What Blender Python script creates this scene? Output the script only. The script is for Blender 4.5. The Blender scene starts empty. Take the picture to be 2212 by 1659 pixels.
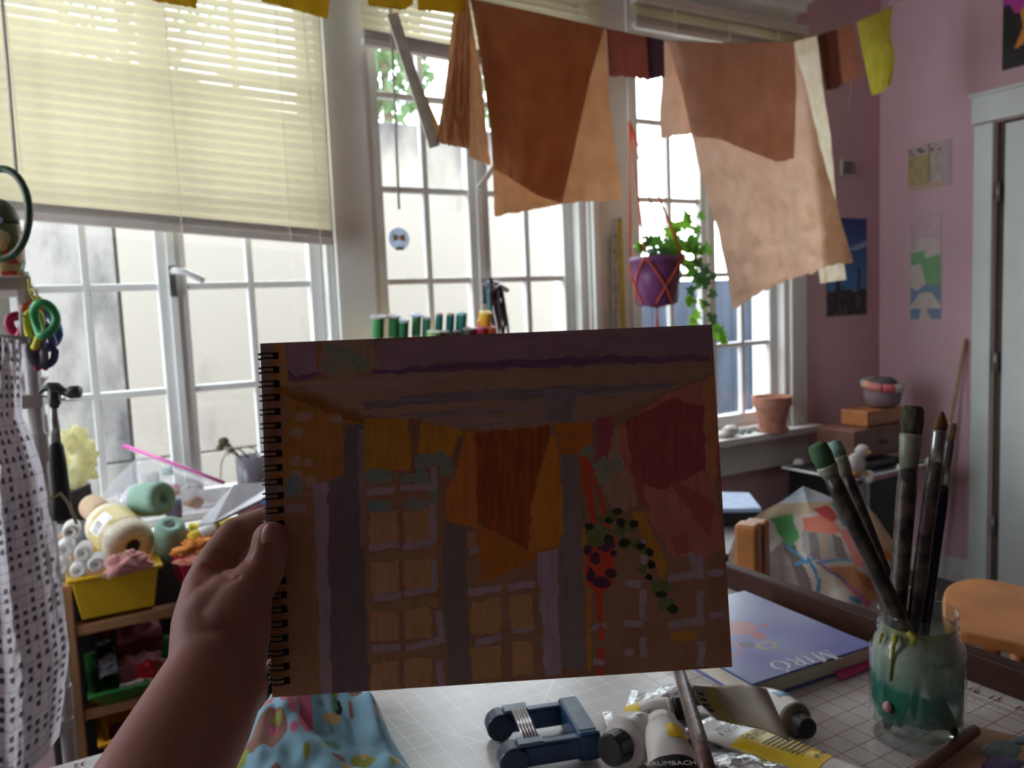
import bpy, bmesh, math, random
import numpy as np
from mathutils import Vector, Matrix, Euler, noise as mnoise

scene = bpy.context.scene
col = scene.collection
R0 = random.Random(7)

# ---------------------------------------------------------------- camera
F_PX, IW, IH = 1726.0, 2212, 1659
YAW, PITCH, ROLL = math.radians(30), math.radians(5.5), math.radians(2.38)
CAM = Vector((0, 0, 1.2))
_fh = Vector((math.sin(YAW), math.cos(YAW), 0)); _rh = Vector((math.cos(YAW), -math.sin(YAW), 0)); _z = Vector((0, 0, 1))
FW = _fh*math.cos(PITCH) - _z*math.sin(PITCH)
_u0 = _z*math.cos(PITCH) + _fh*math.sin(PITCH)
RT = _rh*math.cos(ROLL) - _u0*math.sin(ROLL)
UP = _rh*math.sin(ROLL) + _u0*math.cos(ROLL)
cd = bpy.data.cameras.new('camera'); cam = bpy.data.objects.new('camera', cd); col.objects.link(cam)
cd.sensor_width = 36; cd.lens = 36*F_PX/IW; cd.clip_start = .02; cd.clip_end = 200
cam.matrix_world = Matrix(((RT.x, UP.x, -FW.x, CAM.x), (RT.y, UP.y, -FW.y, CAM.y), (RT.z, UP.z, -FW.z, CAM.z), (0, 0, 0, 1)))
cd.dof.use_dof = True; cd.dof.focus_distance = .54; cd.dof.aperture_fstop = 11
scene.camera = cam

# ---------------------------------------------------------------- sky and exposure
w = bpy.data.worlds.new('overcast_sky'); scene.world = w; w.use_nodes = True
bg = w.node_tree.nodes['Background']
bg.inputs[0].default_value = (.86, .94, 1.0, 1); bg.inputs[1].default_value = 12.8
vs = scene.view_settings
vs.view_transform = 'Standard'; vs.look = 'None'; vs.gamma = 1; vs.use_curve_mapping = False; vs.exposure = 0.0
cy = scene.cycles
cy.use_denoising = True; cy.max_bounces = 12; cy.diffuse_bounces = 7; cy.glossy_bounces = 4
cy.transmission_bounces = 8; cy.transparent_max_bounces = 24; cy.sample_clamp_indirect = 8.0
cy.caustics_refractive = False; cy.caustics_reflective = False

# daylight portals in the three window openings (they guide the sky's rays, they give no light of their own)
WIN = [(-.155, .855), (.985, 1.885), (2.13, 3.05)]
WZ0, WZ1 = .60, 2.36
GY = 2.70            # plane of the glass
FZ = -.22           # floor level
IY = 2.63            # inner face of the window wall
for a, b in WIN:
    ld = bpy.data.lights.new('window_portal', 'AREA'); ld.shape = 'RECTANGLE'; ld.size = b-a; ld.size_y = WZ1-WZ0
    ld.cycles.is_portal = True
    lo = bpy.data.objects.new('window_portal', ld); col.objects.link(lo)
    lo.location = ((a+b)/2, GY+.09, (WZ0+WZ1)/2); lo.rotation_euler = (-math.pi/2, 0, 0)

ld = bpy.data.lights.new('window_portal', 'AREA'); ld.shape = 'RECTANGLE'; ld.size = 1.05; ld.size_y = WZ1-WZ0; ld.cycles.is_portal = True  # portal for the added left-wall window
lo = bpy.data.objects.new('window_portal', ld); col.objects.link(lo); lo.location = (-1.15-.15, 1.975, (WZ0+WZ1)/2); lo.rotation_euler = (-math.pi/2, 0, math.pi/2)

# ---------------------------------------------------------------- pixel helpers (a ray through the lens, met with a real plane)
def ray(x, y): return FW + RT*((x-IW/2)/F_PX) - UP*((y-IH/2)/F_PX)
def onz(x, y, Z): d = ray(x, y); return CAM + d*((Z-CAM.z)/d.z)
def ony(x, y, Y): d = ray(x, y); return CAM + d*(Y/d.y)
def onx(x, y, X): d = ray(x, y); return CAM + d*(X/d.x)
def atd(x, y, D): return CAM + ray(x, y)*D
def onplane(x, y, p, n): d = ray(x, y); return CAM + d*((p-CAM).dot(n)/d.dot(n))
def proj(P): d = P-CAM; k = d.dot(FW); return IW/2+F_PX*d.dot(RT)/k, IH/2-F_PX*d.dot(UP)/k
def pxs(px, D): return px*D/F_PX

# ---------------------------------------------------------------- colour and materials
def lin(c): c /= 255.0; return c/12.92 if c <= .04045 else ((c+.055)/1.055)**2.4
def S(r, g, b, k=1.0): return tuple(min(.93, lin(v)*k) for v in (r, g, b))
MATS = {}
def mat(name, c, rough=.6, metal=0, var=.12, scale=30, bump=0, bscale=None, spec=.5, transl=0, attr=None, alpha=None, c2=None, stretch=(1, 1, 1), sheen=0):
    if name in MATS: return MATS[name]
    m = bpy.data.materials.new(name); m.use_nodes = True; MATS[name] = m
    nt = m.node_tree; N = nt.nodes; L = nt.links; p = N['Principled BSDF']; out = N['Material Output']
    p.inputs['Roughness'].default_value = rough; p.inputs['Metallic'].default_value = metal
    p.inputs['Specular IOR Level'].default_value = spec
    tc = N.new('ShaderNodeTexCoord'); mp = N.new('ShaderNodeMapping'); L.new(tc.outputs['Object'], mp.inputs[0]); mp.inputs['Scale'].default_value = stretch
    nz = N.new('ShaderNodeTexNoise'); nz.inputs['Scale'].default_value = scale; nz.inputs['Detail'].default_value = 5; L.new(mp.outputs[0], nz.inputs['Vector'])
    if attr:
        at = N.new('ShaderNodeAttribute'); at.attribute_name = attr; csock = at.outputs['Color']
    else:
        rp = N.new('ShaderNodeValToRGB'); L.new(nz.outputs['Fac'], rp.inputs[0])
        e = rp.color_ramp.elements
        ca = tuple(v*(1-var) for v in c[:3]); cb = c2[:3] if c2 else tuple(min(.95, v*(1+var)) for v in c[:3])
        e[0].position = .32; e[1].position = .68; e[0].color = (*ca, 1); e[1].color = (*cb, 1); csock = rp.outputs[0]
    L.new(csock, p.inputs['Base Color'])
    if sheen: p.inputs['Sheen Weight'].default_value = sheen
    if bump:
        nb = N.new('ShaderNodeTexNoise'); nb.inputs['Scale'].default_value = bscale or scale*4; nb.inputs['Detail'].default_value = 4; L.new(mp.outputs[0], nb.inputs['Vector'])
        bp = N.new('ShaderNodeBump'); bp.inputs['Strength'].default_value = bump; bp.inputs['Distance'].default_value = .004
        L.new(nb.outputs['Fac'], bp.inputs['Height']); L.new(bp.outputs[0], p.inputs['Normal'])
    last = p.outputs[0]
    if transl:
        tr = N.new('ShaderNodeBsdfTranslucent'); L.new(csock, tr.inputs[0]); mx = N.new('ShaderNodeMixShader'); mx.inputs[0].default_value = transl
        L.new(last, mx.inputs[1]); L.new(tr.outputs[0], mx.inputs[2]); last = mx.outputs[0]
    if alpha is not None:
        tp = N.new('ShaderNodeBsdfTransparent'); mx = N.new('ShaderNodeMixShader'); mx.inputs[0].default_value = alpha
        L.new(tp.outputs[0], mx.inputs[1]); L.new(last, mx.inputs[2]); last = mx.outputs[0]
    L.new(last, out.inputs[0])
    return m

def glass_mat(name, tint=(1, 1, 1), gloss=.08, rough=.02):
    """thin clear sheet: mostly see-through, with a mirror share that grows at grazing angles"""
    if name in MATS: return MATS[name]
    m = bpy.data.materials.new(name); m.use_nodes = True; MATS[name] = m
    N = m.node_tree.nodes; L = m.node_tree.links; N.remove(N['Principled BSDF']); out = N['Material Output']
    tp = N.new('ShaderNodeBsdfTransparent'); tp.inputs[0].default_value = (*tint, 1)
    gl = N.new('ShaderNodeBsdfGlossy'); gl.inputs['Roughness'].default_value = rough
    fr = N.new('ShaderNodeLayerWeight'); fr.inputs[0].default_value = .5
    pw = N.new('ShaderNodeMath'); pw.operation = 'POWER'; L.new(fr.outputs['Facing'], pw.inputs[0]); pw.inputs[1].default_value = 4
    md = N.new('ShaderNodeMath'); md.operation = 'MULTIPLY_ADD'; L.new(pw.outputs[0], md.inputs[0]); md.inputs[1].default_value = .35+gloss; md.inputs[2].default_value = .04; md.use_clamp = True
    mx = N.new('ShaderNodeMixShader'); L.new(md.outputs[0], mx.inputs[0]); L.new(tp.outputs[0], mx.inputs[1]); L.new(gl.outputs[0], mx.inputs[2]); L.new(mx.outputs[0], out.inputs[0])
    return m

# ---------------------------------------------------------------- mesh builder
class MB:
    def __init__(s): s.v = []; s.f = []; s.mi = []; s.M = Matrix.Identity(4); s.cur = 0
    def add(s, vs_, fs):
        b = len(s.v); s.v += [s.M @ Vector(p) for p in vs_]
        for f in fs: s.f.append(tuple(b+i for i in f)); s.mi.append(s.cur)
        return s
    def box(s, c, sz, rot=None, taper=1.0):
        x, y, z = (k/2 for k in sz); c = Vector(c)
        ps = [Vector(p) for p in ((-x, -y, -z), (x, -y, -z), (x, y, -z), (-x, y, -z), (-x*taper, -y*taper, z), (x*taper, -y*taper, z), (x*taper, y*taper, z), (-x*taper, y*taper, z))]
        if rot is not None: ps = [rot @ p for p in ps]
        return s.add([p+c for p in ps], [(0, 3, 2, 1), (4, 5, 6, 7), (0, 1, 5, 4), (1, 2, 6, 5), (2, 3, 7, 6), (3, 0, 4, 7)])
    def bb(s, a, b): # box from min and max corner
        return s.box([(p+q)/2 for p, q in zip(a, b)], [abs(q-p) for p, q in zip(a, b)])
    def sweep(s, pts, r, n=10, flat=1.0, caps=True, closed=False, upv=None):
        pts = [Vector(p) for p in pts]; k = len(pts)
        rs = r if isinstance(r, (list, tuple)) else [r]*k
        rings = []; prev = Vector(upv) if upv else None
        for i, p in enumerate(pts):
            if closed: t = pts[(i+1) % k]-pts[i-1]
            else: t = pts[min(i+1, k-1)]-pts[max(i-1, 0)]
            if t.length < 1e-9: t = Vector((0, 0, 1))
            t.normalize()
            if prev is None: prev = Vector((0, 0, 1)) if abs(t.z) < .9 else Vector((1, 0, 0))
            a = (prev - t*prev.dot(t))
            if a.length < 1e-6: a = t.orthogonal()
            a.normalize(); b = t.cross(a); prev = a
            rings.append([p + (a*math.cos(2*math.pi*j/n)*flat + b*math.sin(2*math.pi*j/n))*rs[i] for j in range(n)])
        vs_ = [q for ring in rings for q in ring]; fs = []
        for i in range(k if closed else k-1):
            i2 = (i+1) % k
            for j in range(n): j2 = (j+1) % n; fs.append((i*n+j, i*n+j2, i2*n+j2, i2*n+j))
        if caps and not closed: fs.append(tuple(range(n-1, -1, -1))); fs.append(tuple((k-1)*n+j for j in range(n)))
        return s.add(vs_, fs)
    def cyl(s, a, b, r0, r1=None, n=16): return s.sweep([a, b], [r0, r0 if r1 is None else r1], n)
    def lathe(s, prof, n=24, c=(0, 0, 0), caps=True, sx=1, sy=1):
        c = Vector(c); vs_ = []; fs = []
        for r, z in prof:
            for j in range(n): a = 2*math.pi*j/n; vs_.append(c+Vector((r*math.cos(a)*sx, r*math.sin(a)*sy, z)))
        for i in range(len(prof)-1):
            for j in range(n): j2 = (j+1) % n; fs.append((i*n+j, i*n+j2, (i+1)*n+j2, (i+1)*n+j))
        if caps: fs.append(tuple(range(n-1, -1, -1))); fs.append(tuple((len(prof)-1)*n+j for j in range(n)))
        return s.add(vs_, fs)
    def prism(s, poly, vec): # planar polygon (3D points) extruded along vec
        n = len(poly); vec = Vector(vec); vs_ = [Vector(p) for p in poly]+[Vector(p)+vec for p in poly]
        return s.add(vs_, [tuple(range(n-1, -1, -1)), tuple(range(n, 2*n))]+[(i, (i+1) % n, n+(i+1) % n, n+i) for i in range(n)])
    def grid(s, fn, nu, nv, wrapu=False):
        vs_ = [fn(i/nu, j/nv) for j in range(nv+1) for i in range(nu+(0 if wrapu else 1))]
        k = nu if wrapu else nu+1
        return s.add(vs_, [(j*k+i, j*k+(i+1) % k, (j+1)*k+(i+1) % k, (j+1)*k+i) for j in range(nv) for i in range(nu)])
    def blob(s, c, r, n=14, m=9, wob=0, seed=0, rot=None):
        c = Vector(c); r = r if hasattr(r, '__len__') else (r, r, r)
        def f(u, v):
            a = 2*math.pi*u; b = math.pi*v; d = Vector((math.sin(b)*math.cos(a), math.sin(b)*math.sin(a), -math.cos(b)))
            k = 1+wob*mnoise.noise(d*1.7+Vector((seed*3.1, seed*1.7, 0))) if wob else 1
            p = Vector((d.x*r[0], d.y*r[1], d.z*r[2]))*k
            return c+(rot @ p if rot is not None else p)
        return s.grid(f, n, m, True)
    def build(s, name, mats, parent=None, smooth=False, bevel=0, sub=0, solid=0):
        if not isinstance(mats, (list, tuple)): mats = [mats]
        root = parent
        off = Vector((0, 0, 0))
        while root is not None: off += root.location; root = root.parent
        me = bpy.data.meshes.new(name)
        vsx = s.v
        o = bpy.data.objects.new(name, me)
        if parent is None:
            xs = [p.x for p in vsx]; ys = [p.y for p in vsx]; zs = [p.z for p in vsx]
            off = Vector(((min(xs)+max(xs))/2, (min(ys)+max(ys))/2, min(zs))); o.location = off
        me.from_pydata([tuple(p-off) for p in vsx], [], s.f)
        for m in mats: me.materials.append(m)
        if len(mats) > 1: me.polygons.foreach_set('material_index', s.mi)
        if smooth: me.polygons.foreach_set('use_smooth', [True]*len(me.polygons))
        me.update(); col.objects.link(o); o.parent = parent
        if bevel:
            b = o.modifiers.new('bevel', 'BEVEL'); b.width = bevel; b.segments = 2; b.limit_method = 'ANGLE'; b.angle_limit = .6
        if solid:
            b = o.modifiers.new('solid', 'SOLIDIFY'); b.thickness = solid; b.offset = 0
        if sub:
            b = o.modifiers.new('sub', 'SUBSURF'); b.levels = sub; b.render_levels = sub
        if smooth == 'auto': pass
        return o

def tag(o, label=None, cat=None, group=None, kind=None):
    if label: o['label'] = label
    if cat: o['category'] = cat
    if group: o['group'] = group
    if kind: o['kind'] = kind
    return o
def thing(name, label=None, cat=None, loc=(0, 0, 0), group=None, kind=None):
    o = bpy.data.objects.new(name, None); o.empty_display_size = .02; col.objects.link(o); o.location = loc
    return tag(o, label, cat, group, kind)
def copy_part(o, parent, loc=None, rot=None):
    c = o.copy(); col.objects.link(c); c.parent = parent
    if loc is not None: c.location = loc
    if rot is not None: c.rotation_euler = rot
    return c

# ---------------------------------------------------------------- numpy raster helpers for flat print
def vnoise(u, v, seed=0):
    rs = np.random.RandomState(seed); g = rs.rand(64, 64)
    ui = np.floor(u).astype(int); vi = np.floor(v).astype(int); fu = u-ui; fv = v-vi
    fu = fu*fu*(3-2*fu); fv = fv*fv*(3-2*fv)
    a = g[vi % 64, ui % 64]; b = g[vi % 64, (ui+1) % 64]; c = g[(vi+1) % 64, ui % 64]; d = g[(vi+1) % 64, (ui+1) % 64]
    return (a*(1-fu)+b*fu)*(1-fv)+(c*(1-fu)+d*fu)*fv - .5
def inpoly(x, y, poly):
    r = np.zeros(x.shape, bool); n = len(poly)
    for i in range(n):
        x0, y0 = poly[i]; x1, y1 = poly[(i+1) % n]
        if y0 == y1: continue
        r ^= ((y0 > y) != (y1 > y)) & (x < (x1-x0)*(y-y0)/(y1-y0)+x0)
    return r
def printed(name, P0, eu, ev, nu, nv, rgb, m, parent=None, thick=.0, back=None):
    """a flat sheet at its real place: P0 top-left, eu along the top, ev down; rgb (nv+1, nu+1, 3) linear"""
    root = parent; off = Vector((0, 0, 0))
    while root is not None: off += root.location; root = root.parent
    o = bpy.data.objects.new(name, None) if False else None
    uu, vv = np.meshgrid(np.linspace(0, 1, nu+1), np.linspace(0, 1, nv+1))
    P0 = Vector(P0); eu = Vector(eu); ev = Vector(ev)
    if parent is None: off = P0+eu/2+ev
    V = np.array(P0-off)[None, None]+uu[..., None]*np.array(eu)+vv[..., None]*np.array(ev)
    V = V.reshape(-1, 3); k = nu+1
    i, j = np.meshgrid(np.arange(nu), np.arange(nv)); b = (j*k+i).ravel()
    Fc = np.stack([b, b+k, b+k+1, b+1], 1)
    vl = V; fl = [tuple(x) for x in Fc.tolist()]; C = rgb.reshape(-1, 3)
    if thick:
        n = ev.cross(eu).normalized()      # towards the viewer
        q = len(vl); bk = [P0-off, P0+eu-off, P0+eu+ev-off, P0+ev-off]
        bk2 = [p-n*thick for p in bk]
        vl = np.concatenate([vl, np.array([tuple(p) for p in bk+bk2])])
        fl += [(q+4, q+5, q+6, q+7), (q, q+1, q+5, q+4), (q+1, q+2, q+6, q+5), (q+2, q+3, q+7, q+6), (q+3, q, q+4, q+7)]
        bc = np.array(back if back else C.mean(0)); C = np.concatenate([C, np.tile(bc, (8, 1))])
    me = bpy.data.meshes.new(name); me.from_pydata(vl.tolist(), [], fl)
    at = me.color_attributes.new('print', 'FLOAT_COLOR', 'POINT')
    at.data.foreach_set('color', np.concatenate([C, np.ones((len(C), 1))], 1).astype(np.float32).ravel())
    me.materials.append(m); ob = bpy.data.objects.new(name, me); col.objects.link(ob); ob.parent = parent
    if parent is None: ob.location = off
    return ob
def L3(r, g, b, k=1): return np.array(S(r, g, b, k))

def textm(s, size, M, m, name, parent, ext=.0001, align='CENTER'):
    cu = bpy.data.curves.new('t', 'FONT'); cu.body = s; cu.size = size; cu.align_x = align; cu.align_y = 'CENTER'; cu.extrude = ext; cu.resolution_u = 3
    t = bpy.data.objects.new('t', cu); col.objects.link(t)
    me = bpy.data.meshes.new_from_object(t.evaluated_get(bpy.context.evaluated_depsgraph_get())); bpy.data.objects.remove(t); bpy.data.curves.remove(cu)
    root = parent; off = Vector((0, 0, 0))
    while root is not None: off += root.location; root = root.parent
    me.transform(Matrix.Translation(-off) @ M); me.materials.clear(); me.materials.append(m); me.name = name
    o = bpy.data.objects.new(name, me); col.objects.link(o); o.parent = parent
    return o
def frame(o, x, z=None, y=None):
    x = Vector(x).normalized()
    if z is not None: z = Vector(z); z = (z-x*z.dot(x)).normalized(); y = z.cross(x)
    else: y = Vector(y); y = (y-x*y.dot(x)).normalized(); z = x.cross(y)
    o = Vector(o)
    return Matrix(((x.x, y.x, z.x, o.x), (x.y, y.y, z.y, o.y), (x.z, y.z, z.z, o.z), (0, 0, 0, 1)))
def polyline(pts, t): # t in 0..1 along a polyline by length
    ds = [(Vector(b)-Vector(a)).length for a, b in zip(pts, pts[1:])]; L_ = sum(ds)*t
    for a, b, d in zip(pts, pts[1:], ds):
        if L_ <= d: return Vector(a).lerp(Vector(b), L_/d if d else 0)
        L_ -= d
    return Vector(pts[-1])
# ================================================================ the room
PX = onx(1900, 500, 1).x and ony(1900, 500, IY).x     # pink side wall
LX, BY, CZ = -1.15, -4.5, 2.85
M_white = mat('white_paint', S(226, 226, 222), .45, var=.05, scale=6, bump=.05)
M_pink = mat('pink_wall_paint', S(216, 178, 186), .75, var=.05, scale=3, bump=.08, bscale=160)
M_ceil = mat('ceiling_paint', S(200, 196, 190), .8, var=.03)
M_carpet = mat('speckled_carpet', S(118, 112, 108), .95, var=.45, scale=420, bump=.4, bscale=500)
M_door = mat('door_paint', S(222, 228, 224), .4, var=.04, scale=5)
def struct(name, mb, m, **k):
    o = mb.build(name, m, **k); o['kind'] = 'structure'; return o
struct('floor', MB().bb((LX-.2, BY-.2, FZ-.06), (PX+.2, IY+.2, FZ)), M_carpet)
struct('ceiling', MB().bb((LX-.2, BY-.2, CZ), (PX+.2, IY+.2, CZ+.1)), M_ceil)
wt = .2
b = MB(); xs = [LX-.2]+[q for w_ in WIN for q in w_]+[PX+.2]
for i in range(0, 8, 2): b.bb((xs[i], IY, FZ), (xs[i+1], IY+wt, CZ))
for a, c in WIN: b.bb((a, IY, FZ), (c, IY+wt, WZ0)); b.bb((a, IY, WZ1), (c, IY+wt, CZ))
struct('wall_back', b, M_pink)
b = MB(); LW = (1.45, 2.5)      # unseen window added in the left wall to brighten the room
b.bb((LX-.2, BY, FZ), (LX, LW[0], CZ)); b.bb((LX-.2, LW[1], FZ), (LX, IY, CZ)); b.bb((LX-.2, LW[0], FZ), (LX, LW[1], WZ0)); b.bb((LX-.2, LW[0], WZ1), (LX, LW[1], CZ))
struct('wall_left', b, M_pink)
struct('wall_front', MB().bb((LX-.2, BY-.2, FZ), (PX+.2, BY, CZ)), mat('bounce_cut_mauve', S(128, 92, 92), .8, var=.05))  # unseen wall behind the camera, set far back and dark to cut bounce
# side wall with the door opening
dA = onx(2155, 230, PX).y; dz1 = onx(2160, 262, PX).z     # hinge side of the door leaf, its top
dB = dA-.82
b = MB(); b.bb((PX, dA, FZ), (PX+.15, IY, CZ)); b.bb((PX+.15, dB-.2, FZ), (PX+.2, dA+.2, CZ)); b.bb((PX, BY, FZ), (PX+.15, dB, CZ)); b.bb((PX, dB, dz1), (PX+.15, dA, CZ))  # includes an unseen slab behind the door, added to block leaking sky light
struct('wall_right', b, M_pink)
# door with casing, leaf, hinges, recessed panels, knob
d1 = thing('door_1', kind='structure', loc=(PX, (dA+dB)/2, FZ))
cw = dA and onx(2108, 400, PX).y - dA
MB().bb((PX-.022, dA+.006, FZ), (PX, dA+cw, dz1)).build('casing', M_door, d1, bevel=.004)
MB().bb((PX-.022, dB-cw, FZ), (PX, dB-.006, dz1)).build('casing', M_door, d1, bevel=.004)
b = MB().bb((PX-.024, dB-cw-.01, dz1+.006), (PX, dA+cw+.012, dz1+.125)); b.bb((PX-.034, dB-cw-.02, dz1+.125), (PX, dA+cw+.022, dz1+.14)); b.build('head_casing', M_door, d1, bevel=.003)
leaf = MB().bb((PX+.012, dB+.008, FZ+.006), (PX+.045, dA-.03, dz1-.012)).build('leaf', M_door, d1)
for z0, z1 in ((-.08, .78), (.92, 1.86)):
    for y0, y1 in ((dB+.10, (dA+dB)/2-.045), ((dA+dB)/2+.035, dA-.13)):
        q = MB()
        for f0, f1, g0, g1 in ((y0, y1, z0, z0+.02), (y0, y1, z1-.02, z1), (y0, y0+.02, z0+.02, z1-.02), (y1-.02, y1, z0+.02, z1-.02)): q.bb((PX+.002, f0, g0), (PX+.012, f1, g1))
        q.build('panel_moulding', M_door, leaf, bevel=.003)
        MB().bb((PX+.008, y0+.045, z0+.045), (PX+.012, y1-.045, z1-.045)).build('panel', M_door, leaf, bevel=.003)
M_hinge = mat('worn_steel', S(150, 146, 136), .4, .8)
for z in (.10, .86, 1.62):
    MB().cyl((PX-.004, dA-.012, z-.045), (PX-.004, dA-.012, z+.045), .009).build('hinge', M_hinge, d1, smooth=True)
M_gap = mat('dark_gap', S(92, 84, 72), .9)
MB().bb((PX+.014, dA-.03, FZ), (PX+.03, dA+.004, dz1)).build('gap_strip', M_gap, d1)
kb = MB(); kb.M = frame((PX+.012, dB+.07, 1.0), (0, 1, 0), (-1, 0, 0)); kb.lathe([(.025, 0), (.025, .006), (.01, .01), (.01, .03), (.024, .04), (.027, .055), (.018, .066), (.002, .068)], 18); kb.build('knob', M_hinge, leaf, smooth=True)

# ---- window wall trim: flat casings, piers, header shelf, sills with apron
def trim(n, boxes, bev=.004):
    b = MB()
    for a, c in boxes: b.bb(a, c)
    return struct('trim_%d' % n, b, M_white, bevel=bev)
CY = IY-.022
trim(1, [((.855-.002, CY, .42), (.987, IY+.0, 2.40))])
trim(2, [((1.885, CY, .42), (2.132, IY, 2.40)), ((1.895, CY-.02, .42), (1.925, CY, 2.40)), ((2.09, CY-.012, .42), (2.12, CY, 2.40))])
rx1 = ony(1744, 740, CY).x
trim(3, [((3.048, CY, .57), (rx1, IY, 2.40))])
trim(4, [((-.30, CY, .42), (-.153, IY, 2.40))])
hx = ony(1760, 60, CY-.07).x
trim(5, [((-.4, CY-.012, 2.40), (hx-.05, IY, 2.52)), ((-.42, CY-.075, 2.52), (hx, IY, 2.56)), ((-.40, CY-.05, 2.48), (hx-.02, IY, 2.52))])
sx1 = ony(1778, 922, CY-.06).x
trim(6, [((-.34, CY-.065, .545), (sx1, IY+.06, .578)), ((-.2, IY-.006, .577), (3.06, IY+.05, .601)), ((-.30, CY-.012, .40), (sx1-.05, IY, .545))])
trim(7, [((a+.001, IY, WZ0-.03), (a+.03, IY+wt+.002, WZ1)) for a, c in WIN]+[((c-.03, IY, WZ0-.03), (c-.001, IY+wt+.002, WZ1)) for a, c in WIN]+[((a, IY, WZ1-.03), (c, IY+wt+.002, WZ1)) for a, c in WIN]+[((a, IY, WZ0-.03), (c, IY+wt+.002, WZ0)) for a, c in WIN])
b = MB().bb((LX, IY-.015, FZ), (PX, IY, FZ+.12)); struct('baseboard_back', b, M_white, bevel=.003)
b = MB().bb((PX-.015, dA+cw, FZ), (PX, IY-.015, FZ+.12)); struct('baseboard_right', b, M_white, bevel=.003)

# ---- casement windows
M_sash = mat('sash_paint', S(224, 225, 224), .4, var=.05, scale=8)
M_pane = glass_mat('window_glass', (.97, .98, .98))
M_steel = mat('brushed_steel', S(190, 190, 190), .3, .9)
paneme = None
for k, (a, c) in enumerate(WIN):
    wn = thing('window_%d' % (k+1), kind='structure', loc=((a+c)/2, GY, WZ0))
    a2, c2 = a+.03, c-.03; mid = (a+c)/2
    zb, zt = WZ0+.005, WZ1-.032
    for s0, s1, lefts in ((a2+.002, mid-.001, True), (mid+.001, c2-.002, False)):
        st = .042
        fr = MB(); y0, y1 = GY-.022, GY+.018
        fr.bb((s0, y0, zb), (s0+st, y1, zt)); fr.bb((s1-st, y0, zb), (s1, y1, zt)); fr.bb((s0+st, y0, zb), (s1-st, y1, zb+.055)); fr.bb((s0+st, y0, zt-.05), (s1-st, y1, zt))
        sash = fr.build('sash', M_sash, wn, bevel=.004)
        g0, g1 = s0+st, s1-st; h0, h1 = zb+.055, zt-.05
        mx = (g0+g1)/2; rows = 5; ph = (h1-h0)/rows
        MB().bb((mx-.011, GY-.016, h0), (mx+.011, GY+.012, h1)).build('muntin', M_sash, sash, bevel=.004)
        for r_ in range(1, rows): MB().bb((g0, GY-.0155, h0+r_*ph-.011), (g1, GY+.0115, h0+r_*ph+.011)).build('muntin', M_sash, sash, bevel=.004)
        for r_ in range(rows):
            for q0, q1 in ((g0, mx-.011), (mx+.011, g1)):
                MB().bb((q0, GY+.002, h0+r_*ph+.008), (q1, GY+.005, h0+(r_+1)*ph-.008)).build('pane', M_pane, sash)
    cov = MB().bb((mid-.012, GY-.032, zb), (mid+.012, GY-.022, zt)).build('meeting_strip', M_sash, wn, bevel=.003)
    if k < 2:
        hz = 1.33 if k == 0 else 1.27
        b = MB().bb((mid-.012, GY-.038, hz-.055), (mid+.010, GY-.032, hz+.04)); b.cyl((mid, GY-.03, hz+.02), (mid, GY-.07, hz+.02), .009)
        hd = b.build('handle', M_steel, wn, bevel=.002)
        MB().sweep([(mid-.005, GY-.066, hz+.022), (mid+.03, GY-.068, hz+.02), (mid+.075, GY-.068, hz-.004), (mid+.085, GY-.066, hz-.008)], [.010, .010, .011, .009], 10).build('lever', mat('white_enamel', S(225, 226, 228), .25), hd, smooth=True)

wn = thing('window_4', kind='structure', loc=(LX-.08, sum(LW)/2, WZ0))  # added window out of view, lets in extra skylight
for y0, y1 in ((LW[0], sum(LW)/2), (sum(LW)/2, LW[1])):
    fr = MB()
    for f0, f1, g0, g1 in ((y0, y0+.05, WZ0, WZ1), (y1-.05, y1, WZ0, WZ1), (y0+.05, y1-.05, WZ0, WZ0+.05), (y0+.05, y1-.05, WZ1-.05, WZ1)): fr.bb((LX-.1, f0, g0), (LX-.06, f1, g1))
    sash = fr.build('sash', M_sash, wn, bevel=.004); hh = (WZ1-WZ0-.1)/5; my = (y0+y1)/2
    MB().bb((LX-.095, my-.011, WZ0+.05), (LX-.07, my+.011, WZ1-.05)).build('muntin', M_sash, sash)
    for r_ in range(5):
        if r_: MB().bb((LX-.094, y0+.05, WZ0+.05+r_*hh-.011), (LX-.071, y1-.05, WZ0+.05+r_*hh+.011)).build('muntin', M_sash, sash)
        for q0, q1 in ((y0+.05, my-.011), (my+.011, y1-.05)): MB().bb((LX-.084, q0, WZ0+.05+r_*hh+.01), (LX-.081, q1, WZ0+.05+(r_+1)*hh-.01)).build('pane', M_pane, sash)

# ================================================================ outside
M_yard = mat('yard_concrete', S(100, 98, 92), .9, var=.2, scale=4)
struct('ground_outside', MB().bb((-6, IY+.25, -.40), (16, 22, -.35)), M_yard)
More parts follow.
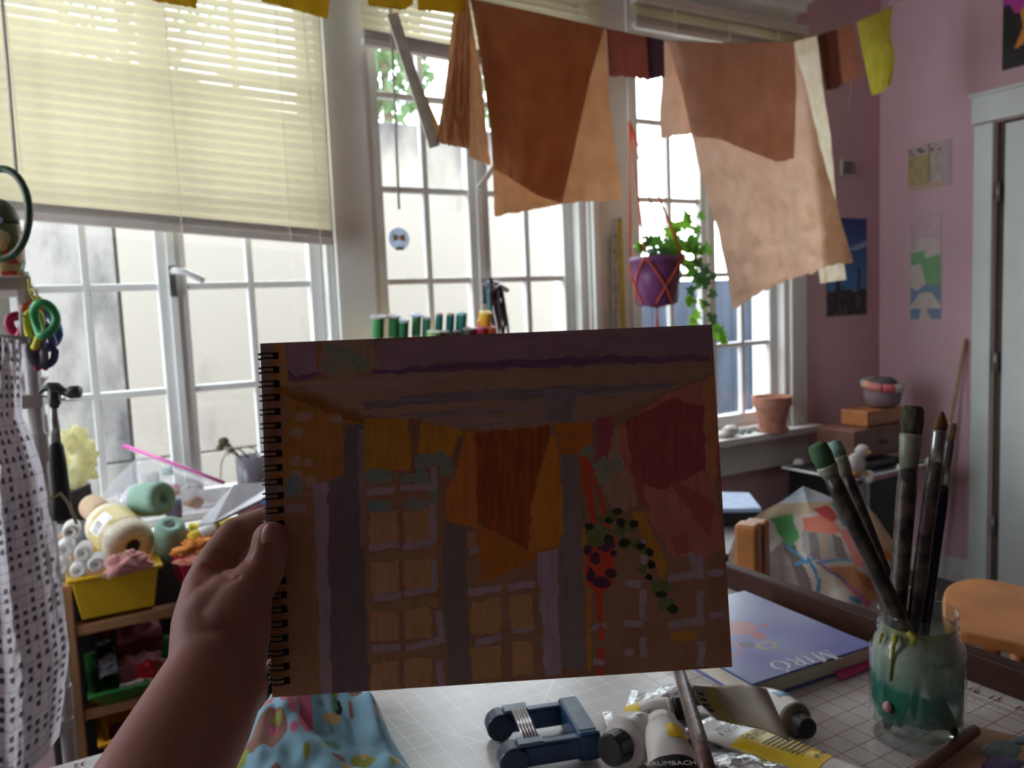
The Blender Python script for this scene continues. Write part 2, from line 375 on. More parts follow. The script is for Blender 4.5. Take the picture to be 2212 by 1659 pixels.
# stained plaster garden wall, cast in panels with recessed joints
def stained(name, base, stain, amt, seed, topdark=0):
    m = bpy.data.materials.new(name); m.use_nodes = True; nt = m.node_tree; N = nt.nodes; L = nt.links; p = N['Principled BSDF']
    p.inputs['Roughness'].default_value = .9
    tc = N.new('ShaderNodeTexCoord'); mp = N.new('ShaderNodeMapping'); mp.inputs['Location'].default_value = (seed, seed*2, 0); mp.inputs['Scale'].default_value = (1, 1, .45)
    L.new(tc.outputs['Object'], mp.inputs[0])
    n1 = N.new('ShaderNodeTexNoise'); n1.inputs['Scale'].default_value = 3.2; n1.inputs['Detail'].default_value = 7; n1.inputs['Roughness'].default_value = .66; L.new(mp.outputs[0], n1.inputs['Vector'])
    r1 = N.new('ShaderNodeValToRGB'); L.new(n1.outputs['Fac'], r1.inputs[0]); r1.color_ramp.elements[0].position = .62-amt; r1.color_ramp.elements[1].position = .78-amt*.6
    mx = N.new('ShaderNodeMix'); mx.data_type = 'RGBA'; L.new(r1.outputs[0], mx.inputs['Factor']); mx.inputs['A'].default_value = (*base, 1); mx.inputs['B'].default_value = (*stain, 1)
    fac = mx.outputs['Result']
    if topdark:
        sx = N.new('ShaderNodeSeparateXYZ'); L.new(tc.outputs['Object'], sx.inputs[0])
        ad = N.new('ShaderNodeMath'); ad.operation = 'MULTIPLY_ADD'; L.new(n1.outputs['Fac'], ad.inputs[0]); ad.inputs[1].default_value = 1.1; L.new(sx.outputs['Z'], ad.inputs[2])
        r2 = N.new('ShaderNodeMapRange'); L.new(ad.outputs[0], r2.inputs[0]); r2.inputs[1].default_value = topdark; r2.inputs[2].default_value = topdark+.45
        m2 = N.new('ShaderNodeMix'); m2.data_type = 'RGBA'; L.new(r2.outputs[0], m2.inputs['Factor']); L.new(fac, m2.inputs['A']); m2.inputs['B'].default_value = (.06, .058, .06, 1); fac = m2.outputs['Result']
    L.new(fac, p.inputs['Base Color']); return m
WALLY = 4.3
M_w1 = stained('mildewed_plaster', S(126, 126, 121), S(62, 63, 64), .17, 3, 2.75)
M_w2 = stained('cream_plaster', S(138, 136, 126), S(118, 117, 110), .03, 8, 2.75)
gw = thing('garden_wall', 'stained cream plaster garden wall outside the windows', 'wall', (1, WALLY, -.35))
jx = ony(255, 600, WALLY).x; x2 = ony(1330, 560, WALLY).x
wz = ony(880, 268, WALLY).z
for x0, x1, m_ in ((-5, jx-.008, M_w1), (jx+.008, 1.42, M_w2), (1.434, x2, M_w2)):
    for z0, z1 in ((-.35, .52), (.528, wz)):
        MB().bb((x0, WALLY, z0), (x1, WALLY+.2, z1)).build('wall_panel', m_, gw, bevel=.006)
MB().bb((-5, WALLY+.02, -.35), (x2-.01, WALLY+.18, wz-.01)).build('wall_core', mat('joint_grey', S(80, 78, 70), .95), gw)
# slate-blue neighbouring fence seen through the right-hand window
M_slate = mat('slate_blue_boards', S(46, 51, 60), 1.0, spec=.05, var=.3, scale=5, stretch=(1, 1, .3))
fn = thing('board_fence', 'slate-blue board fence outside the right-hand window', 'fence', (6.5, 6.6, -.35))
fz = ony(1500, 606, 6.6).z
xf = 4.4
while xf < 12:
    MB().bb((xf, 6.6, -.35), (xf+.285, 6.63, fz)).build('board', M_slate, fn, bevel=.005); xf += .29
MB().bb((4.4, 6.63, .2), (12, 6.68, .3)).build('rail', M_slate, fn); MB().bb((4.4, 6.63, fz-.3), (12, 6.68, fz-.2)).build('rail', M_slate, fn)
# trees over the garden wall
M_leafout = mat('outdoor_foliage', S(80, 104, 62), .6, var=.35, scale=3, transl=.45)
M_trunk = mat('bark', S(96, 82, 66), .9)
def leaf_tree(name, label, c, rad, n, seed):
    rr = random.Random(seed); t = thing(name, label, 'tree', (c[0], c[1], -.35), 'trees beyond the garden wall')
    b = MB()
    for _ in range(n):
        d = Vector((rr.gauss(0, 1), rr.gauss(0, 1), rr.gauss(0, 1))).normalized()*rr.random()**.4
        p = Vector(c)+Vector((d.x*rad[0], d.y*rad[1], d.z*rad[2])); s_ = rr.uniform(.05, .10)
        e = Euler((rr.uniform(0, 6), rr.uniform(0, 6), rr.uniform(0, 6))).to_matrix()
        b.add([p+e @ Vector(q) for q in ((-s_, 0, 0), (0, -s_*.45, 0), (s_, 0, s_*.2), (0, s_*.45, 0))], [(0, 1, 2, 3)])
    o = b.build('foliage', M_leafout, t); o['kind'] = 'stuff'
    MB().sweep([(c[0], c[1], -.35), (c[0]+.05, c[1], c[2]*.5), (c[0], c[1], c[2])], [.09, .07, .03], 8).build('trunk', M_trunk, t)
pt = ony(830, 170, 6.2); leaf_tree('garden_tree', 'pale green tree over the garden wall, left one in the middle window', (pt.x, 6.2, pt.z+.15), (.42, .35, .6), 420, 3)
pt = ony(960, 220, 6.4); leaf_tree('garden_tree', 'pale green tree over the garden wall, beside the orange cloth', (pt.x+.75, 6.4, pt.z), (.4, .35, .45), 320, 5)
pt = ony(420, 40, 7.6); leaf_tree('garden_tree', 'leafy tree outside behind the large left venetian blind', (pt.x-.6, 7.6, pt.z+.3), (.9, .4, .8), 500, 9)

# ================================================================ venetian blinds
M_slat = mat('cream_slat', S(232, 224, 196), .4, var=.03, transl=.32)
M_rail = mat('blind_rail', S(196, 186, 178), .5, var=.05)
M_cord = mat('blind_cord', S(226, 220, 200), .7, transl=.2)
M_wand = mat('grey_wand', S(150, 142, 136), .35)
def slat_mesh(L_, wdt, tilt):
    b = MB(); n = 4; pr = []
    for i in range(n+1):
        s_ = (i/n-.5)*wdt; bow = .0035*(1-(2*i/n-1)**2)
        pr.append((s_*math.cos(tilt)-bow*math.sin(tilt), s_*math.sin(tilt)+bow*math.cos(tilt)))
    nx = 12
    vs_ = [Vector((-L_/2+L_*j/nx, y, z)) for j in range(nx+1) for y, z in pr]
    b.add(vs_, [(j*(n+1)+i, (j+1)*(n+1)+i, (j+1)*(n+1)+i+1, j*(n+1)+i+1) for j in range(nx) for i in range(n)])
    return b
def blind(label, xa, xb, ztop, zl, zr, by, pitch, wandx, wandz, cords, tilt=1.12, liftx=None):
    t = thing('venetian_blind', label, 'blind', ((xa+xb)/2, by, min(zl, zr)))
    L_ = xb-xa; cx = (xa+xb)/2
    MB().bb((xa, by-.028, ztop), (xb, by+.022, ztop+.04)).build('head_rail', M_rail, t, bevel=.003)
    zb = (zl+zr)/2; n = max(2, int((ztop-zb-.02)/pitch)); first = None
    slope = math.atan((zr-zl)/L_)
    for i in range(n):
        z = ztop-.012-i*pitch
        f = (ztop-z)/(ztop-zb); an = -slope*f
        if first is None:
            sb = slat_mesh(L_, .035, tilt); sb.v = [p+Vector((cx, by, z)) for p in sb.v]; first = sb.build('slat', M_slat, t, smooth=True)
            base = z
        else:
            rj = R0.uniform(-.03, .03)
            # slat origin is the blind's root, so turn about the blind's centre at this height
            o = copy_part(first, t); o.matrix_local = Matrix.Translation((0, 0, z-t.location.z)) @ Matrix.Rotation(an, 4, 'Y') @ Matrix.Rotation(rj, 4, 'X') @ Matrix.Translation((0, 0, -(base-t.location.z)))
    rot = Matrix.Rotation(-slope, 3, 'Y')
    b = MB()
    b.box((cx, by, zb-.004), (L_, .03, .022), rot)
    for q in range(4): b.box((cx, by-.002, zb+.012+q*.006), (L_, .034, .0025), rot)
    b.build('bottom_rail', M_rail, t, bevel=.002)
    for cxx in cords:
        u = (cxx-xa)/L_; zc = zl+(zr-zl)*u
        MB().sweep([(cxx, by-.02, ztop), (cxx, by-.021, (ztop+zc)/2), (cxx, by-.021, zc-.012)], .0012, 6).build('ladder_cord', M_cord, t)
        MB().sweep([(cxx+.012, by+.02, ztop), (cxx+.012, by+.02, zc-.012)], .0012, 6).build('ladder_cord', M_cord, t)
    if liftx: MB().sweep([(liftx, by-.035, ztop), (liftx+.012, by-.037, (ztop+zb)/2), (liftx+.02, by-.036, zb-.35)], .0014, 6).build('lift_cord', M_cord, t)
    if wandx: MB().sweep([(wandx[0], by-.045, ztop+.01), (wandx[1], by-.05, wandz)], .0045, 8).build('wand', M_wand, t, smooth=True)
    return t
BLY = CY-.045
zl = ony(60, 458, BLY).z; zr = ony(715, 520, BLY).z; xb = ony(718, 510, BLY).x
w0 = ony(8, 0, BLY-.05); w1 = ony(36, 380, BLY-.05)
blind('large cream venetian blind lowered over the left window', -.2, xb, 2.37, zl+(zl-zr)*.1, zr, BLY, .0272, (w0.x, w1.x), w1.z, (ony(40, 300, BLY).x, .37, ony(610, 300, BLY).x), liftx=ony(660, 300, BLY).x)
zl = ony(790, 88, BLY).z; zr = ony(970, 128, BLY).z
xa = ony(782, 85, BLY).x; xm = ony(975, 130, BLY).x; xe = 1.93
zr2 = zl+(zr-zl)/(xm-xa)*(xe-xa)
w0 = ony(846, 0, BLY-.05); w1 = ony(862, 452, BLY-.05)
blind('short half-raised venetian blind at the top of the middle window', xa, xe, 2.37, zl, zl+(zr2-zl)*.5, BLY, .0272, (w0.x, w1.x), w1.z, (ony(855, 40, BLY).x, 1.44, 1.84))
blind('fully raised venetian blind tucked under the header of the right window', 2.10, 3.09, 2.37, 2.29, 2.29, BLY, .009, None, 0, (2.3, 2.6, 2.9), tilt=.1)
# ================================================================ work table with cutting mat
TZ = .74
M_dkwood = mat('dark_stained_wood', S(64, 38, 29), .55, var=.25, scale=8, stretch=(6, .6, 6), bump=.06, spec=.2)
TX0, TX1, TY0, TY1 = -.75, .905, -.12, .94
tb = thing('work_table', 'wooden work table with a raised dark rail along its right edge', 'table', (.1, .4, FZ))
MB().bb((TX0, TY0, TZ-.036), (TX1+.035, TY1, TZ-.004)).build('top', M_dkwood, tb, bevel=.003)
rz = onx(1570, 1224, TX1).z
b = MB().bb((TX1, TY0-.03, TZ-.05), (TX1+.022, TY1+.09, rz)); b.build('rail', M_dkwood, tb, bevel=.003)
for x in (TX0+.05, TX1-.06):
    for y in (TY0+.06, TY1-.06): MB().bb((x-.03, y-.03, FZ), (x+.03, y+.03, TZ-.036)).build('leg', M_dkwood, tb, bevel=.004)
# the mat: ruled lines are print, with glare on the left painted in white
n16 = onz(2092, 1497, TZ); n15 = onz(2137, 1516, TZ); n14 = onz(2198, 1537, TZ)
GP = .0254
m = bpy.data.materials.new('cutting_mat_print_glare'); m.use_nodes = True; N = m.node_tree.nodes; L = m.node_tree.links; p = N['Principled BSDF']
p.inputs['Roughness'].default_value = .27
ge = N.new('ShaderNodeNewGeometry'); sp = N.new('ShaderNodeSeparateXYZ'); L.new(ge.outputs['Position'], sp.inputs[0])
def nmath(op, a, b_=None, c_=None):
    q = N.new('ShaderNodeMath'); q.operation = op
    for i_, v_ in enumerate((a, b_, c_)):
        if v_ is None: continue
        if isinstance(v_, (int, float)): q.inputs[i_].default_value = v_
        else: L.new(v_, q.inputs[i_])
    return q.outputs[0]
def gline(sock, off, pitch, wd):
    t_ = nmath('FRACT', nmath('MULTIPLY_ADD', sock, 1/pitch, -off/pitch+.5)); return nmath('LESS_THAN', nmath('ABSOLUTE', nmath('SUBTRACT', t_, .5)), wd/pitch/2)
gx = gline(sp.outputs[0], TX1-.022, GP, .0011); gy = gline(sp.outputs[1], n16.y, GP, .0011)
g = nmath('MAXIMUM', gx, gy)
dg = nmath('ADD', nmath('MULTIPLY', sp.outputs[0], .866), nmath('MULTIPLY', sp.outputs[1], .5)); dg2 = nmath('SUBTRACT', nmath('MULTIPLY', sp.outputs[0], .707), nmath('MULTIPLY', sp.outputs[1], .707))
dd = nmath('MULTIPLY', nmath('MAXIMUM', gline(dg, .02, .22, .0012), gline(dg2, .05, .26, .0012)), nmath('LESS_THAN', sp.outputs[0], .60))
nz = N.new('ShaderNodeTexNoise'); nz.inputs['Scale'].default_value = 9; nz.inputs['Detail'].default_value = 6; L.new(ge.outputs['Position'], nz.inputs['Vector'])
rp = N.new('ShaderNodeValToRGB'); L.new(nz.outputs[0], rp.inputs[0]); rp.color_ramp.elements[0].color = (*S(204, 201, 200), 1); rp.color_ramp.elements[1].color = (*S(226, 223, 221), 1); rp.color_ramp.elements[0].position = .3; rp.color_ramp.elements[1].position = .6
lc = N.new('ShaderNodeMix'); lc.data_type = 'RGBA'; lc.inputs['A'].default_value = (.9, .9, .92, 1); lc.inputs['B'].default_value = (*S(166, 118, 108), 1); L.new(nmath('GREATER_THAN', sp.outputs[0], .60), lc.inputs['Factor'])  # left lines whitened as painted glare, right lines red-brown print
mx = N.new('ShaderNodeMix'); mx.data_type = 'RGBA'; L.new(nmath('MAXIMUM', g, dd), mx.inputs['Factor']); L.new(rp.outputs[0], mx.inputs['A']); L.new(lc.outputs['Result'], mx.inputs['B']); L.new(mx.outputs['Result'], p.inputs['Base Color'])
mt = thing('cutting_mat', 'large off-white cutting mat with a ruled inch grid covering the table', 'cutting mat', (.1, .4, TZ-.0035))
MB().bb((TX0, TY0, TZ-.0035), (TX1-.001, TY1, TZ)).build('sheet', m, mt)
M_ink = mat('red_brown_ink', S(136, 62, 64), .7, var=0)
for n_, P in (('17', n16+(n16-n15)), ('16', n16), ('15', n15), ('14', n14), ('13', n14*2-n15)):
    textm(n_, .016, frame((TX1-.020, P.y, TZ+.0002), (0, -1, 0), (0, 0, 1)), M_ink, 'printed_number', mt)
b = MB()
for i in range(0, 100):
    y = n16.y+.0254-.0254*i/8
    if TY0 < y < TY1: b.bb((TX1-.034-(.004 if i % 4 else .007), y-.0003, TZ), (TX1-.031, y+.0003, TZ+.00015))
b.build('ruler_ticks', M_ink, mt)
P = onz(172, 1652, TZ); textm('32', .012, frame((P.x, P.y, TZ+.0002), (-1, 0, 0), (0, 0, 1)), M_ink, 'printed_number', mt)

# ================================================================ sketchbook
PGC = [(562, 742), (1538, 701), (1577, 1441), (583, 1507)]
A_ = []
for (u, v), (x, y) in zip(((0, 0), (1, 0), (1, 1), (0, 1)), PGC):
    A_ += [[u, v, 1, 0, 0, 0, -x*u, -x*v, -x], [0, 0, 0, u, v, 1, -y*u, -y*v, -y]]
HM = np.linalg.svd(np.array(A_, float))[2][-1].reshape(3, 3)
K_ = np.array([[F_PX, 0, IW/2], [0, F_PX, IH/2], [0, 0, 1.]])
B_ = np.linalg.inv(K_) @ HM
if B_[2, 2] < 0: B_ = -B_
B_ *= .305/np.linalg.norm(B_[:, 0])
def c2w(c): return CAM + RT*float(c[0]) - UP*float(c[1]) + FW*float(c[2])
PG0 = c2w(B_[:, 2]); PGU = c2w(B_[:, 2]+B_[:, 0])-PG0; PGV = c2w(B_[:, 2]+B_[:, 1])-PG0
PGV = PGV - PGU*(PGV.dot(PGU)/PGU.length_squared)
PGN = PGV.cross(PGU).normalized()           # towards the viewer
nu, nv = 520, 395
uu, vv = np.meshgrid(np.linspace(0, 1, nu+1), np.linspace(0, 1, nv+1))
hw = HM[2, 0]*uu+HM[2, 1]*vv+HM[2, 2]; QX = (HM[0, 0]*uu+HM[0, 1]*vv+HM[0, 2])/hw; QY = (HM[1, 0]*uu+HM[1, 1]*vv+HM[1, 2])/hw
KP = np.array((4.6, 5.3, 5.9))
def pc(r, g, b_): return np.minimum(.9, np.array([lin(r), lin(g), lin(b_)])*KP)
img = np.zeros((nv+1, nu+1, 3)); img[:] = pc(90, 64, 46)
wx = 7*vnoise(QX/22, QY/22, 1)+4*vnoise(QX/7, QY/7, 2); wy = 7*vnoise(QX/24, QY/24, 3)+4*vnoise(QX/6, QY/6, 4)
img *= (1+.22*vnoise(QX/60, QY/60, 9)+.10*vnoise(QX/9, QY/40, 10))[..., None]
def paint(poly, c, streak='v', amt=.18, rough=1.0, seed=[20]):
    seed[0] += 1
    mk = inpoly(QX+wx*rough, QY+wy*rough, poly)
    st = vnoise(QX/5, QY/55, seed[0]) if streak == 'v' else vnoise(QX/60, QY/4, seed[0])
    img[mk] = (pc(*c)*(1+amt*st[..., None]+.12*vnoise(QX/25, QY/25, seed[0]+100)[..., None]))[mk]
def blobp(x, y, a, b_, c, seed=[500]):
    seed[0] += 1; n = vnoise(QX/9, QY/9, seed[0])
    mk = ((QX-x)/a)**2+((QY-y)/b_)**2 < 1+1.1*n
    img[mk] = (pc(*c)*(1+.3*vnoise(QX/6, QY/6, seed[0]+7)[..., None]))[mk]
def stroke(x0, y0, x1, y1, wd, c, rough=.7):
    d = math.hypot(x1-x0, y1-y0); nx_, ny_ = -(y1-y0)/d*wd/2, (x1-x0)/d*wd/2
    paint([(x0+nx_, y0+ny_), (x1+nx_, y1+ny_), (x1-nx_, y1-ny_), (x0-nx_, y0-ny_)], c, 'v', .15, rough)
LAV = (100, 84, 86); CR = (96, 74, 58)
paint([(560, 740), (600, 740), (612, 1510), (580, 1510)], (88, 76, 70), rough=.3)
paint([(820, 735), (1540, 690), (1548, 772), (1300, 792), (1050, 802), (815, 806)], (88, 68, 72), 'h', .15)
paint([(800, 802), (1000, 783), (1300, 768), (1530, 768), (1538, 782), (1350, 793), (1050, 801), (820, 810)], (66, 46, 62), 'h', .5)
paint([(590, 735), (622, 735), (618, 820), (640, 832), (580, 835)], (106, 76, 38))
paint([(618, 740), (690, 738), (695, 800), (650, 818), (618, 815)], (90, 70, 76)); paint([(618, 800), (640, 812), (690, 800), (694, 808), (650, 822), (618, 818)], (66, 44, 60), 'h', .5)
paint([(684, 738), (698, 738), (694, 790), (687, 802)], (100, 60, 30))
paint([(697, 736), (800, 732), (822, 792), (740, 820), (692, 802)], (94, 78, 60))
for q in ((718, 788, 24, 18), (745, 768, 28, 12), (776, 785, 24, 16), (720, 755, 22, 10), (800, 742, 10, 9)): blobp(*q, (78, 80, 62))
paint([(630, 825), (820, 808), (1545, 778), (1545, 800), (1300, 905), (1060, 932), (780, 892)], CR, 'h', .14)
paint([(630, 826), (760, 822), (1000, 808), (900, 836), (700, 842)], (96, 76, 66), 'h', .2)
paint([(778, 872), (900, 850), (1000, 846), (1180, 836), (1465, 826), (1440, 842), (1180, 861), (1000, 866), (790, 882)], (74, 66, 66), 'h', .4)
paint([(845, 897), (960, 885), (1172, 873), (1172, 886), (950, 902)], (82, 72, 66), 'h', .4); paint([(960, 915), (1180, 900), (1180, 908), (980, 924)], (84, 74, 66), 'h', .4)
paint([(1240, 852), (1440, 840), (1330, 858), (1245, 862)], (84, 74, 68), 'h', .4)
paint([(1175, 840), (1240, 840), (1238, 910), (1178, 914)], (80, 70, 70))
paint([(588, 832), (650, 852), (780, 902), (792, 922), (745, 928), (738, 1032), (700, 1038), (640, 1062), (578, 1034)], (100, 66, 24), 'v', .22)
paint([(592, 832), (660, 850), (790, 905), (792, 918), (700, 890), (600, 850)], (84, 50, 20), 'h', .4)
paint([(575, 860), (612, 850), (620, 900), (600, 1000), (580, 1010)], (92, 62, 44))
for q in ((636, 1034, 17, 18), (668, 1040, 13, 14), (712, 1052, 13, 11), (640, 935, 15, 11), (655, 900, 22, 10), (636, 995, 14, 11), (665, 1000, 13, 8), (725, 905, 12, 10)): blobp(*q, (102, 80, 62))
paint([(585, 1070), (680, 1060), (690, 1100), (690, 1500), (580, 1510)], (94, 66, 44))
paint([(600, 1090), (650, 1085), (660, 1110), (605, 1112)], (92, 76, 68))
blobp(632, 1052, 20, 28, (78, 78, 68)); blobp(632, 1050, 13, 15, (66, 78, 78))
paint([(745, 918), (785, 918), (783, 1180), (792, 1500), (708, 1505), (704, 1048), (738, 1030)], (64, 55, 54), 'v', .14)
paint([(672, 1042), (706, 1042), (706, 1200), (714, 1506), (690, 1506), (680, 1200)], (98, 82, 84)); paint([(772, 928), (788, 928), (783, 1180), (776, 1180)], (86, 70, 68))
for y in (1110, 1215, 1320, 1430): paint([(795, y), (855, y-6), (857, y+62), (797, y+68)], (112, 82, 54)); paint([(868, y-4), (925, y-10), (928, y+56), (870, y+62)], (110, 80, 50))
for y in (1196, 1305, 1412): paint([(788, y), (945, y-16), (947, y+4), (790, y+22)], (94, 70, 48))
paint([(784, 902), (885, 908), (885, 1018), (786, 1012)], (110, 74, 22)); paint([(882, 903), (908, 903), (902, 1022), (886, 1022)], (84, 56, 34))
paint([(905, 912), (985, 922), (1002, 940), (975, 986), (930, 992), (903, 976)], (112, 76, 22)); paint([(985, 945), (1006, 938), (1004, 992), (978, 1012)], (80, 58, 36))
for q in ((912, 996, 20, 16), (945, 990, 22, 14), (962, 1010, 12, 20), (818, 1028, 34, 16), (875, 1034, 16, 12), (908, 1032, 16, 18), (818, 1094, 28, 13), (897, 1090, 26, 12), (935, 1055, 10, 40)): blobp(*q, (76, 80, 68))
for q in ((802, 1025, 10, 9), (806, 1094, 16, 12), (905, 1022, 9, 9)): blobp(*q, (64, 76, 76))
for q in ((790, 1066, 850, 1058), (862, 1056, 936, 1050), (936, 1010, 934, 1060), (795, 1184, 858, 1176), (866, 1182, 932, 1172), (932, 1085, 934, 1172), (932, 1208, 936, 1268), (803, 1292, 862, 1286), (868, 1284, 938, 1272), (944, 1318, 950, 1388), (800, 1404, 862, 1396), (874, 1402, 946, 1384), (946, 1428, 950, 1498)): stroke(*q, 15, LAV)
paint([(955, 1132), (1005, 1126), (1003, 1300), (1014, 1485), (965, 1490), (956, 1300)], (70, 60, 56))
for q in ((1010, 1190, 1050, 1182), (1006, 1280, 1080, 1270), (1095, 1268, 1152, 1262), (1022, 1390, 1078, 1376), (1105, 1362, 1150, 1352)): stroke(*q, 15, LAV)
for y in (1300, 1400): paint([(1012, y), (1076, y-8), (1078, y+66), (1014, y+72)], (110, 80, 48)); paint([(1098, y-12), (1145, y-16), (1148, y+56), (1100, y+60)], (112, 82, 50))
paint([(1004, 1150), (1050, 1145), (1040, 1180), (1010, 1182)], (104, 78, 54))
paint([(1005, 935), (1032, 933), (1032, 1142), (965, 1127), (958, 1080), (990, 1000)], (118, 66, 26))
paint([(1030, 1138), (1080, 1150), (1135, 1190), (1216, 1165), (1180, 1190), (1120, 1226), (1080, 1242), (1040, 1260), (1028, 1200)], (108, 60, 16))
paint([(1190, 933), (1206, 980), (1216, 1170), (1138, 1192), (1150, 1060), (1170, 980)], (124, 72, 20))
paint([(1024, 933), (1188, 920), (1178, 960), (1147, 1080), (1136, 1188), (1050, 1142), (1030, 1122)], (90, 42, 14), 'v', .5)
for q in ((1200, 1236), (1060, 1150)): pass
paint([(1198, 914), (1278, 908), (1276, 966), (1210, 988)], (112, 62, 20), 'h', .3)
paint([(1213, 985), (1247, 985), (1252, 1100), (1258, 1442), (1205, 1447), (1205, 1190), (1212, 1150)], (76, 66, 62), 'v', .16)
paint([(1156, 1190), (1200, 1186), (1205, 1460), (1172, 1466)], (100, 84, 88))
paint([(1286, 904), (1322, 898), (1320, 960), (1306, 1012), (1290, 1002)], (98, 46, 48))
paint([(1322, 922), (1345, 915), (1345, 1010), (1400, 1080), (1330, 1110), (1300, 1060)], (104, 76, 62))
for q in ((1268, 985, 16, 20), (1300, 1015, 24, 28), (1330, 1005, 12, 20)): blobp(*q, (84, 82, 62))
paint([(1328, 920), (1440, 852), (1530, 812), (1542, 1050), (1562, 1185), (1520, 1202), (1448, 1202), (1392, 1102), (1342, 1000)], (112, 66, 54), 'v', .14)
paint([(1345, 908), (1450, 862), (1525, 880), (1530, 1012), (1432, 1058), (1372, 1040)], (98, 44, 40), 'v', .2); paint([(1355, 1000), (1380, 1030), (1402, 1110), (1378, 1090)], (100, 48, 42))
paint([(1446, 1040), (1490, 1050), (1540, 1090), (1532, 1165), (1490, 1110)], (104, 52, 44)); paint([(1450, 1160), (1485, 1150), (1486, 1195), (1456, 1200)], (106, 54, 46))
paint([(1515, 830), (1548, 800), (1556, 1020), (1540, 1040), (1524, 1010)], (116, 76, 46)); paint([(1545, 960), (1556, 960), (1560, 1060), (1552, 1050)], (108, 50, 44))
paint([(1360, 1110), (1395, 1110), (1440, 1230), (1432, 1260), (1400, 1200)], (110, 74, 26))
for q in ((1385, 1165, 1390, 1220), (1345, 1258, 1382, 1262), (1386, 1275, 1384, 1340), (1342, 1345, 1384, 1350), (1384, 1375, 1386, 1425), (1485, 1195, 1510, 1245), (1440, 1250, 1512, 1240), (1508, 1200, 1512, 1250), (1440, 1352, 1510, 1340), (1508, 1275, 1510, 1350), (1510, 1385, 1508, 1440), (1275, 1355, 1305, 1352), (1345, 1410, 1365, 1412), (1275, 1430, 1300, 1432), (1530, 1330, 1560, 1325), (1525, 1240, 1558, 1236)): stroke(*q, 15, LAV)
for q in ((1262, 1180, 8, 40), (1268, 1310, 6, 60), (1475, 1375, 30, 12), (1268, 1410, 6, 40)): blobp(*q, (108, 74, 26))
RED = (160, 40, 22)
for q in ((1256, 985, 1280, 1130, 14), (1262, 985, 1312, 1118, 8), (1300, 1110, 1328, 1180, 10), (1292, 1285, 1294, 1345, 14), (1294, 1350, 1294, 1360, 10), (1295, 1365, 1295, 1382, 12), (1295, 1398, 1293, 1425, 13), (1288, 1440, 1294, 1462, 14)): stroke(*q, RED, .9)
paint([(1264, 1175), (1322, 1172), (1324, 1262), (1292, 1292), (1262, 1264)], RED)
for q in ((1268, 1186, 10, 12), (1306, 1180, 18, 12), (1322, 1196, 7, 8), (1282, 1206, 12, 14), (1274, 1242, 11, 16), (1298, 1258, 18, 12), (1316, 1240, 12, 10)): blobp(*q, (48, 22, 36))
for q in ((1320, 1112, 16, 14), (1332, 1106, 12, 9), (1298, 1124, 14, 9), (1288, 1156, 27, 21), (1336, 1146, 15, 15), (1360, 1136, 13, 12), (1345, 1175, 12, 13), (1368, 1172, 14, 12), (1388, 1188, 13, 12), (1385, 1230, 12, 10), (1424, 1268, 20, 16), (1436, 1306, 20, 15)): blobp(*q, (62, 66, 34))
for q in ((1330, 1104, 12, 8), (1312, 1126, 8, 6), (1312, 1164, 12, 10), (1270, 1138, 9, 7), (1338, 1130, 9, 10), (1366, 1132, 9, 8), (1346, 1174, 12, 11), (1380, 1180, 9, 8), (1400, 1194, 8, 9), (1404, 1220, 9, 9), (1398, 1246, 9, 8), (1426, 1284, 12, 7), (1450, 1316, 12, 10)): blobp(*q, (20, 26, 13))
img = np.clip(img, .005, .9)
M_paint = mat('gouache_paint', (1, 1, 1), .6, attr='print', bump=.12, bscale=700)
M_paper = mat('sketch_paper', S(225, 215, 200), .85, var=.03)
M_blackwire = mat('black_wire', S(20, 20, 22), .3, .6, var=0)
M_cover = mat('back_cover_board', S(120, 100, 80), .8)
sk = thing('sketchbook', 'open spiral sketchbook held up with a gouache painting of the window and hanging cloths', 'sketchbook', tuple(PG0+PGV+PGU*.5))
pg = printed('painted_page', PG0, PGU, PGV, nu, nv, img, M_paint, sk, .0004, tuple(S(215, 205, 190)))
def slab(u0, u1, v0, v1, n0, n1, m_, nm, par, bev=0):
    b = MB(); ps = [PG0+PGU*u+PGV*v for u, v in ((u0, v0), (u1, v0), (u1, v1), (u0, v1))]
    b.prism([q+PGN*n1 for q in ps], PGN*(n0-n1)); return b.build(nm, m_, par)
slab(.002, .998, .002, .998, -.0048, -.0005, M_paper, 'page_block', sk)
slab(-.003, 1.0, 0, 1.0, -.0064, -.0049, M_cover, 'back_cover', sk)
NR = 24; ru = PGU.normalized(); rv = PGV.normalized(); ring0 = hole0 = None
for i in range(NR):
    v = .0375+i*(.9555-.0375)/(NR-1); base = PG0+PGV*v
    if ring0 is None:
        b = MB()
        for s_ in (-.0016, .0016):
            pts = []
            for j in range(20):
                a = 2*math.pi*j/20
                pts.append(base+rv*s_+ru*(.0045+.0068*math.cos(a))+PGN*(-.0032+.0066*math.sin(a)))
            b.sweep(pts, .00055, 6, closed=True)
        q = base+ru*.0113-PGN*.003
        ring0 = b.build('wire_ring', M_blackwire, sk, smooth=True)
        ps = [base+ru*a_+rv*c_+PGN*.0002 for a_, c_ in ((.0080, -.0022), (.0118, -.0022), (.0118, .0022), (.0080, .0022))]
        hole0 = MB().prism(ps, PGN*.0001).build('punched_hole', mat('hole_shade', S(38, 34, 32), .9), pg)  # dark patch laid on the page for the shade in each hole
        v0_ = v
    else:
        copy_part(ring0, sk, PGV*(v-v0_)); copy_part(hole0, pg, PGV*(v-v0_))

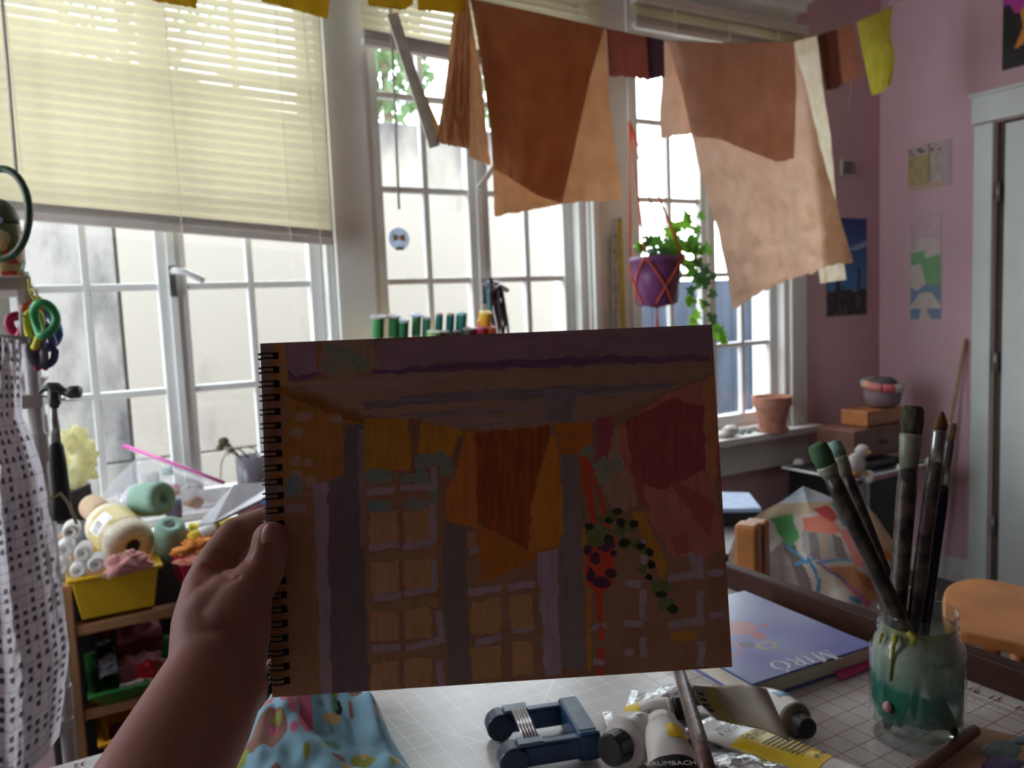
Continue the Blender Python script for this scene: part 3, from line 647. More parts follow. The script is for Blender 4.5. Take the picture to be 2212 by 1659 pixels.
# ================================================================ arm and hand
def hp(x, y, d, r): return (atd(x, y, d), pxs(r, d))
def pgdepth(x, y): q = onplane(x, y, PG0, PGN); return (q-CAM).dot(FW)
b = MB()
def capsule(a, c, sub=5):
    (p0, r0), (p1, r1) = a, c
    for i in range(sub+1):
        t = i/sub; b.blob(p0.lerp(p1, t), r0+(r1-r0)*t, 20, 12)
def chain(lst, sub=5):
    for a, c in zip(lst, lst[1:]): capsule(hp(*a), hp(*c), sub)
dp = pgdepth(585, 1180)
# forearm: radius and ulna side by side, thinning to the wrist
chain([(215, 1900, .36, 120), (305, 1700, .405, 110), (396, 1540, .445, 95), (446, 1440, .468, 80)], 8)
chain([(300, 1930, .37, 118), (372, 1720, .415, 104), (448, 1570, .455, 94), (492, 1478, .478, 80)], 8)
# on towards the elbow and the upper arm, beside the camera
pA, rA = hp(258, 1915, .365, 118); pE = Vector((-.14, .02, .845)); pS = Vector((-.24, -.22, 1.06))
capsule((pA, .034), (pE, .044), 10); capsule((pE, .044), (pS, .054), 12)
# wrist to knuckles: the palm recedes behind the thumb's base
chain([(446, 1440, .47, 80), (440, 1350, .490, 68), (440, 1275, .508, 47)], 7)
chain([(480, 1460, .482, 82), (470, 1360, .512, 64), (446, 1282, .530, 42)], 6)
chain([(500, 1480, .492, 76), (490, 1385, .530, 58), (462, 1312, .552, 38)], 6)
chain([(515, 1490, .498, 64), (505, 1420, .545, 48), (485, 1350, .568, 34)], 6)
# ball of the thumb and the thumb lying on the page
chain([(500, 1420, .482, 76), (500, 1355, .490, 84), (530, 1285, .500, 56), (571, 1228, dp-.0135, 45), (581, 1192, dp-.0125, 41), (585, 1166, dp-.0115, 40)], 7)
chain([(455, 1330, .492, 66), (500, 1275, .503, 46)], 5)
# fingers folding behind the book
chain([(440, 1270, .510, 46), (470, 1215, .522, 45), (512, 1158, .536, 42)], 6); chain([(512, 1158, .536, 42), (572, 1130, .558, 35), (620, 1128, .562, 30), (650, 1132, .560, 25)], 6)
chain([(446, 1282, .532, 42), (490, 1210, .556, 38), (560, 1165, .580, 34), (640, 1160, .578, 29), (668, 1163, .573, 25)], 6)
chain([(462, 1312, .554, 38), (510, 1235, .578, 36), (570, 1205, .597, 32), (645, 1205, .588, 28), (668, 1208, .580, 24)], 6)
chain([(485, 1350, .570, 33), (525, 1280, .592, 31), (575, 1255, .605, 28), (635, 1255, .594, 25), (652, 1257, .588, 21)], 6)
tmp = b.build('tmp_hand', M_paper)
rm = tmp.modifiers.new('r', 'REMESH'); rm.mode = 'VOXEL'; rm.voxel_size = .0017; rm.use_smooth_shade = True
sm = tmp.modifiers.new('s', 'SMOOTH'); sm.factor = .5; sm.iterations = 9
me = bpy.data.meshes.new_from_object(tmp.evaluated_get(bpy.context.evaluated_depsgraph_get())); tl = tmp.location.copy(); bpy.data.objects.remove(tmp)
# skin folds: shallow grooves pressed into the surface
folds = [([(552, 1130), (545, 1165), (543, 1188), (530, 1210)], 6, .0014), ([(470, 1192), (495, 1200), (525, 1212)], 4, .0010), ([(440, 1222), (470, 1232), (497, 1250), (515, 1245)], 4, .0011), ([(428, 1262), (455, 1260), (490, 1262), (515, 1248)], 4, .0008), ([(556, 1206), (580, 1212), (604, 1208)], 4, .0004), ([(545, 1310), (565, 1312), (580, 1310)], 4, .0006), ([(520, 1435), (545, 1432), (575, 1415)], 5, .0005)]
me.transform(Matrix.Translation(tl))
me.update()
co = np.zeros(len(me.vertices)*3); me.vertices.foreach_get('co', co); co = co.reshape(-1, 3)
no = np.zeros(len(me.vertices)*3); me.vertices.foreach_get('normal', no); no = no.reshape(-1, 3)
dd_ = co-np.array(CAM); kk = dd_ @ np.array(FW); hx_ = IW/2+F_PX*(dd_ @ np.array(RT))/kk; hy_ = IH/2-F_PX*(dd_ @ np.array(UP))/kk
facing = (no*dd_).sum(1) < 0
for pts, wd, dep in folds:
    best = np.full(len(co), 1e9)
    for (x0, y0), (x1, y1) in zip(pts, pts[1:]):
        t = np.clip(((hx_-x0)*(x1-x0)+(hy_-y0)*(y1-y0))/((x1-x0)**2+(y1-y0)**2), 0, 1)
        best = np.minimum(best, np.hypot(hx_-x0-t*(x1-x0), hy_-y0-t*(y1-y0)))
    co -= no*(dep*np.exp(-(best/wd)**2)*facing)[:, None]
U_, V_, N_ = (np.array(q_) for q_ in (PGU.normalized(), PGV.normalized(), PGN)); O_ = np.array(PG0); vlen = PGV.length; ulen = PGU.length
def press():
    d_ = co-O_; u = d_ @ U_; v = d_ @ V_; n = d_ @ N_
    near = (v > -.002) & (v < vlen+.002) & (u > -.0036) & (u < ulen)
    top = np.where(u < .0130, .0046, .0010); bot = np.where(u < .0130, -.0112, -.0076)
    inside = near & (n < top) & (n > bot)
    df, db, dl = top-n, n-bot, u+.0036
    toleft = inside & (dl < df) & (dl < db); tof = inside & ~toleft & (df <= db); tob = inside & ~toleft & (df > db)
    co[toleft] -= dl[toleft, None]*U_; co[tof] += df[tof, None]*N_; co[tob] -= db[tob, None]*N_
for _ in range(3): press()
HB = Vector((co[:, 0].mean(), co[:, 1].mean(), co[:, 2].min()))
me.vertices.foreach_set('co', (co-np.array(HB)).ravel()); me.update()
M_skin = mat('skin', S(176, 122, 106), .5, var=.10, scale=22, bump=.10, bscale=900, spec=.35)
me.materials.clear(); me.materials.append(M_skin); me.name = 'person'
arm = bpy.data.objects.new('person', me); col.objects.link(arm); arm.location = HB
tag(arm, 'bare left forearm and hand pinching the spiral edge of the sketchbook, thumb in front', 'person')
# thumb nail: a small curved plate
nc = atd(583, 1152, dp-.0252); nxu = (atd(604, 1150, dp-.0252)-nc).normalized(); nyv = (atd(588, 1120, dp-.0222)-nc).normalized(); nzv = nxu.cross(nyv).normalized()
if nzv.dot(FW) > 0: nzv = -nzv
def nailf(u, v):
    a = (u-.5)*1.9; wd = .0068*(1-.25*(2*v-1)**4); return nc+nxu*math.sin(a)*wd+nyv*((v-.5)*.0125*(1-.12*math.cos(a*1.4)))+nzv*(.0052*(math.cos(a)-1)+.0007+.0006*math.sin(v*math.pi))
MB().grid(nailf, 10, 8).build('thumb_nail', mat('nail', S(184, 128, 116), .42, var=.04), arm, smooth=True)
# ================================================================ things on the table
# ---- book
BT = TZ+.024
bR = onz(1886, 1393, BT); bF = onz(1613, 1275, BT); bN = onz(1625, 1478, BT)
e2 = bN-bR; e1 = bF-bR; e1 = e1-e2*(e1.dot(e2)/e2.length_squared)   # e2 along the title edge, e1 away from it
b0 = bR
bk = thing('art_book', 'thick hardback art book with a periwinkle-blue cover titled MIRÓ, lying upside down beside the rail', 'book', tuple(bR+(e1+e2)/2-Vector((0, 0, .024))))
M_pages = mat('book_pages', S(226, 218, 200), .8, var=.06, scale=200, stretch=(1, 1, 30))
M_bookedge = mat('periwinkle_board', S(96, 108, 176), .4, var=.04)
def bpoly(a0, a1, c0, c1, z): return [b0+e1*a+e2*c+Vector((0, 0, z)) for a, c in ((a0, c0), (a1, c0), (a1, c1), (a0, c1))]
MB().prism(bpoly(.012, .985, .015, .992, -.021), (0, 0, .018)).build('page_block', M_pages, bk)
MB().prism(bpoly(0, 1, 0, 1, -.0235), (0, 0, .0025)).build('back_board', M_bookedge, bk, bevel=.0006)
nu, nv = 220, 160
uu, vv = np.meshgrid(np.linspace(0, 1, nu+1), np.linspace(0, 1, nv+1))   # u: from title edge away (e1), v: along e2 (right to left)
im = np.zeros((nv+1, nu+1, 3)); im[:] = L3(134, 146, 214)
k_ = np.clip(.5+.9*vnoise(uu*4, vv*4, 41)+(uu-.25)*.9, 0, 1)[..., None]; im = im*(1-k_)+L3(172, 192, 232)*k_
wu = uu+.02*vnoise(uu*14, vv*14, 5); wv = vv+.02*vnoise(uu*14, vv*14, 6)
def bl(u, v, a, c_, colr, ring=None):
    q = ((wu-u)/a)**2+((wv-v)/c_)**2; mk = (q < 1) if ring is None else (q < 1) & (q > ring); im[mk] = im[mk]*.3+colr*.7
im[(wu > .62) & (np.abs(wv-.62+.5*(wu-.62)) < .05)] = L3(226, 222, 180)
bl(.56, .52, .09, .13, L3(232, 150, 142)); bl(.40, .86, .12, .16, L3(226, 150, 146), .72); bl(.30, .56, .05, .07, L3(224, 206, 120), .4); bl(.42, .50, .05, .05, L3(224, 132, 120)); bl(.36, .66, .04, .05, L3(110, 120, 130)); bl(.82, .78, .08, .2, L3(168, 190, 224)); bl(.50, .36, .02, .03, L3(220, 120, 110)); bl(.28, .95, .03, .04, L3(224, 150, 140))
printed('front_cover', b0+Vector((0, 0, .0005)), e2, e1, nv, nu, im.transpose(1, 0, 2).copy(), mat('glossy_print', (1, 1, 1), .22, attr='print'), bk, .0028, tuple(L3(96, 108, 176)))
# serif title letters, flat white print
ex = (onz(1668, 1442, BT)-onz(1803, 1414, BT)); tl_ = ex.length; ex.normalize(); ey = (e2.cross(Vector((0, 0, 1)))); ey = Vector((0, 0, 1)).cross(ex)
t0 = onz(1803, 1414, BT)+Vector((0, 0, .0008)); hh_ = pxs(40, .97)
W_ = mat('white_print', S(236, 236, 240), .4, var=0)
def glyph(polys, ox, wd, H_):
    b = MB()
    for pl in polys: b.prism([t0+ex*(ox+x*wd)+ey*((y-.5)*H_) for x, y in pl], (0, 0, .0001))
    b.build('title_letter', W_, bk)
def bar(x0, y0, x1, y1, wd): # slanted stem with a horizontal cut
    return [(x0-wd/2, y0), (x0+wd/2, y0), (x1+wd/2, y1), (x1-wd/2, y1)]
def ringp(cx, cy_, rx, ry, tx, ty, a0=0, a1=2*math.pi, n=24):
    out = []
    for i in range(n):
        p, q = a0+(a1-a0)*i/n, a0+(a1-a0)*(i+1)/n
        out.append([(cx+rx*math.cos(p), cy_+ry*math.sin(p)), (cx+rx*math.cos(q), cy_+ry*math.sin(q)), (cx+(rx-tx)*math.cos(q), cy_+(ry-ty)*math.sin(q)), (cx+(rx-tx)*math.cos(p), cy_+(ry-ty)*math.sin(p))])
    return out
u_ = tl_/3.7
glyph([bar(.12, 0, .16, 1, .05), bar(.2, 1, .5, .02, .16), bar(.8, 1, .5, .02, .06), bar(.88, 0, .84, 1, .15), [(0, 0), (.24, 0), (.24, .05), (0, .05)], [(.72, 0), (1.02, 0), (1.02, .05), (.72, .05)], [(.02, .95), (.2, .95), (.2, 1), (.02, 1)], [(.8, .95), (1, .95), (1, 1), (.8, 1)]], 0, u_*1.15, hh_*1.15)
glyph([bar(.5, 0, .5, 1, .3), [(.15, 0), (.85, 0), (.85, .06), (.15, .06)], [(.15, .94), (.85, .94), (.85, 1), (.15, 1)]], u_*1.3, u_*.45, hh_)
glyph([bar(.2, 0, .2, 1, .2), [(.02, 0), (.4, 0), (.4, .06), (.02, .06)], [(.02, .94), (.3, .94), (.3, 1), (.02, 1)], bar(.92, 0, .45, .5, .2)]+ringp(.3, .73, .5, .27, .2, .08, -1.57, 1.57, 12), u_*1.85, u_*.8, hh_)
glyph(ringp(.5, .5, .5, .52, .17, .07)+[[(.42, 1.12), (.52, 1.1), (.72, 1.3), (.6, 1.34)]], u_*2.75, u_*.95, hh_)
# pink sheet under the book
pk = [onz(1786, 1438, TZ+.006), onz(1900, 1404, TZ+.006), onz(1912, 1428, TZ+.002), onz(1818, 1470, TZ+.002)]
b = MB().prism([p for p in pk], (0, 0, .0006)); tag(b.build('pink_sheet', mat('hot_pink_paper', S(232, 84, 158), .6, var=.03)), 'hot pink paper sheet sticking out from under the blue art book', 'paper')

# ---- jar of brushes
jb = onz(1980, 1592, TZ); jd = (jb-CAM).dot(FW); jr = pxs(94, jd)
jar = thing('glass_jar', 'clear glass jar with a teal paint stain band holding the paintbrushes', 'jar', tuple(jb))
J = MB(); J.M = Matrix.Translation(jb)
jh = .137
J.lathe([(jr*.5, .0), (jr*.9, .0), (jr*.99, .006), (jr, .014), (jr, jh*.66), (jr*.97, jh*.74), (jr*.86, jh*.80), (jr*.81, jh*.83), (jr*.86, jh*.85), (jr*.81, jh*.87), (jr*.85, jh*.90), (jr*.82, jh*.93), (jr*.84, jh*.985), (jr*.82, jh), (jr*.79, jh*.99), (jr*.77, jh*.9), (jr*.8, jh*.8), (jr*.93, jh*.7), (jr*.95, .02), (jr*.8, .011), (jr*.3, .010)], 40)
gm = bpy.data.materials.new('jar_glass'); gm.use_nodes = True; p = gm.node_tree.nodes['Principled BSDF']; p.inputs['Transmission Weight'].default_value = 1; p.inputs['Roughness'].default_value = .03; p.inputs['IOR'].default_value = 1.35; p.inputs['Base Color'].default_value = (.93, .98, .96, 1)
J.build('glass', glass_mat('jar_thin_glass', (.95, .98, .97), .65, .02), jar, smooth=True)
# dried paint film on the inside
fm = bpy.data.materials.new('dried_paint_film'); fm.use_nodes = True; N = fm.node_tree.nodes; L = fm.node_tree.links; p = N['Principled BSDF']; p.inputs['Roughness'].default_value = .4
tc = N.new('ShaderNodeTexCoord'); sp = N.new('ShaderNodeSeparateXYZ'); L.new(tc.outputs['Object'], sp.inputs[0])
nz = N.new('ShaderNodeTexNoise'); nz.inputs['Scale'].default_value = 60; nz.inputs['Detail'].default_value = 6; mp = N.new('ShaderNodeMapping'); mp.inputs['Scale'].default_value = (1, 1, .35); L.new(tc.outputs['Object'], mp.inputs[0]); L.new(mp.outputs[0], nz.inputs['Vector'])
ma = N.new('ShaderNodeMath'); ma.operation = 'MULTIPLY_ADD'; L.new(nz.outputs[0], ma.inputs[0]); ma.inputs[1].default_value = .022; L.new(sp.outputs[2], ma.inputs[2])
mr = N.new('ShaderNodeMapRange'); L.new(ma.outputs[0], mr.inputs[0]); mr.inputs[1].default_value = .0; mr.inputs[2].default_value = .15
rp = N.new('ShaderNodeValToRGB'); L.new(mr.outputs[0], rp.inputs[0]); cr = rp.color_ramp; cr.elements[0].position = 0; cr.elements[0].color = (*S(180, 190, 180), .03); cr.elements[1].position = 1; cr.elements[1].color = (*S(160, 170, 120), .35)
for pos, cc, al in ((.265, (150, 180, 170), .06), (.285, (26, 112, 96), .95), (.50, (34, 120, 102), .94), (.53, (130, 176, 156), .6), (.64, (176, 196, 178), .62), (.80, (196, 206, 190), .6), (.90, (160, 164, 80), .75)):
    e = cr.elements.new(pos); e.color = (*S(*cc), al)
n2 = N.new('ShaderNodeTexNoise'); n2.inputs['Scale'].default_value = 38; n2.inputs['Detail'].default_value = 3; L.new(mp.outputs[0], n2.inputs['Vector'])
m2 = N.new('ShaderNodeMapRange'); L.new(n2.outputs[0], m2.inputs[0]); m2.inputs[1].default_value = .3; m2.inputs[2].default_value = .62; m2.inputs[3].default_value = .55; m2.inputs[4].default_value = 1.15
mu = N.new('ShaderNodeMath'); mu.operation = 'MULTIPLY'; mu.use_clamp = True; L.new(rp.outputs[1], mu.inputs[0]); L.new(m2.outputs[0], mu.inputs[1])
L.new(rp.outputs[0], p.inputs['Base Color']); L.new(mu.outputs[0], p.inputs['Alpha'])
J = MB(); J.M = Matrix.Translation(jb); J.lathe([(jr*.94, .012), (jr*.945, .02), (jr*.945, jh*.66), (jr*.91, jh*.74), (jr*.79, jh*.81), (jr*.765, jh*.9)], 40, caps=False); J.build('paint_film', fm, jar, smooth=True)
M_drip = mat('olive_drip', S(150, 146, 40), .4, var=.3, scale=60)
def jsurf(px, py, kk_=1.012):
    d = ray(px, py); best = None
    # meet the ray with the jar's upright cylinder on the near side
    A2 = d.x*d.x+d.y*d.y; o = CAM-jb; B2 = 2*(o.x*d.x+o.y*d.y); C2 = o.x*o.x+o.y*o.y-(jr*kk_)**2; D2 = B2*B2-4*A2*C2
    return CAM+d*((-B2-math.sqrt(max(0, D2)))/(2*A2))
for pts, r_ in (([(1935, 1372), (1930, 1395), (1926, 1430), (1922, 1470)], [.0035, .002, .0014, .001]), ([(1960, 1366), (1975, 1378), (1972, 1395)], [.003, .004, .002]), ([(1905, 1368), (1900, 1390)], [.002, .001])):
    MB().sweep([jsurf(*q, .97 if q[1] > 1385 else .9) for q in pts], r_, 8).build('paint_drip', M_drip, jar, smooth=True)
MB().blob(jsurf(1917, 1527), (.0045, .0045, .0055), 12, 8).build('paint_dab', mat('pale_pink_paint', S(214, 160, 168), .5), jar, smooth=True)

M_dirty = mat('paint_caked_handle', S(46, 36, 33), .4, var=.6, scale=70, c2=S(112, 98, 90), bump=.25, bscale=160)
M_dirty2 = mat('dark_caked_handle', S(30, 25, 24), .35, var=.6, scale=70, c2=S(84, 70, 62), bump=.25, bscale=160)
M_navy = mat('navy_lacquer', S(24, 30, 62), .25, var=.05)
M_ferr = mat('ferrule_metal', S(176, 178, 176), .3, .85, var=.25, scale=60)
M_fdirty = mat('painted_ferrule', S(190, 190, 170), .5, .2, var=.3, scale=70, c2=S(120, 130, 100))
def brush(label, tip, base, dt, wt, wb, bl_, fl_, mh, mf, mb_, flat=.55, zb=.016, pointed=False, group=None):
    """tip and base in pixels; dt depth of the tip; bl_/fl_ ends of bristles and ferrule along the length"""
    A = atd(*tip, dt); Bp = onz(*base, TZ+zb)
    t = thing('paintbrush', label, 'paintbrush', tuple(Bp))
    d = (Bp-A); wA, wB = pxs(wt/2, dt), pxs(wb/2, jd)
    def P(k): return A+d*k
    side = d.normalized().cross(FW).normalized()
    if pointed: b = MB().sweep([P(0), P(bl_*.3), P(bl_*.7), P(bl_*1.05)], [wA*.12, wA*.55, wA, wA*.85], 12, flat, upv=FW)
    else: b = MB().sweep([P(-.004), P(bl_*.08), P(bl_*.5), P(bl_*1.05)], [wA*.75, wA*.95, wA*1.03, wA*.92], 14, flat, upv=FW)
    b.build('bristles', mb_, t, smooth=True)
    MB().sweep([P(bl_), P(bl_+.01), P((bl_+fl_)/2), P(fl_)], [wA*.95, wA, wA*.92, wB*1.02], 14, (flat+1)/2, upv=FW).build('ferrule', mf, t, smooth=True)
    MB().sweep([P(fl_-.005), P(fl_+.05), P((fl_+1)/2), P(.97), P(1)], [wB*.98, wB*1.12, wB*1.0, wB*.7, wB*.4], 14, upv=FW).build('handle', mh, t, smooth=True)
    return t
M_bgreen = mat('green_stained_bristle', S(100, 156, 116), .8, var=.35, scale=90, c2=S(70, 90, 52), stretch=(1, 1, .2))
M_bteal = mat('pale_teal_bristle', S(150, 186, 174), .8, var=.4, scale=90)
M_bdark = mat('dark_bristle', S(60, 56, 48), .8, var=.5, scale=120, c2=S(110, 108, 84), stretch=(3, 3, .3), bump=.5, bscale=400)
M_bbrown = mat('sable_bristle', S(116, 80, 40), .7, var=.3, scale=120)
M_bpale = mat('pale_bristle', S(196, 168, 142), .8, var=.15, scale=150)
brush('caked brush leaning left with green-stained bristles, leftmost in the jar', (1764, 962), (2064.6, 1587.6), jd-.010, 46, 33, .07, .11, M_dirty2, M_fdirty, M_bgreen, .8)
brush('caked brush leaning left with pale teal tip, second from left in the jar', (1801, 955), (2045.8, 1576.1), jd+.050, 34, 27, .055, .12, M_dirty2, M_fdirty, M_bteal, .7)
brush('widest upright brush with dark dried bristles and a pale painted ferrule', (1973, 880), (1917.2, 1573.7), jd+.009, 48, 37, .085, .20, M_dirty, M_fdirty, M_bdark, .6)
brush('upright filbert brush with brown pointed bristles and a silver ferrule', (2036, 888), (1942.9, 1569.1), jd-.011, 32, 29, .06, .17, M_dirty, M_ferr, M_bbrown, .7, pointed=True)
brush('slim brush with pale bristles, long silver ferrule and navy handle', (2057, 916), (1972.1, 1549.2), jd+.0, 22, 22, .055, .22, M_navy, M_ferr, M_bpale, .6)

# ---- long brush lying over the paint tubes
A = onz(1460, 1425, .800); Bp = onz(1540, 1700, .822)
lb = thing('paintbrush', 'dark paint-smeared brush handle lying across the paint tubes below the sketchbook', 'paintbrush', tuple((A+Bp)/2))
d = (A-Bp); A2 = A+d.normalized()*.10
MB().sweep([Bp, Bp.lerp(A, .3), Bp.lerp(A, .7), A], [.0062, .0072, .0068, .0058], 14).build('handle', mat('smeared_handle', S(52, 42, 52), .35, var=.5, scale=45, c2=S(120, 80, 72), bump=.2), lb, smooth=True)
MB().sweep([A, A.lerp(A2, .5)], [.006, .007], 14).build('ferrule', M_ferr, lb, smooth=True)
MB().sweep([A.lerp(A2, .5), A.lerp(A2, .8), A2], [.007, .0065, .002], 12).build('bristles', M_bdark, lb, smooth=True)
# ---- brush handle end at the lower right
A = onz(2106, 1577, TZ+.014); Bp = onz(1972, 1678, TZ+.010)
lb = thing('paintbrush', 'worn wooden brush handle lying on the cardboard palette', 'paintbrush', tuple((A+Bp)/2))
d = (Bp-A).normalized()
MB().sweep([A-d*.003, A, A.lerp(Bp, .4), Bp, Bp+d*.06], [.003, .0058, .0060, .0062, .005], 12).build('handle', mat('worn_wood_handle', S(122, 94, 72), .5, var=.3, scale=30, stretch=(1, 1, 1)), lb, smooth=True)
MB().sweep([Bp+d*.06, Bp+d*.09], [.0052, .0062], 12).build('ferrule', M_ferr, lb, smooth=True)

# ---- cardboard palette with paint puddles
M_card = mat('cardboard', S(178, 142, 112), .85, var=.1, scale=40)
cq = [onz(2098, 1573, TZ), onz(2290, 1618, TZ), onz(2260, 1760, TZ), onz(1990, 1668, TZ)]
pt_ = thing('cardboard_palette', 'brown cardboard palette with grey-blue and violet paint puddles at the lower right', 'palette', tuple(sum(cq, Vector())/4))
MB().prism([q+Vector((0, 0, .0003)) for q in cq], (0, 0, .003)).build('card', M_card, pt_)
for x, y, a, c_, cc, sd in ((2165, 1620, 44, 22, (96, 122, 124), 1), (2165, 1655, 44, 24, (74, 58, 104), 2), (2060, 1672, 40, 14, (60, 48, 66), 3), (2205, 1600, 26, 10, (104, 128, 130), 4)):
    c0 = onz(x, y, TZ+.0035); ax = onz(x+a, y, TZ+.0035)-c0; ay = onz(x, y-c_, TZ+.0035)-c0; b = MB()
    ring_ = [c0+(ax*math.cos(t)+ay*math.sin(t))*(1+.35*mnoise.noise(Vector((math.cos(t)*1.5, math.sin(t)*1.5, sd)))) for t in np.linspace(0, 2*math.pi, 25)[:-1]]
    b.add([c0+Vector((0, 0, .0014))]+[c0+(q-c0)*.8+Vector((0, 0, .0012)) for q in ring_]+ring_, [(0, 1+i, 1+(i+1) % 24) for i in range(24)]+[(1+i, 25+i, 25+(i+1) % 24, 1+(i+1) % 24) for i in range(24)]); b.build('paint_puddle', mat('puddle_%d' % sd, S(*cc), .35, var=.2, scale=60), pt_, smooth=True)

# ---- paint tubes
M_tube = mat('white_tube', S(216, 212, 208), .32, var=.05, scale=30, bump=.12, bscale=60)
M_foil = mat('crumpled_foil', S(206, 208, 212), .25, .7, var=.12, scale=40, bump=.7, bscale=70)
M_black = mat('black_plastic', S(26, 25, 28), .35, var=.1)
M_yel = mat('yellow_label', S(240, 204, 20), .4, var=.04)
M_txt = mat('dark_ink', S(54, 52, 48), .6, var=0)
def tube(label, cap, tail, r, flatw=1.35, cap_m=M_black, body_m=M_tube, cap_len=.022, cap_r=.62, bands=(), roll=0, shoulder_m=None, flat_t=.25, wob=.0):
    """cap and tail are 3D points on the tube's axis"""
    cap, tail = Vector(cap), Vector(tail); ax = (tail-cap).normalized(); Ln = (tail-cap).length
    sd = ax.cross(Vector((0, 0, 1))).normalized(); upv = sd.cross(ax).normalized()
    if roll: q = Matrix.Rotation(roll, 3, ax); sd = q @ sd; upv = q @ upv
    t = thing('paint_tube', label, 'paint tube', (cap.x, cap.y, TZ))
    def surf(u, v, off=0):
        a = 2*math.pi*u; s_ = max(0, (v-flat_t)/(1-flat_t)); wa = r*(1+(flatw-1)*s_)+off; wb = r*(1-.92*s_**1.2)+off
        k = 1+wob*mnoise.noise(Vector((math.cos(a)*2, math.sin(a)*2, v*7+Ln*99)))
        return cap+ax*(v*Ln)+sd*math.cos(a)*wa*k+upv*math.sin(a)*wb*k-Vector((0, 0, 1))*(r-wb)*.4*s_
    MB().grid(lambda u, v: surf(u, v), 28, 18, True).build('body', body_m, t, smooth=True)
    for v0, v1, u0, u1, mm in bands:
        MB().grid(lambda u, v: surf(u0+(u1-u0)*u, v0+(v1-v0)*v, .0004), 16, 6).build('label_band', mm, t, smooth=True)
    e0 = surf(0, .985); e1_ = surf(.5, .985); mid_ = (e0+e1_)/2
    MB().box(mid_+ax*.004, ((e1_-e0).length, .0030, .010), Matrix((( (e1_-e0).normalized().x, upv.x, ax.x), ((e1_-e0).normalized().y, upv.y, ax.y), ((e1_-e0).normalized().z, upv.z, ax.z)))).build('crimp', M_foil, t, bevel=.0008)
    sh = MB(); sh.sweep([cap, cap-ax*.004, cap-ax*.010], [r*1.01, r*.93, r*.5], 28); sh.build('shoulder', shoulder_m or body_m, t, smooth=True)
    cp = MB(); cr_ = r*cap_r
    cp.sweep([cap-ax*.0085, cap-ax*.010, cap-ax*(.008+cap_len*.9), cap-ax*(.008+cap_len), cap-ax*(.0078+cap_len)], [cr_*.95, cr_, cr_*.94, cr_*.86, cr_*.55], 22); cp.build('cap', cap_m, t, smooth=False, bevel=.0008)
    return t, surf, ax, sd, upv
g_ = 'paint tubes on the mat'
r1 = .025
T1, s1, ax1, sd1, up1 = tube('white paint tube with a round black cap pointing left, beside the blue clamp tool', onz(1352, 1604, TZ+r1), onz(1446, 1558, TZ+.014), r1, 1.2, cap_r=.66, cap_len=.020, bands=((.55, .78, .06, .44, M_yel),), shoulder_m=mat('pale_shoulder', S(200, 194, 190), .4))
textm('60 ml', .011, frame(s1(.22, .30)+up1*.0012, -ax1, up1), M_txt, 'printed_text', T1)
tube('small tube with yellow band and silver crimp lying behind the black-capped white tube', onz(1440, 1532, TZ+.0135), onz(1322, 1548, TZ+.009), .0125, 1.5, cap_r=1.0, cap_len=.018, bands=((.5, .75, .05, .45, M_yel),))
tube('crumpled silver foil tube at the back of the tube pile under the sketchbook', onz(1486, 1502, TZ+.0145), onz(1372, 1502, TZ+.008), .014, 1.5, body_m=M_foil, cap_r=.8, cap_m=mat('olive_cap', S(96, 92, 62), .4), wob=.25, flat_t=.05)
r3 = .021
T3, s3, ax3, sd3, up3 = tube('white paint tube with a white domed cap and a black brand label, nearest the camera', onz(1436, 1590, TZ+.034), onz(1478, 1745, TZ+.026), r3, 1.5, cap_m=mat('white_cap', S(220, 216, 210), .35), cap_r=.82, cap_len=.014, bands=((.10, .30, .24, .40, M_yel), (.50, .98, .04, .46, M_black)), wob=.05)
cen = s3(.25, .60)+up3*.0018
textm('GRUMBACHER', .0085, frame(cen, sd3 if sd3.dot(RT) > 0 else -sd3, up3), mat('pale_print', S(200, 196, 190), .5, var=0), 'printed_text', T3)
textm('ACADEMY', .0060, frame(s3(.42, .66)+up3*.0018, sd3 if sd3.dot(RT) > 0 else -sd3, up3), MATS['pale_print'], 'printed_text', T3)
r4 = .020
T4, s4, ax4, sd4, up4 = tube('long flattened tube with a yellow text label at the front of the pile', onz(1880, 1722, TZ+r4), onz(1528, 1548, TZ+.018), r4, 1.5, bands=((.22, .72, .04, .46, M_yel),), wob=.06, flat_t=.0)
xr = -ax4; fr4 = lambda v, off=.0: frame(s4(.25, v)+up4*(.0016)+sd4*off, sd4, up4)
for v, tx_, sz in ((.86, 'WINSOR', .0085), (.80, '& NEWTON', .0085), (.68, 'GALERIA', .0080), (.64, 'ACRYLIC', .0060)): textm(tx_, sz, fr4(v), M_txt, 'printed_text', T4)
for v in (.56, .53, .50, .47, .44, .41, .38, .35): MB().box(s4(.25, v)+up4*.0013, (.0012, .026, .0004), Matrix(((ax4.x, sd4.x, up4.x), (ax4.y, sd4.y, up4.y), (ax4.z, sd4.z, up4.z)))).build('text_line', M_txt, T4)
textm('60 ml', .0070, fr4(.27), M_txt, 'printed_text', T4)
# silver-white crumpled tube in front
tube('crumpled foil tube in front of the yellow-labelled tube', onz(1700, 1700, TZ+.016), onz(1530, 1618, TZ+.012), .016, 1.5, body_m=M_foil, wob=.3, flat_t=.0)
r6 = .0185
tube('white tube with a dark shoulder and round black cap facing the camera', onz(1716, 1554, TZ+r6), onz(1610, 1478, TZ+.012), r6, 1.3, cap_r=.62, cap_len=.016, shoulder_m=mat('brown_shoulder', S(96, 82, 68), .4), bands=((.18, .34, .0, .30, mat('blue_dab', S(86, 150, 186), .4)),))
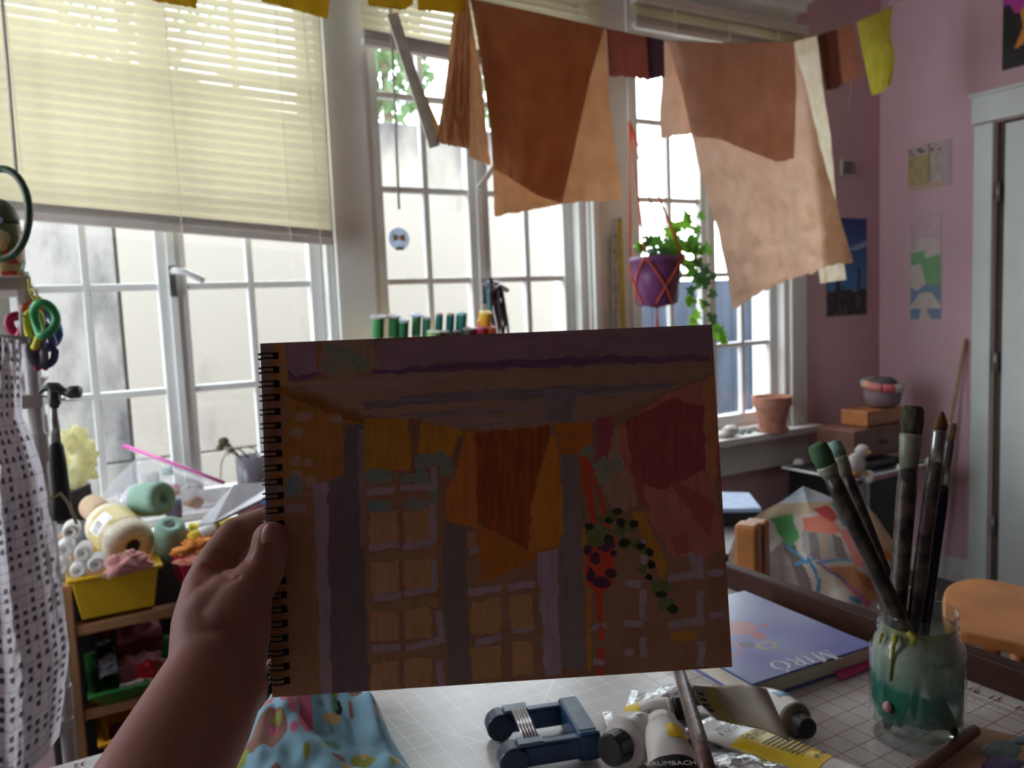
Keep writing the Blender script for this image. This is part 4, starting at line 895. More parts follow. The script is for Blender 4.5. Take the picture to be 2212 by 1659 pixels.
# cut-open tube wall standing up as a curled flap
fl = [[(1496, 1480), (1540, 1484), (1600, 1476), (1656, 1488)], [(1512, 1520), (1560, 1528), (1620, 1520), (1682, 1545)], [(1548, 1556), (1600, 1566), (1650, 1576), (1706, 1602)]]
def flap(u, v):
    rows = [polyline([Vector((*q, 0)) for q in row], u) for row in fl]; k = v*2; i = min(1, int(k)); q = rows[i].lerp(rows[i+1], k-i)
    return onz(q.x, q.y, TZ+.075-.040*v-.006*math.sin(u*6))
fp = thing('opened_tube', 'cut-open empty paint tube curling up as a beige flap under the sketchbook', 'paint tube', tuple(flap(.5, 1)))
MB().grid(flap, 20, 14).build('tube_wall', mat('beige_tube_wall', S(190, 182, 170), .45, var=.08, scale=40), fp, smooth=True, solid=.0008)
MB().grid(lambda u, v: flap(.13+.17*u, v)-FW*.0012, 8, 14).build('label_band', mat('olive_band', S(176, 170, 96), .5), fp, smooth=True)
for v in (.2, .35, .5, .65): MB().sweep([flap(.03, v)-FW*.0015, flap(.10, v+.02)-FW*.0015], .0012, 5).build('text_line', M_txt, fp)

# ---- blue clamp tool
M_bluep = mat('blue_enamel', S(30, 62, 104), .3, var=.3, scale=30, c2=S(48, 86, 130))
M_wear = mat('worn_blue_enamel', S(140, 168, 188), .35, var=.4, scale=45, c2=S(74, 108, 140))
ct = TZ+.034
cA = onz(1074, 1522, ct); cB = onz(1258, 1497, ct); cC = onz(1292, 1578, ct); cD = onz(1092, 1612, ct)
cl = thing('clamp_tool', 'blue metal U-shaped clamp tool with a ribbed silver bar, lying on the mat', 'tool', tuple(sum((cA, cB, cC, cD), Vector())/4-Vector((0, 0, .036))))
ex_ = ((cB-cA)+(cC-cD)); ex_.z = 0; ex_.normalize(); ey_ = Vector((-ex_.y, ex_.x, 0)); Rm = Matrix(((ex_.x, ey_.x, 0), (ex_.y, ey_.y, 0), (0, 0, 1)))
LB = ((cB-cA).length+(cC-cD).length)/2; WB = ((cB-cC).length+(cA-cD).length)/2; oc = (cA+cB+cC+cD)/4-Vector((0, 0, .016))
def lp(x, y, z=0): return oc+ex_*x+ey_*y+Vector((0, 0, z))
MB().box(lp(LB/2-.013, 0), (.024, WB, .030), Rm).build('bridge', M_bluep, cl, bevel=.004)
MB().box(lp(LB/2-.013, 0, .0152), (.018, WB*.82, .0012), Rm).build('worn_plate', M_wear, cl, bevel=.0005)
for s_ in (-1, 1):
    ar = MB(); ar.box(lp(-.004, s_*(WB/2-.007)), (LB-.02, .013, .023), Rm)
    a_ = ar.build('arm', M_bluep, cl, bevel=.003)
    MB().cyl(lp(-LB/2+.004, s_*(WB/2-.007)-s_*.010, -.002), lp(-LB/2+.004, s_*(WB/2-.007)+s_*.010, -.002), .0148, n=26).build('roller', mat('dark_blue_roller', S(34, 52, 84), .35), a_, bevel=.002)
    MB().box(lp(-LB/2+.022, s_*(WB/2-.007), .0130), (.026, .015, .004), Rm).build('bracket', M_wear, a_, bevel=.001)
for i in range(5): MB().cyl(lp(-LB/2+.018+i*.0032, -WB/2+.010, .0140), lp(-LB/2+.018+i*.0032, WB/2-.010, .0140), .0016, n=8).build('spring_rod', M_steel, cl, smooth=True)

# ---- printed blue cotton, crumpled beside the hand
nu, nv = 150, 110
q00, q10, q11, q01 = (onz(*q, TZ) for q in ((575, 1520), (800, 1524), (905, 1700), (440, 1740)))
uu, vv = np.meshgrid(np.linspace(0, 1, nu+1), np.linspace(0, 1, nv+1))
def cpos(u, v):
    P = q00.lerp(q10, u).lerp(q01.lerp(q11, u), v); e = min(1, 7*min(u, 1-u, v*1.3, 1-v*.6)); e = max(0, e); e = e*(2-e)
    n1 = mnoise.noise(Vector((u*2.4+1, v*2.0, 3))); n2 = abs(mnoise.noise(Vector((u*4.5-v*2, v*3, 8)))); n3 = mnoise.noise(Vector((u*12, v*9, 2)))
    bump_ = .052*math.exp(-((u-.62)/.20)**2-((v-.22)/.30)**2)+.040*math.exp(-((u-.30)/.2)**2-((v-.55)/.35)**2)+.030*math.exp(-((u-.9)/.10)**2-((v-.5)/.3)**2)
    return P+Vector((0, 0, .003+e*(.012+bump_+.016*n1+.014*n2+.004*n3)+.004*abs(n2)))
XY = np.array([[proj(cpos(u, v)) for u in np.linspace(0, 1, nu+1)] for v in np.linspace(0, 1, nv+1)])
cx_, cy_ = XY[..., 0], XY[..., 1]
im = np.zeros((nv+1, nu+1, 3)); im[:] = L3(140, 186, 206); im *= (1+.2*vnoise(uu*12, vv*12, 3))[..., None]
def cb(u, v, a, c_, colr, seed=[60]):
    seed[0] += 1; mk = ((uu-u)/a)**2+((vv-v)/c_)**2 < 1+1.0*vnoise(uu*16, vv*16, seed[0]); im[mk] = np.array(colr)
for a in ((.62, .12, .05, .12), (.66, .3, .05, .14), (.12, .8, .05, .08), (.75, .86, .07, .05)): cb(*a, L3(150, 156, 66))
for a in ((.44, .4, .05, .16), (.36, .28, .06, .04), (.46, .6, .04, .14), (.5, .08, .08, .03), (.2, .5, .05, .05), (.36, .55, .05, .03)): cb(*a, L3(196, 100, 128))
for a in ((.26, .72, .11, .12), (.78, .36, .05, .09), (.86, .2, .06, .05), (.32, .12, .04, .05), (.74, .22, .05, .03)): cb(*a, L3(146, 104, 92))
for a in ((.25, .2, .06, .06), (.3, .38, .07, .05), (.62, .56, .07, .03), (.2, .32, .03, .04)): cb(*a, L3(206, 172, 116))
for a in ((.5, .2, .04, .1), (.42, .1, .05, .03), (.6, .75, .05, .04), (.3, .04, .03, .02)): cb(*a, L3(110, 160, 140))
for a in ((.66, .5, .035, .04),): cb(*a, L3(52, 50, 54))
rs2 = np.random.RandomState(12)
for i in range(46):
    cb(rs2.rand(), rs2.rand(), .012+.02*rs2.rand(), .014+.03*rs2.rand(), [L3(150, 156, 66), L3(200, 104, 132), L3(146, 104, 92), L3(206, 172, 116), L3(110, 160, 140), L3(224, 226, 222)][i % 6])
vl = [tuple(cpos(u, v)) for v in np.linspace(0, 1, nv+1) for u in np.linspace(0, 1, nu+1)]
b = MB(); k = nu+1; b.add(vl, [(j*k+i, (j+1)*k+i, (j+1)*k+i+1, j*k+i+1) for j in range(nv) for i in range(nu)])
pc_ = b.build('printed_cloth', mat('printed_cotton', (1, 1, 1), .85, attr='print', bump=.2, bscale=500), smooth=True)
at = pc_.data.color_attributes.new('print', 'FLOAT_COLOR', 'POINT'); at.data.foreach_set('color', np.concatenate([im.reshape(-1, 3), np.ones(((nu+1)*(nv+1), 1))], 1).astype(np.float32).ravel())
tag(pc_, 'crumpled light blue cotton cloth printed with pink and brown motifs below the hand', 'cloth')
# ================================================================ clothesline with dyed cloths
LA = Vector((LX, 1.42, 0)); LBv = Vector((PX, 2.30, 0)); ldir = (LBv-LA).normalized(); lnrm = Vector((ldir.y, -ldir.x, 0))   # towards the camera
def lpx(x, y, off=0.0): return onplane(x, y, LA+lnrm*off, lnrm)
M_string = mat('cotton_string', S(206, 188, 150), .8)
lpts = [lpx(*q) for q in ((-420, -190), (-100, -60), (330, -22), (600, -18), (860, -14), (1012, -3), (1160, 28), (1310, 62), (1440, 88), (1560, 93), (1712, 90), (1765, 76), (1840, 52), (1928, 12), (1990, -25))]
lpts = [Vector((LX, lpts[0].y, lpts[0].z+.05))] + lpts[1:] + [Vector((PX-.003, LBv.y, lpts[-1].z+.06))]
tag(MB().sweep(lpts, .0016, 6).build('clothesline', M_string, smooth=True), 'thin cotton clothesline sagging across the room in front of the windows', 'clothesline')
def fabric(name, c, tr=.5, rough=.9, var=.10, sc=12, **k): return mat(name, c, rough, var=var, scale=sc, transl=tr, bump=.9, bscale=45, **k)
def coons(top, bot, left, right):
    V2 = lambda q: Vector((q[0], q[1], 0))
    top, bot, left, right = ([V2(q) for q in s_] for s_ in (top, bot, left, right))
    def f(u, v):
        T, B = polyline(top, u), polyline(bot, u); Lq, Rq = polyline(left, v), polyline(right, v)
        return T*(1-v)+B*v+Lq*(1-u)+Rq*u-(top[0]*(1-u)*(1-v)+top[-1]*u*(1-v)+bot[0]*(1-u)*v+bot[-1]*u*v)
    return f
def cloth(name, label, cat, m, top, bot, left, right, off=0, nu=40, nv=48, fold=.006, wr=.003, seed=0, parent=None, freq=3.0, ragged=3):
    f = coons(top, bot, left, right)
    def g(u, v):
        q = f(u, v); e = v**.7
        if v > .97: q.y += ragged*mnoise.noise(Vector((u*14, seed, 0)))*1.5
        if u < .02 or u > .98: q.x += ragged*.5*mnoise.noise(Vector((v*16, seed, 4)))
        n1 = mnoise.noise(Vector((u*freq*2+v*.6, v*.9, seed*3.3))); n2 = mnoise.noise(Vector((u*9+v*4, v*11-u*3, seed+7))); n3 = mnoise.noise(Vector((u*22, v*26, seed+3)))
        return lpx(q.x, q.y, off+fold*e*n1*2+wr*e*(1.6*n2+1.0*n3+.9*abs(mnoise.noise(Vector((u*13-v*9, v*6, seed+11))))))
    o = MB().grid(g, nu, nv).build(name, m, parent, smooth=True)
    if label: tag(o, label, cat)
    return o
OR = fabric('rust_orange_cotton', S(206, 142, 98), .42, c2=S(214, 158, 112))
OR2 = fabric('apricot_cotton', S(210, 158, 116), .40)
PE = fabric('peach_cotton', S(224, 179, 150), .44, c2=S(230, 190, 164))
CREAM = fabric('cream_cotton', S(228, 206, 168), .5, c2=S(232, 220, 200), sc=18)
MAR = fabric('maroon_cotton', S(150, 78, 62), .35)
PUR = fabric('plum_cotton', S(84, 54, 66), .3)
BRN = fabric('brown_cotton', S(176, 112, 88), .3)
BRND = fabric('dark_brown_cotton', S(122, 70, 58), .25)
YEL = fabric('lemon_cotton', S(222, 208, 66), .4, c2=S(232, 220, 90))
GOLD = fabric('golden_cotton', S(222, 178, 34), .3, c2=S(196, 140, 30))
oc_ = thing('hanging_cloth', 'large rust-orange cloth folded over the line, darker where doubled, hiding the middle window', 'cloth', tuple(lpx(1200, 466)))
cloth('back_fall', None, None, OR, [(1018, -2), (1150, 26), (1308, 60)], [(1068, 467), (1140, 455), (1215, 441), (1255, 436), (1345, 432)], [(1018, -2), (1040, 140), (1062, 300), (1068, 467)], [(1308, 60), (1312, 170), (1326, 300), (1345, 432)], -.012, 44, 60, .006, .005, 1, oc_)
cloth('front_fall', None, None, OR, [(1016, -2), (1150, 26), (1306, 60)], [(1066, 366), (1095, 380), (1158, 421), (1214, 440)], [(1016, -2), (1043, 150), (1060, 290), (1066, 366)], [(1306, 60), (1275, 167), (1242, 318), (1214, 440)], .012, 40, 50, .006, .002, 2, oc_, ragged=1)
lc_ = thing('hanging_cloth', 'pale rust cloth with a fold hanging left of the large orange cloth', 'cloth', tuple(lpx(1000, 350)))
cloth('back_fall', None, None, OR2, [(986, -6), (1012, -3)], [(1012, 338), (1060, 358)], [(986, -6), (1010, 180), (1012, 338)], [(1012, -3), (1040, 170), (1060, 358)], -.03, 16, 40, .003, .004, 3, lc_)
cloth('front_fall', None, None, OR2, [(984, -6), (1012, -3)], [(942, 308), (975, 315), (1013, 322)], [(984, -6), (962, 180), (942, 308)], [(1012, -3), (1014, 160), (1013, 322)], -.016, 18, 40, .004, .004, 4, lc_)
cloth('backing_fall', None, None, OR2, [(986, -6), (1012, -3)], [(948, 306), (975, 314), (1012, 320)], [(986, -6), (966, 180), (948, 306)], [(1012, -3), (1013, 160), (1012, 320)], -.034, 14, 30, .004, .003, 14, lc_)
pc2 = thing('hanging_cloth', 'long peach cloth folded over the line in front of the right window', 'cloth', tuple(lpx(1650, 665)))
cloth('long_fall', None, None, PE, [(1440, 88), (1560, 93), (1712, 91)], [(1582, 668), (1620, 648), (1660, 622), (1720, 600), (1790, 575), (1843, 566)], [(1440, 88), (1472, 190), (1502, 330), (1548, 490), (1572, 600), (1582, 668)], [(1712, 91), (1740, 180), (1770, 310), (1802, 425), (1843, 566)], -.014, 50, 76, .018, .010, 5, pc2, freq=2.4, ragged=5)
cloth('short_fall', None, None, PE, [(1452, 90), (1580, 93), (1716, 91)], [(1503, 296), (1554, 300), (1605, 322), (1679, 350), (1716, 343)], [(1452, 90), (1474, 183), (1488, 257), (1503, 296)], [(1716, 91), (1720, 200), (1716, 343)], .014, 40, 40, .006, .003, 6, pc2, ragged=1)
cloth('hanging_cloth', 'small pale peach cloth corner hanging behind the left edge of the long peach cloth', 'cloth', PE, [(1434, 86), (1474, 89)], [(1427, 300), (1455, 294), (1500, 290)], [(1434, 86), (1432, 160), (1424, 240), (1427, 300)], [(1474, 89), (1486, 180), (1500, 290)], -.05, 16, 30, .003, .003, 7)
cloth('hanging_cloth', 'narrow cream cloth with faint print hanging beside the right edge of the peach cloth', 'cloth', CREAM, [(1714, 90), (1766, 77)], [(1772, 612), (1828, 604)], [(1714, 90), (1722, 200), (1740, 380), (1772, 612)], [(1766, 77), (1776, 180), (1794, 290), (1806, 430), (1828, 604)], -.055, 14, 60, .003, .004, 8)
cloth('dyed_swatch', 'maroon swatch hanging between the orange and peach cloths', 'swatch', MAR, [(1310, 62), (1400, 79)], [(1316, 166), (1345, 164), (1404, 174)], [(1310, 62), (1316, 166)], [(1400, 79), (1404, 174)], 0, 18, 18, .003, .003, 9)
cloth('dyed_swatch', 'dark plum swatch next to the maroon one at the window post', 'swatch', PUR, [(1396, 78), (1434, 87)], [(1402, 172), (1436, 166)], [(1396, 78), (1402, 172)], [(1434, 87), (1436, 166)], .012, 12, 18, .002, .002, 10)
bs = thing('dyed_swatch', 'frayed brown swatch, doubled darker on its left, near the right end of the line', 'swatch', tuple(lpx(1815, 195)))
cloth('dark_fall', None, None, BRND, [(1764, 76), (1800, 66)], [(1784, 196), (1812, 190)], [(1764, 76), (1784, 196)], [(1800, 66), (1812, 190)], -.008, 10, 16, .002, .002, 11, bs)
cloth('front_fall', None, None, BRN, [(1784, 72), (1840, 52)], [(1804, 190), (1868, 164)], [(1784, 72), (1804, 190)], [(1840, 52), (1868, 164)], .008, 14, 16, .002, .002, 12, bs)
ft = [lpx(x, y, .01) for x, y in ((1836, 178), (1838, 200), (1833, 222), (1836, 240))]; MB().sweep(ft, .0008, 5).build('loose_thread', M_string, bs)
cloth('dyed_swatch', 'lemon-yellow swatch at the right end of the clothesline by the pink wall', 'swatch', YEL, [(1850, 48), (1896, 28), (1928, 13)], [(1883, 207), (1905, 200), (1923, 184)], [(1850, 48), (1862, 110), (1883, 207)], [(1928, 13), (1922, 66), (1934, 130), (1923, 184)], 0, 18, 24, .003, .003, 13)
for i, (lab, tp, bt) in enumerate((('golden swatch at the top edge over the left blind, leftmost of the row', [(300, -23), (430, -21)], [(330, 2), (424, 18)]), ('golden swatch over the right end of the left blind', [(560, -19), (714, -17)], [(566, 4), (640, 22), (708, 42)]), ('ochre swatch above the hanging batten in the middle window', [(792, -15), (894, -12)], [(796, 12), (870, 22), (892, 10)]), ('golden swatch beside the pale rust cloth', [(900, -12), (1010, -4)], [(903, 22), (1005, 29)]))):
    cloth('dyed_swatch', lab, 'swatch', GOLD, tp, bt, [tp[0], bt[0]], [tp[-1], bt[-1]], 0, 16, 10, .003, .002, 20+i)
# ---- slat hanging from a cord on the line
st = thing('wooden_batten', 'cream wooden batten hanging askew from a cord in front of the middle window', 'batten', tuple(lpx(935, 320, -.02)))
a0, a1 = lpx(846, 30, -.02), lpx(938, 318, -.02); w_ = (a1-a0).normalized(); sdv = w_.cross(lnrm).normalized(); wd2 = (lpx(868, 30, -.02)-a0).length*.55
MB().prism([a0-sdv*wd2, a0+sdv*wd2, a1+sdv*wd2, a1-sdv*wd2], lnrm*.004).build('batten_face', mat('painted_slat', S(224, 220, 212), .5, transl=.35), st)
k0, k1 = lpx(885, 145, -.045), lpx(950, 290, -.045)
MB().prism([k0-sdv*wd2*.4, k0+sdv*wd2*.9, k1+sdv*wd2*1.1, k1-sdv*wd2*.4], lnrm*.004).build('raw_edge', mat('raw_wood', S(226, 204, 150), .6, transl=.3), st)
MB().sweep([lpx(842, -14), lpx(845, 12, -.02), a0+w_*.01], .0012, 6).build('cord', M_string, st)
sb_ = [ony(1034, 408, CY-.06), ony(1064, 366, CY-.06)]; dv = (sb_[1]-sb_[0]); pv = dv.cross(Vector((0, 1, 0))).normalized()*.009
tag(MB().prism([sb_[0]-pv, sb_[0]+pv, sb_[1]+dv*1.2+pv, sb_[1]+dv*1.2-pv], (0, .003, 0)).build('white_strip', M_white), 'short white strip poking out behind the orange cloth at the window latch', 'strip')

# ================================================================ hanging ivy pot
pd = 2.85
pc0 = atd(1419, 660, pd); pr = pxs(57, pd); ph = pxs(104, pd)
pot = thing('hanging_pot', 'purple plastic pot in an orange macrame sling hanging by the right window', 'plant pot', tuple(pc0))
M_purp = mat('purple_plastic', S(118, 62, 112), .35, var=.08)
q = MB(); q.M = Matrix.Translation(pc0); q.lathe([(pr*.3, 0), (pr*.66, 0), (pr*.72, .006), (pr*.90, ph*.62), (pr*.93, ph*.86), (pr*1.0, ph*.87), (pr*1.02, ph), (pr*.94, ph), (pr*.86, ph*.8), (pr*.4, ph*.78)], 36); pb_ = q.build('pot', M_purp, pot, smooth=True)
M_soil = mat('soil', S(70, 54, 44), .95)
M_mac = mat('orange_cord', S(214, 92, 48), .7, transl=.15)
apex = atd(1359, 262, pd); tail = pc0-Vector((0, 0, .002))
def rim(a, k=1.03, z=None): z = ph if z is None else z; rr = pr*(.7+.3*min(1, z/ph)); return pc0+Vector((math.cos(a)*rr*k, math.sin(a)*rr*k, z))
angs = [math.radians(d_) for d_ in (-62, 28, 118, 208)]
for i, a in enumerate(angs):
    k0 = rim(a, 1.04, ph*.98)
    MB().sweep([apex, apex.lerp(k0, .35), apex.lerp(k0, .72), k0], [.0034, .0026, .0052, .0034], 6).build('sling_cord', M_mac, pot, smooth=True)
    for s_ in (1, -1):
        pts = [rim(a+s_*t*math.radians(46), 1.05, ph*(.98-t*.62)) for t in np.linspace(0, 1, 7)]
        pts += [rim(a+s_*math.radians(46+t*22), 1.05, ph*(.36-t*.30)) for t in (.5, 1)]+[tail-Vector((0, 0, .004))]
        MB().sweep(pts, .0036, 6).build('sling_cord', M_mac, pot, smooth=True)
MB().sweep([tail, tail-Vector((0, 0, .03)), tail-Vector((.002, 0, .05)), tail-Vector((0, 0, .075)), tail-Vector((0, 0, .14))], [.003, .0025, .005, .006, .004], 7).build('tassel', M_mac, pot, smooth=True)
MB().sweep([apex, Vector((apex.x, apex.y, CZ))], .0009, 5).build('hanging_line', M_string, pot)
# ivy
ivy = thing('ivy_plant', 'bright green ivy trailing from the purple hanging pot', 'plant', tuple(pc0+Vector((0, 0, ph*.8))))
q = MB(); q.M = Matrix.Translation(pc0+Vector((0, 0, ph*.80))); q.lathe([(pr*.84, 0), (pr*.6, .006), (.001, .009)], 20); q.build('soil', M_soil, ivy)
M_ivy = [mat('ivy_leaf_light', S(140, 196, 62), .4, var=.12, scale=20, transl=.45), mat('ivy_leaf', S(98, 158, 60), .4, var=.15, scale=20, transl=.4), mat('ivy_leaf_dark', S(62, 108, 56), .4, var=.15, scale=20, transl=.3)]
star = [(0, -.08), (.30, -.30), (.52, -.02), (.34, .16), (.40, .46), (.16, .42), (0, .80), (-.16, .42), (-.40, .46), (-.34, .16), (-.52, -.02), (-.30, -.30)]
leafme = []
for mm in M_ivy:
    me = bpy.data.meshes.new('leaf'); vs_ = [(0, .12, .06)]+[(x, y, .05-.16*abs(x)-.05*y*y) for x, y in star]
    me.from_pydata(vs_, [], [(0, 1+i, 1+(i+1) % 12) for i in range(12)]); me.materials.append(mm); leafme.append(me)
rr = random.Random(5)
def leaf(P, s_, kind, face=None):
    o = bpy.data.objects.new('leaf', leafme[kind]); col.objects.link(o); o.parent = ivy; o.location = P-ivy.location; o.scale = (s_, s_, s_)
    n = (-FW+Vector((rr.gauss(0, .5), rr.gauss(0, .5), rr.gauss(.2, .4)))).normalized(); o.rotation_euler = (n.to_track_quat('Z', 'Y') @ Euler((0, 0, rr.uniform(0, 6.28))).to_quaternion()).to_euler()
def vine(pts, n, kinds, ls=(18, 26), spread=8):
    P3 = [atd(x, y, pd+dz_) for x, y, dz_ in pts]; MB().sweep(P3, .0014, 5).build('stem', mat('ivy_stem', S(120, 110, 60), .6), ivy, smooth=True)
    for i in range(n):
        t = (i+.6)/n; q = polyline(P3, t)+Vector((rr.gauss(0, 1), rr.gauss(0, 1), rr.gauss(0, 1)))*pxs(spread, pd); leaf(q, pxs(rr.uniform(*ls)*1.3, pd), rr.choice(kinds))
vine([(1430, 575, 0), (1455, 520, -.03), (1475, 480, -.05), (1480, 462, -.06)], 9, [0, 0, 1], (24, 34), 9)
vine([(1425, 575, 0), (1410, 535, -.04), (1385, 525, -.06), (1370, 545, -.05)], 10, [1, 0, 2], (18, 28), 10)
vine([(1440, 575, 0), (1460, 540, .03), (1500, 520, .02), (1518, 530, .0)], 11, [1, 2, 1], (22, 32), 10)
vine([(1470, 560, 0), (1500, 500, 0), (1512, 455, 0)], 4, [0, 1], (16, 22), 4)
vine([(1472, 560, -.05), (1500, 565, -.04), (1512, 600, -.04), (1505, 640, -.04), (1498, 665, -.04)], 8, [1, 2, 0], (18, 26), 9)
vine([(1475, 562, 0), (1520, 575, .02), (1540, 600, .02), (1538, 650, .02), (1535, 690, .0), (1545, 735, 0)], 11, [1, 0, 2], (18, 26), 10)
vine([(1500, 640, -.02), (1498, 680, -.02), (1492, 705, -.02)], 3, [0], (20, 26), 4)
vine([(1540, 690, 0), (1560, 722, 0), (1568, 732, 0)], 3, [0], (16, 20), 4)
vine([(1425, 572, 0), (1440, 545, -.05), (1425, 530, -.05)], 10, [2, 1], (18, 26), 12)

# ================================================================ window ledge and pier things
# folded tape measures pinned to the pier
tp_ = thing('tape_measure', 'gold and grey tape measures hanging in loops on the white pier', 'tape measure', tuple(ony(1337, 760, CY-.03)))
for x0, y0, x1, y1, wd, m_ in ((1338, 470, 1350, 800, 13, mat('gold_tape', S(176, 156, 56), .45, var=.15)), (1328, 505, 1332, 800, 12, mat('grey_tape', S(142, 132, 116), .6, var=.3, scale=60, c2=S(190, 182, 168)))):
    a, c_ = ony(x0, y0, CY-.022), ony(x1, y1, CY-.022); hw_ = pxs(wd/2, 3.2)
    b = MB().prism([a+Vector((-hw_, 0, 0)), a+Vector((hw_, 0, 0)), c_+Vector((hw_, 0, 0)), c_+Vector((-hw_, 0, 0))], (0, .004, 0)); o_ = b.build('tape', m_, tp_)
    b = MB(); nt_ = 26
    for i in range(nt_): q = a.lerp(c_, (i+.5)/nt_); b.bb((q.x-hw_, q.y-.0006, q.z-.0012), (q.x-hw_*(.1 if i % 5 == 0 else .5), q.y, q.z+.0012))
    b.build('tape_ticks', M_txt, o_)
MB().blob(ony(1336, 472, CY-.02), (.008, .006, .008), 10, 8).build('pin', M_steel, tp_, smooth=True)
# round sticker on a pane
sc_ = ony(862, 516, GY-.004)
sk2 = thing('pane_sticker', 'round pale sticker with a gold bow shape on a pane of the middle window', 'sticker', tuple(sc_))
q = MB(); q.M = frame(sc_, (1, 0, 0), (0, -1, 0)); q.lathe([(.040, 0), (.040, .0008), (.001, .0009)], 26); q.build('disc', mat('pale_sticker', S(196, 204, 216), .5, transl=.5), sk2)
for s_ in (-1, 1):
    q = MB(); q.M = frame(sc_+Vector((0, -.0012, .004)), (1, 0, 0), (0, -1, 0)); q.prism([(s_*.002, -.006, 0), (s_*.022, -.014, 0), (s_*.022, .014, 0), (s_*.002, .006, 0)], (0, 0, .0006)); q.build('bow_half', mat('gold_print', S(206, 176, 96), .5, transl=.3), sk2)
q = MB(); q.M = frame(sc_+Vector((0, -.0012, -.034)), (1, 0, 0), (0, -1, 0)); q.prism([(-.016, -.006, 0), (.016, -.006, 0), (.014, .006, 0), (-.014, .006, 0)], (0, 0, .0006)); q.build('ribbon', mat('grey_print', S(150, 158, 172), .5), sk2)

# ---- thread rack with spools
RY = 2.46
rkA, rkB = ony(790, 735, RY), ony(1085, 722, RY)
M_pine = mat('pale_pine', S(206, 176, 132), .6, var=.15, scale=20, stretch=(.3, 4, 4))
rk = thing('thread_rack', 'pale wooden thread rack leaning at the middle window with spools on its pegs', 'rack', ((rkA.x+rkB.x)/2, RY, .578))
zt_ = rkA.z-.02
b = MB(); b.bb((rkA.x, RY, .60), (rkB.x+.02, RY+.02, zt_)); b.build('board', M_pine, rk, bevel=.002)
MB().bb((rkA.x, RY-.05, .578), (rkB.x+.02, RY+.06, .602)).build('foot', M_pine, rk, bevel=.002)
spools = [ # px of the top centre, body height px, radius px, thread colour, flange colour, wide flange, row offset
 (822, 680, 40, 13, (60, 140, 78), (206, 200, 204), 1.35, 0), (856, 679, 40, 11, (62, 142, 84), (206, 200, 204), 1.35, 0), (875, 690, 36, 13, (50, 122, 76), (206, 222, 236), 1.05, 0), (905, 677, 38, 10, (70, 140, 88), (206, 214, 236), 1.4, 0), (926, 684, 36, 9, (70, 146, 110), (216, 226, 232), 1.0, 0), (954, 676, 36, 8, (38, 122, 124), (200, 190, 170), .9, 0), (978, 676, 38, 9, (36, 116, 118), (200, 190, 170), .9, 0), (1002, 674, 40, 12, (46, 140, 128), (176, 220, 222), 1.0, 0),
 (938, 714, 22, 15, (140, 176, 110), (196, 214, 172), 1.0, .05), (962, 714, 20, 10, (96, 92, 72), (180, 174, 160), 1.0, .05), (987, 714, 20, 9, (72, 54, 46), (110, 96, 84), 1.0, .05), (1012, 708, 24, 13, (86, 70, 66), (140, 130, 130), 1.0, .05), (1037, 706, 24, 13, (204, 52, 96), (230, 130, 160), 1.0, .05), (1060, 704, 24, 12, (222, 96, 52), (236, 150, 110), 1.0, .05), (1050, 672, 36, 14, (224, 172, 40), (240, 216, 130), 1.0, .03), (1040, 690, 20, 8, (230, 140, 60), (240, 190, 120), 1.0, .02)]
nm_ = ['leaf green thread spool with a wide pale flange, leftmost on the rack', 'leaf green thread spool with a wide pale flange, second from left on the rack', 'deep green thread spool with a pale blue top, third on the rack', 'slim green spool with a wide pale blue flange, fourth on the rack', 'slim mint-green thread spool, fifth on the rack', 'slim teal thread spool, left of the teal pair', 'slim teal thread spool, right of the teal pair', 'fat turquoise thread spool at the right end of the green row', 'pale olive thread spool in the front row', 'khaki thread spool in the front row', 'dark brown thread spool in the front row', 'grey-brown thread spool in the front row', 'magenta thread spool in the front row', 'orange-red thread spool at the right end of the front row', 'golden yellow thread spool on top at the right end', 'small orange thread spool peeping out behind the yellow one']
for (x, y, hpx, rpx, tc_, fc_, fw_, ro), lab in zip(spools, nm_):
    T = ony(x, y, RY-.03-ro); dep = (T-CAM).dot(FW); h = pxs(hpx+14, dep); r = pxs(rpx, dep)
    ax_ = Vector((.10 if ro == 0 else .02, -.22, 1)).normalized()
    B0 = T-ax_*h
    t = thing('thread_spool', lab, 'spool', tuple(B0), 'thread spools on the rack')
    F = frame(B0, (1, 0, 0), ax_)
    q = MB(); q.M = F; q.lathe([(r*.95, h*.08), (r, h*.12), (r, h*.86), (r*.95, h*.9)], 18); q.build('thread', mat('thread_%d_%d_%d' % tc_, S(*tc_), .7, var=.12, scale=400, stretch=(.05, .05, 1)), t, smooth=True)
    fm_ = mat('flange_%d_%d_%d' % fc_, S(*fc_), .4, transl=.35)
    q = MB(); q.M = F; q.lathe([(r*.3, h*.89), (r*fw_*1.02, h*.89), (r*fw_*1.02, h*.96), (r*.7, h), (r*.3, h), (r*.28, h*.93)], 20); q.build('top_flange', fm_, t)
    q = MB(); q.M = F; q.lathe([(r*1.05, 0), (r*1.05, h*.08), (r*.4, h*.09)], 20); q.build('bottom_flange', fm_, t)
    MB().cyl(B0+Vector((0, .05+ro*.4, -.02)), B0+ax_*h*.5, .003, n=6).build('peg', M_pine, rk)
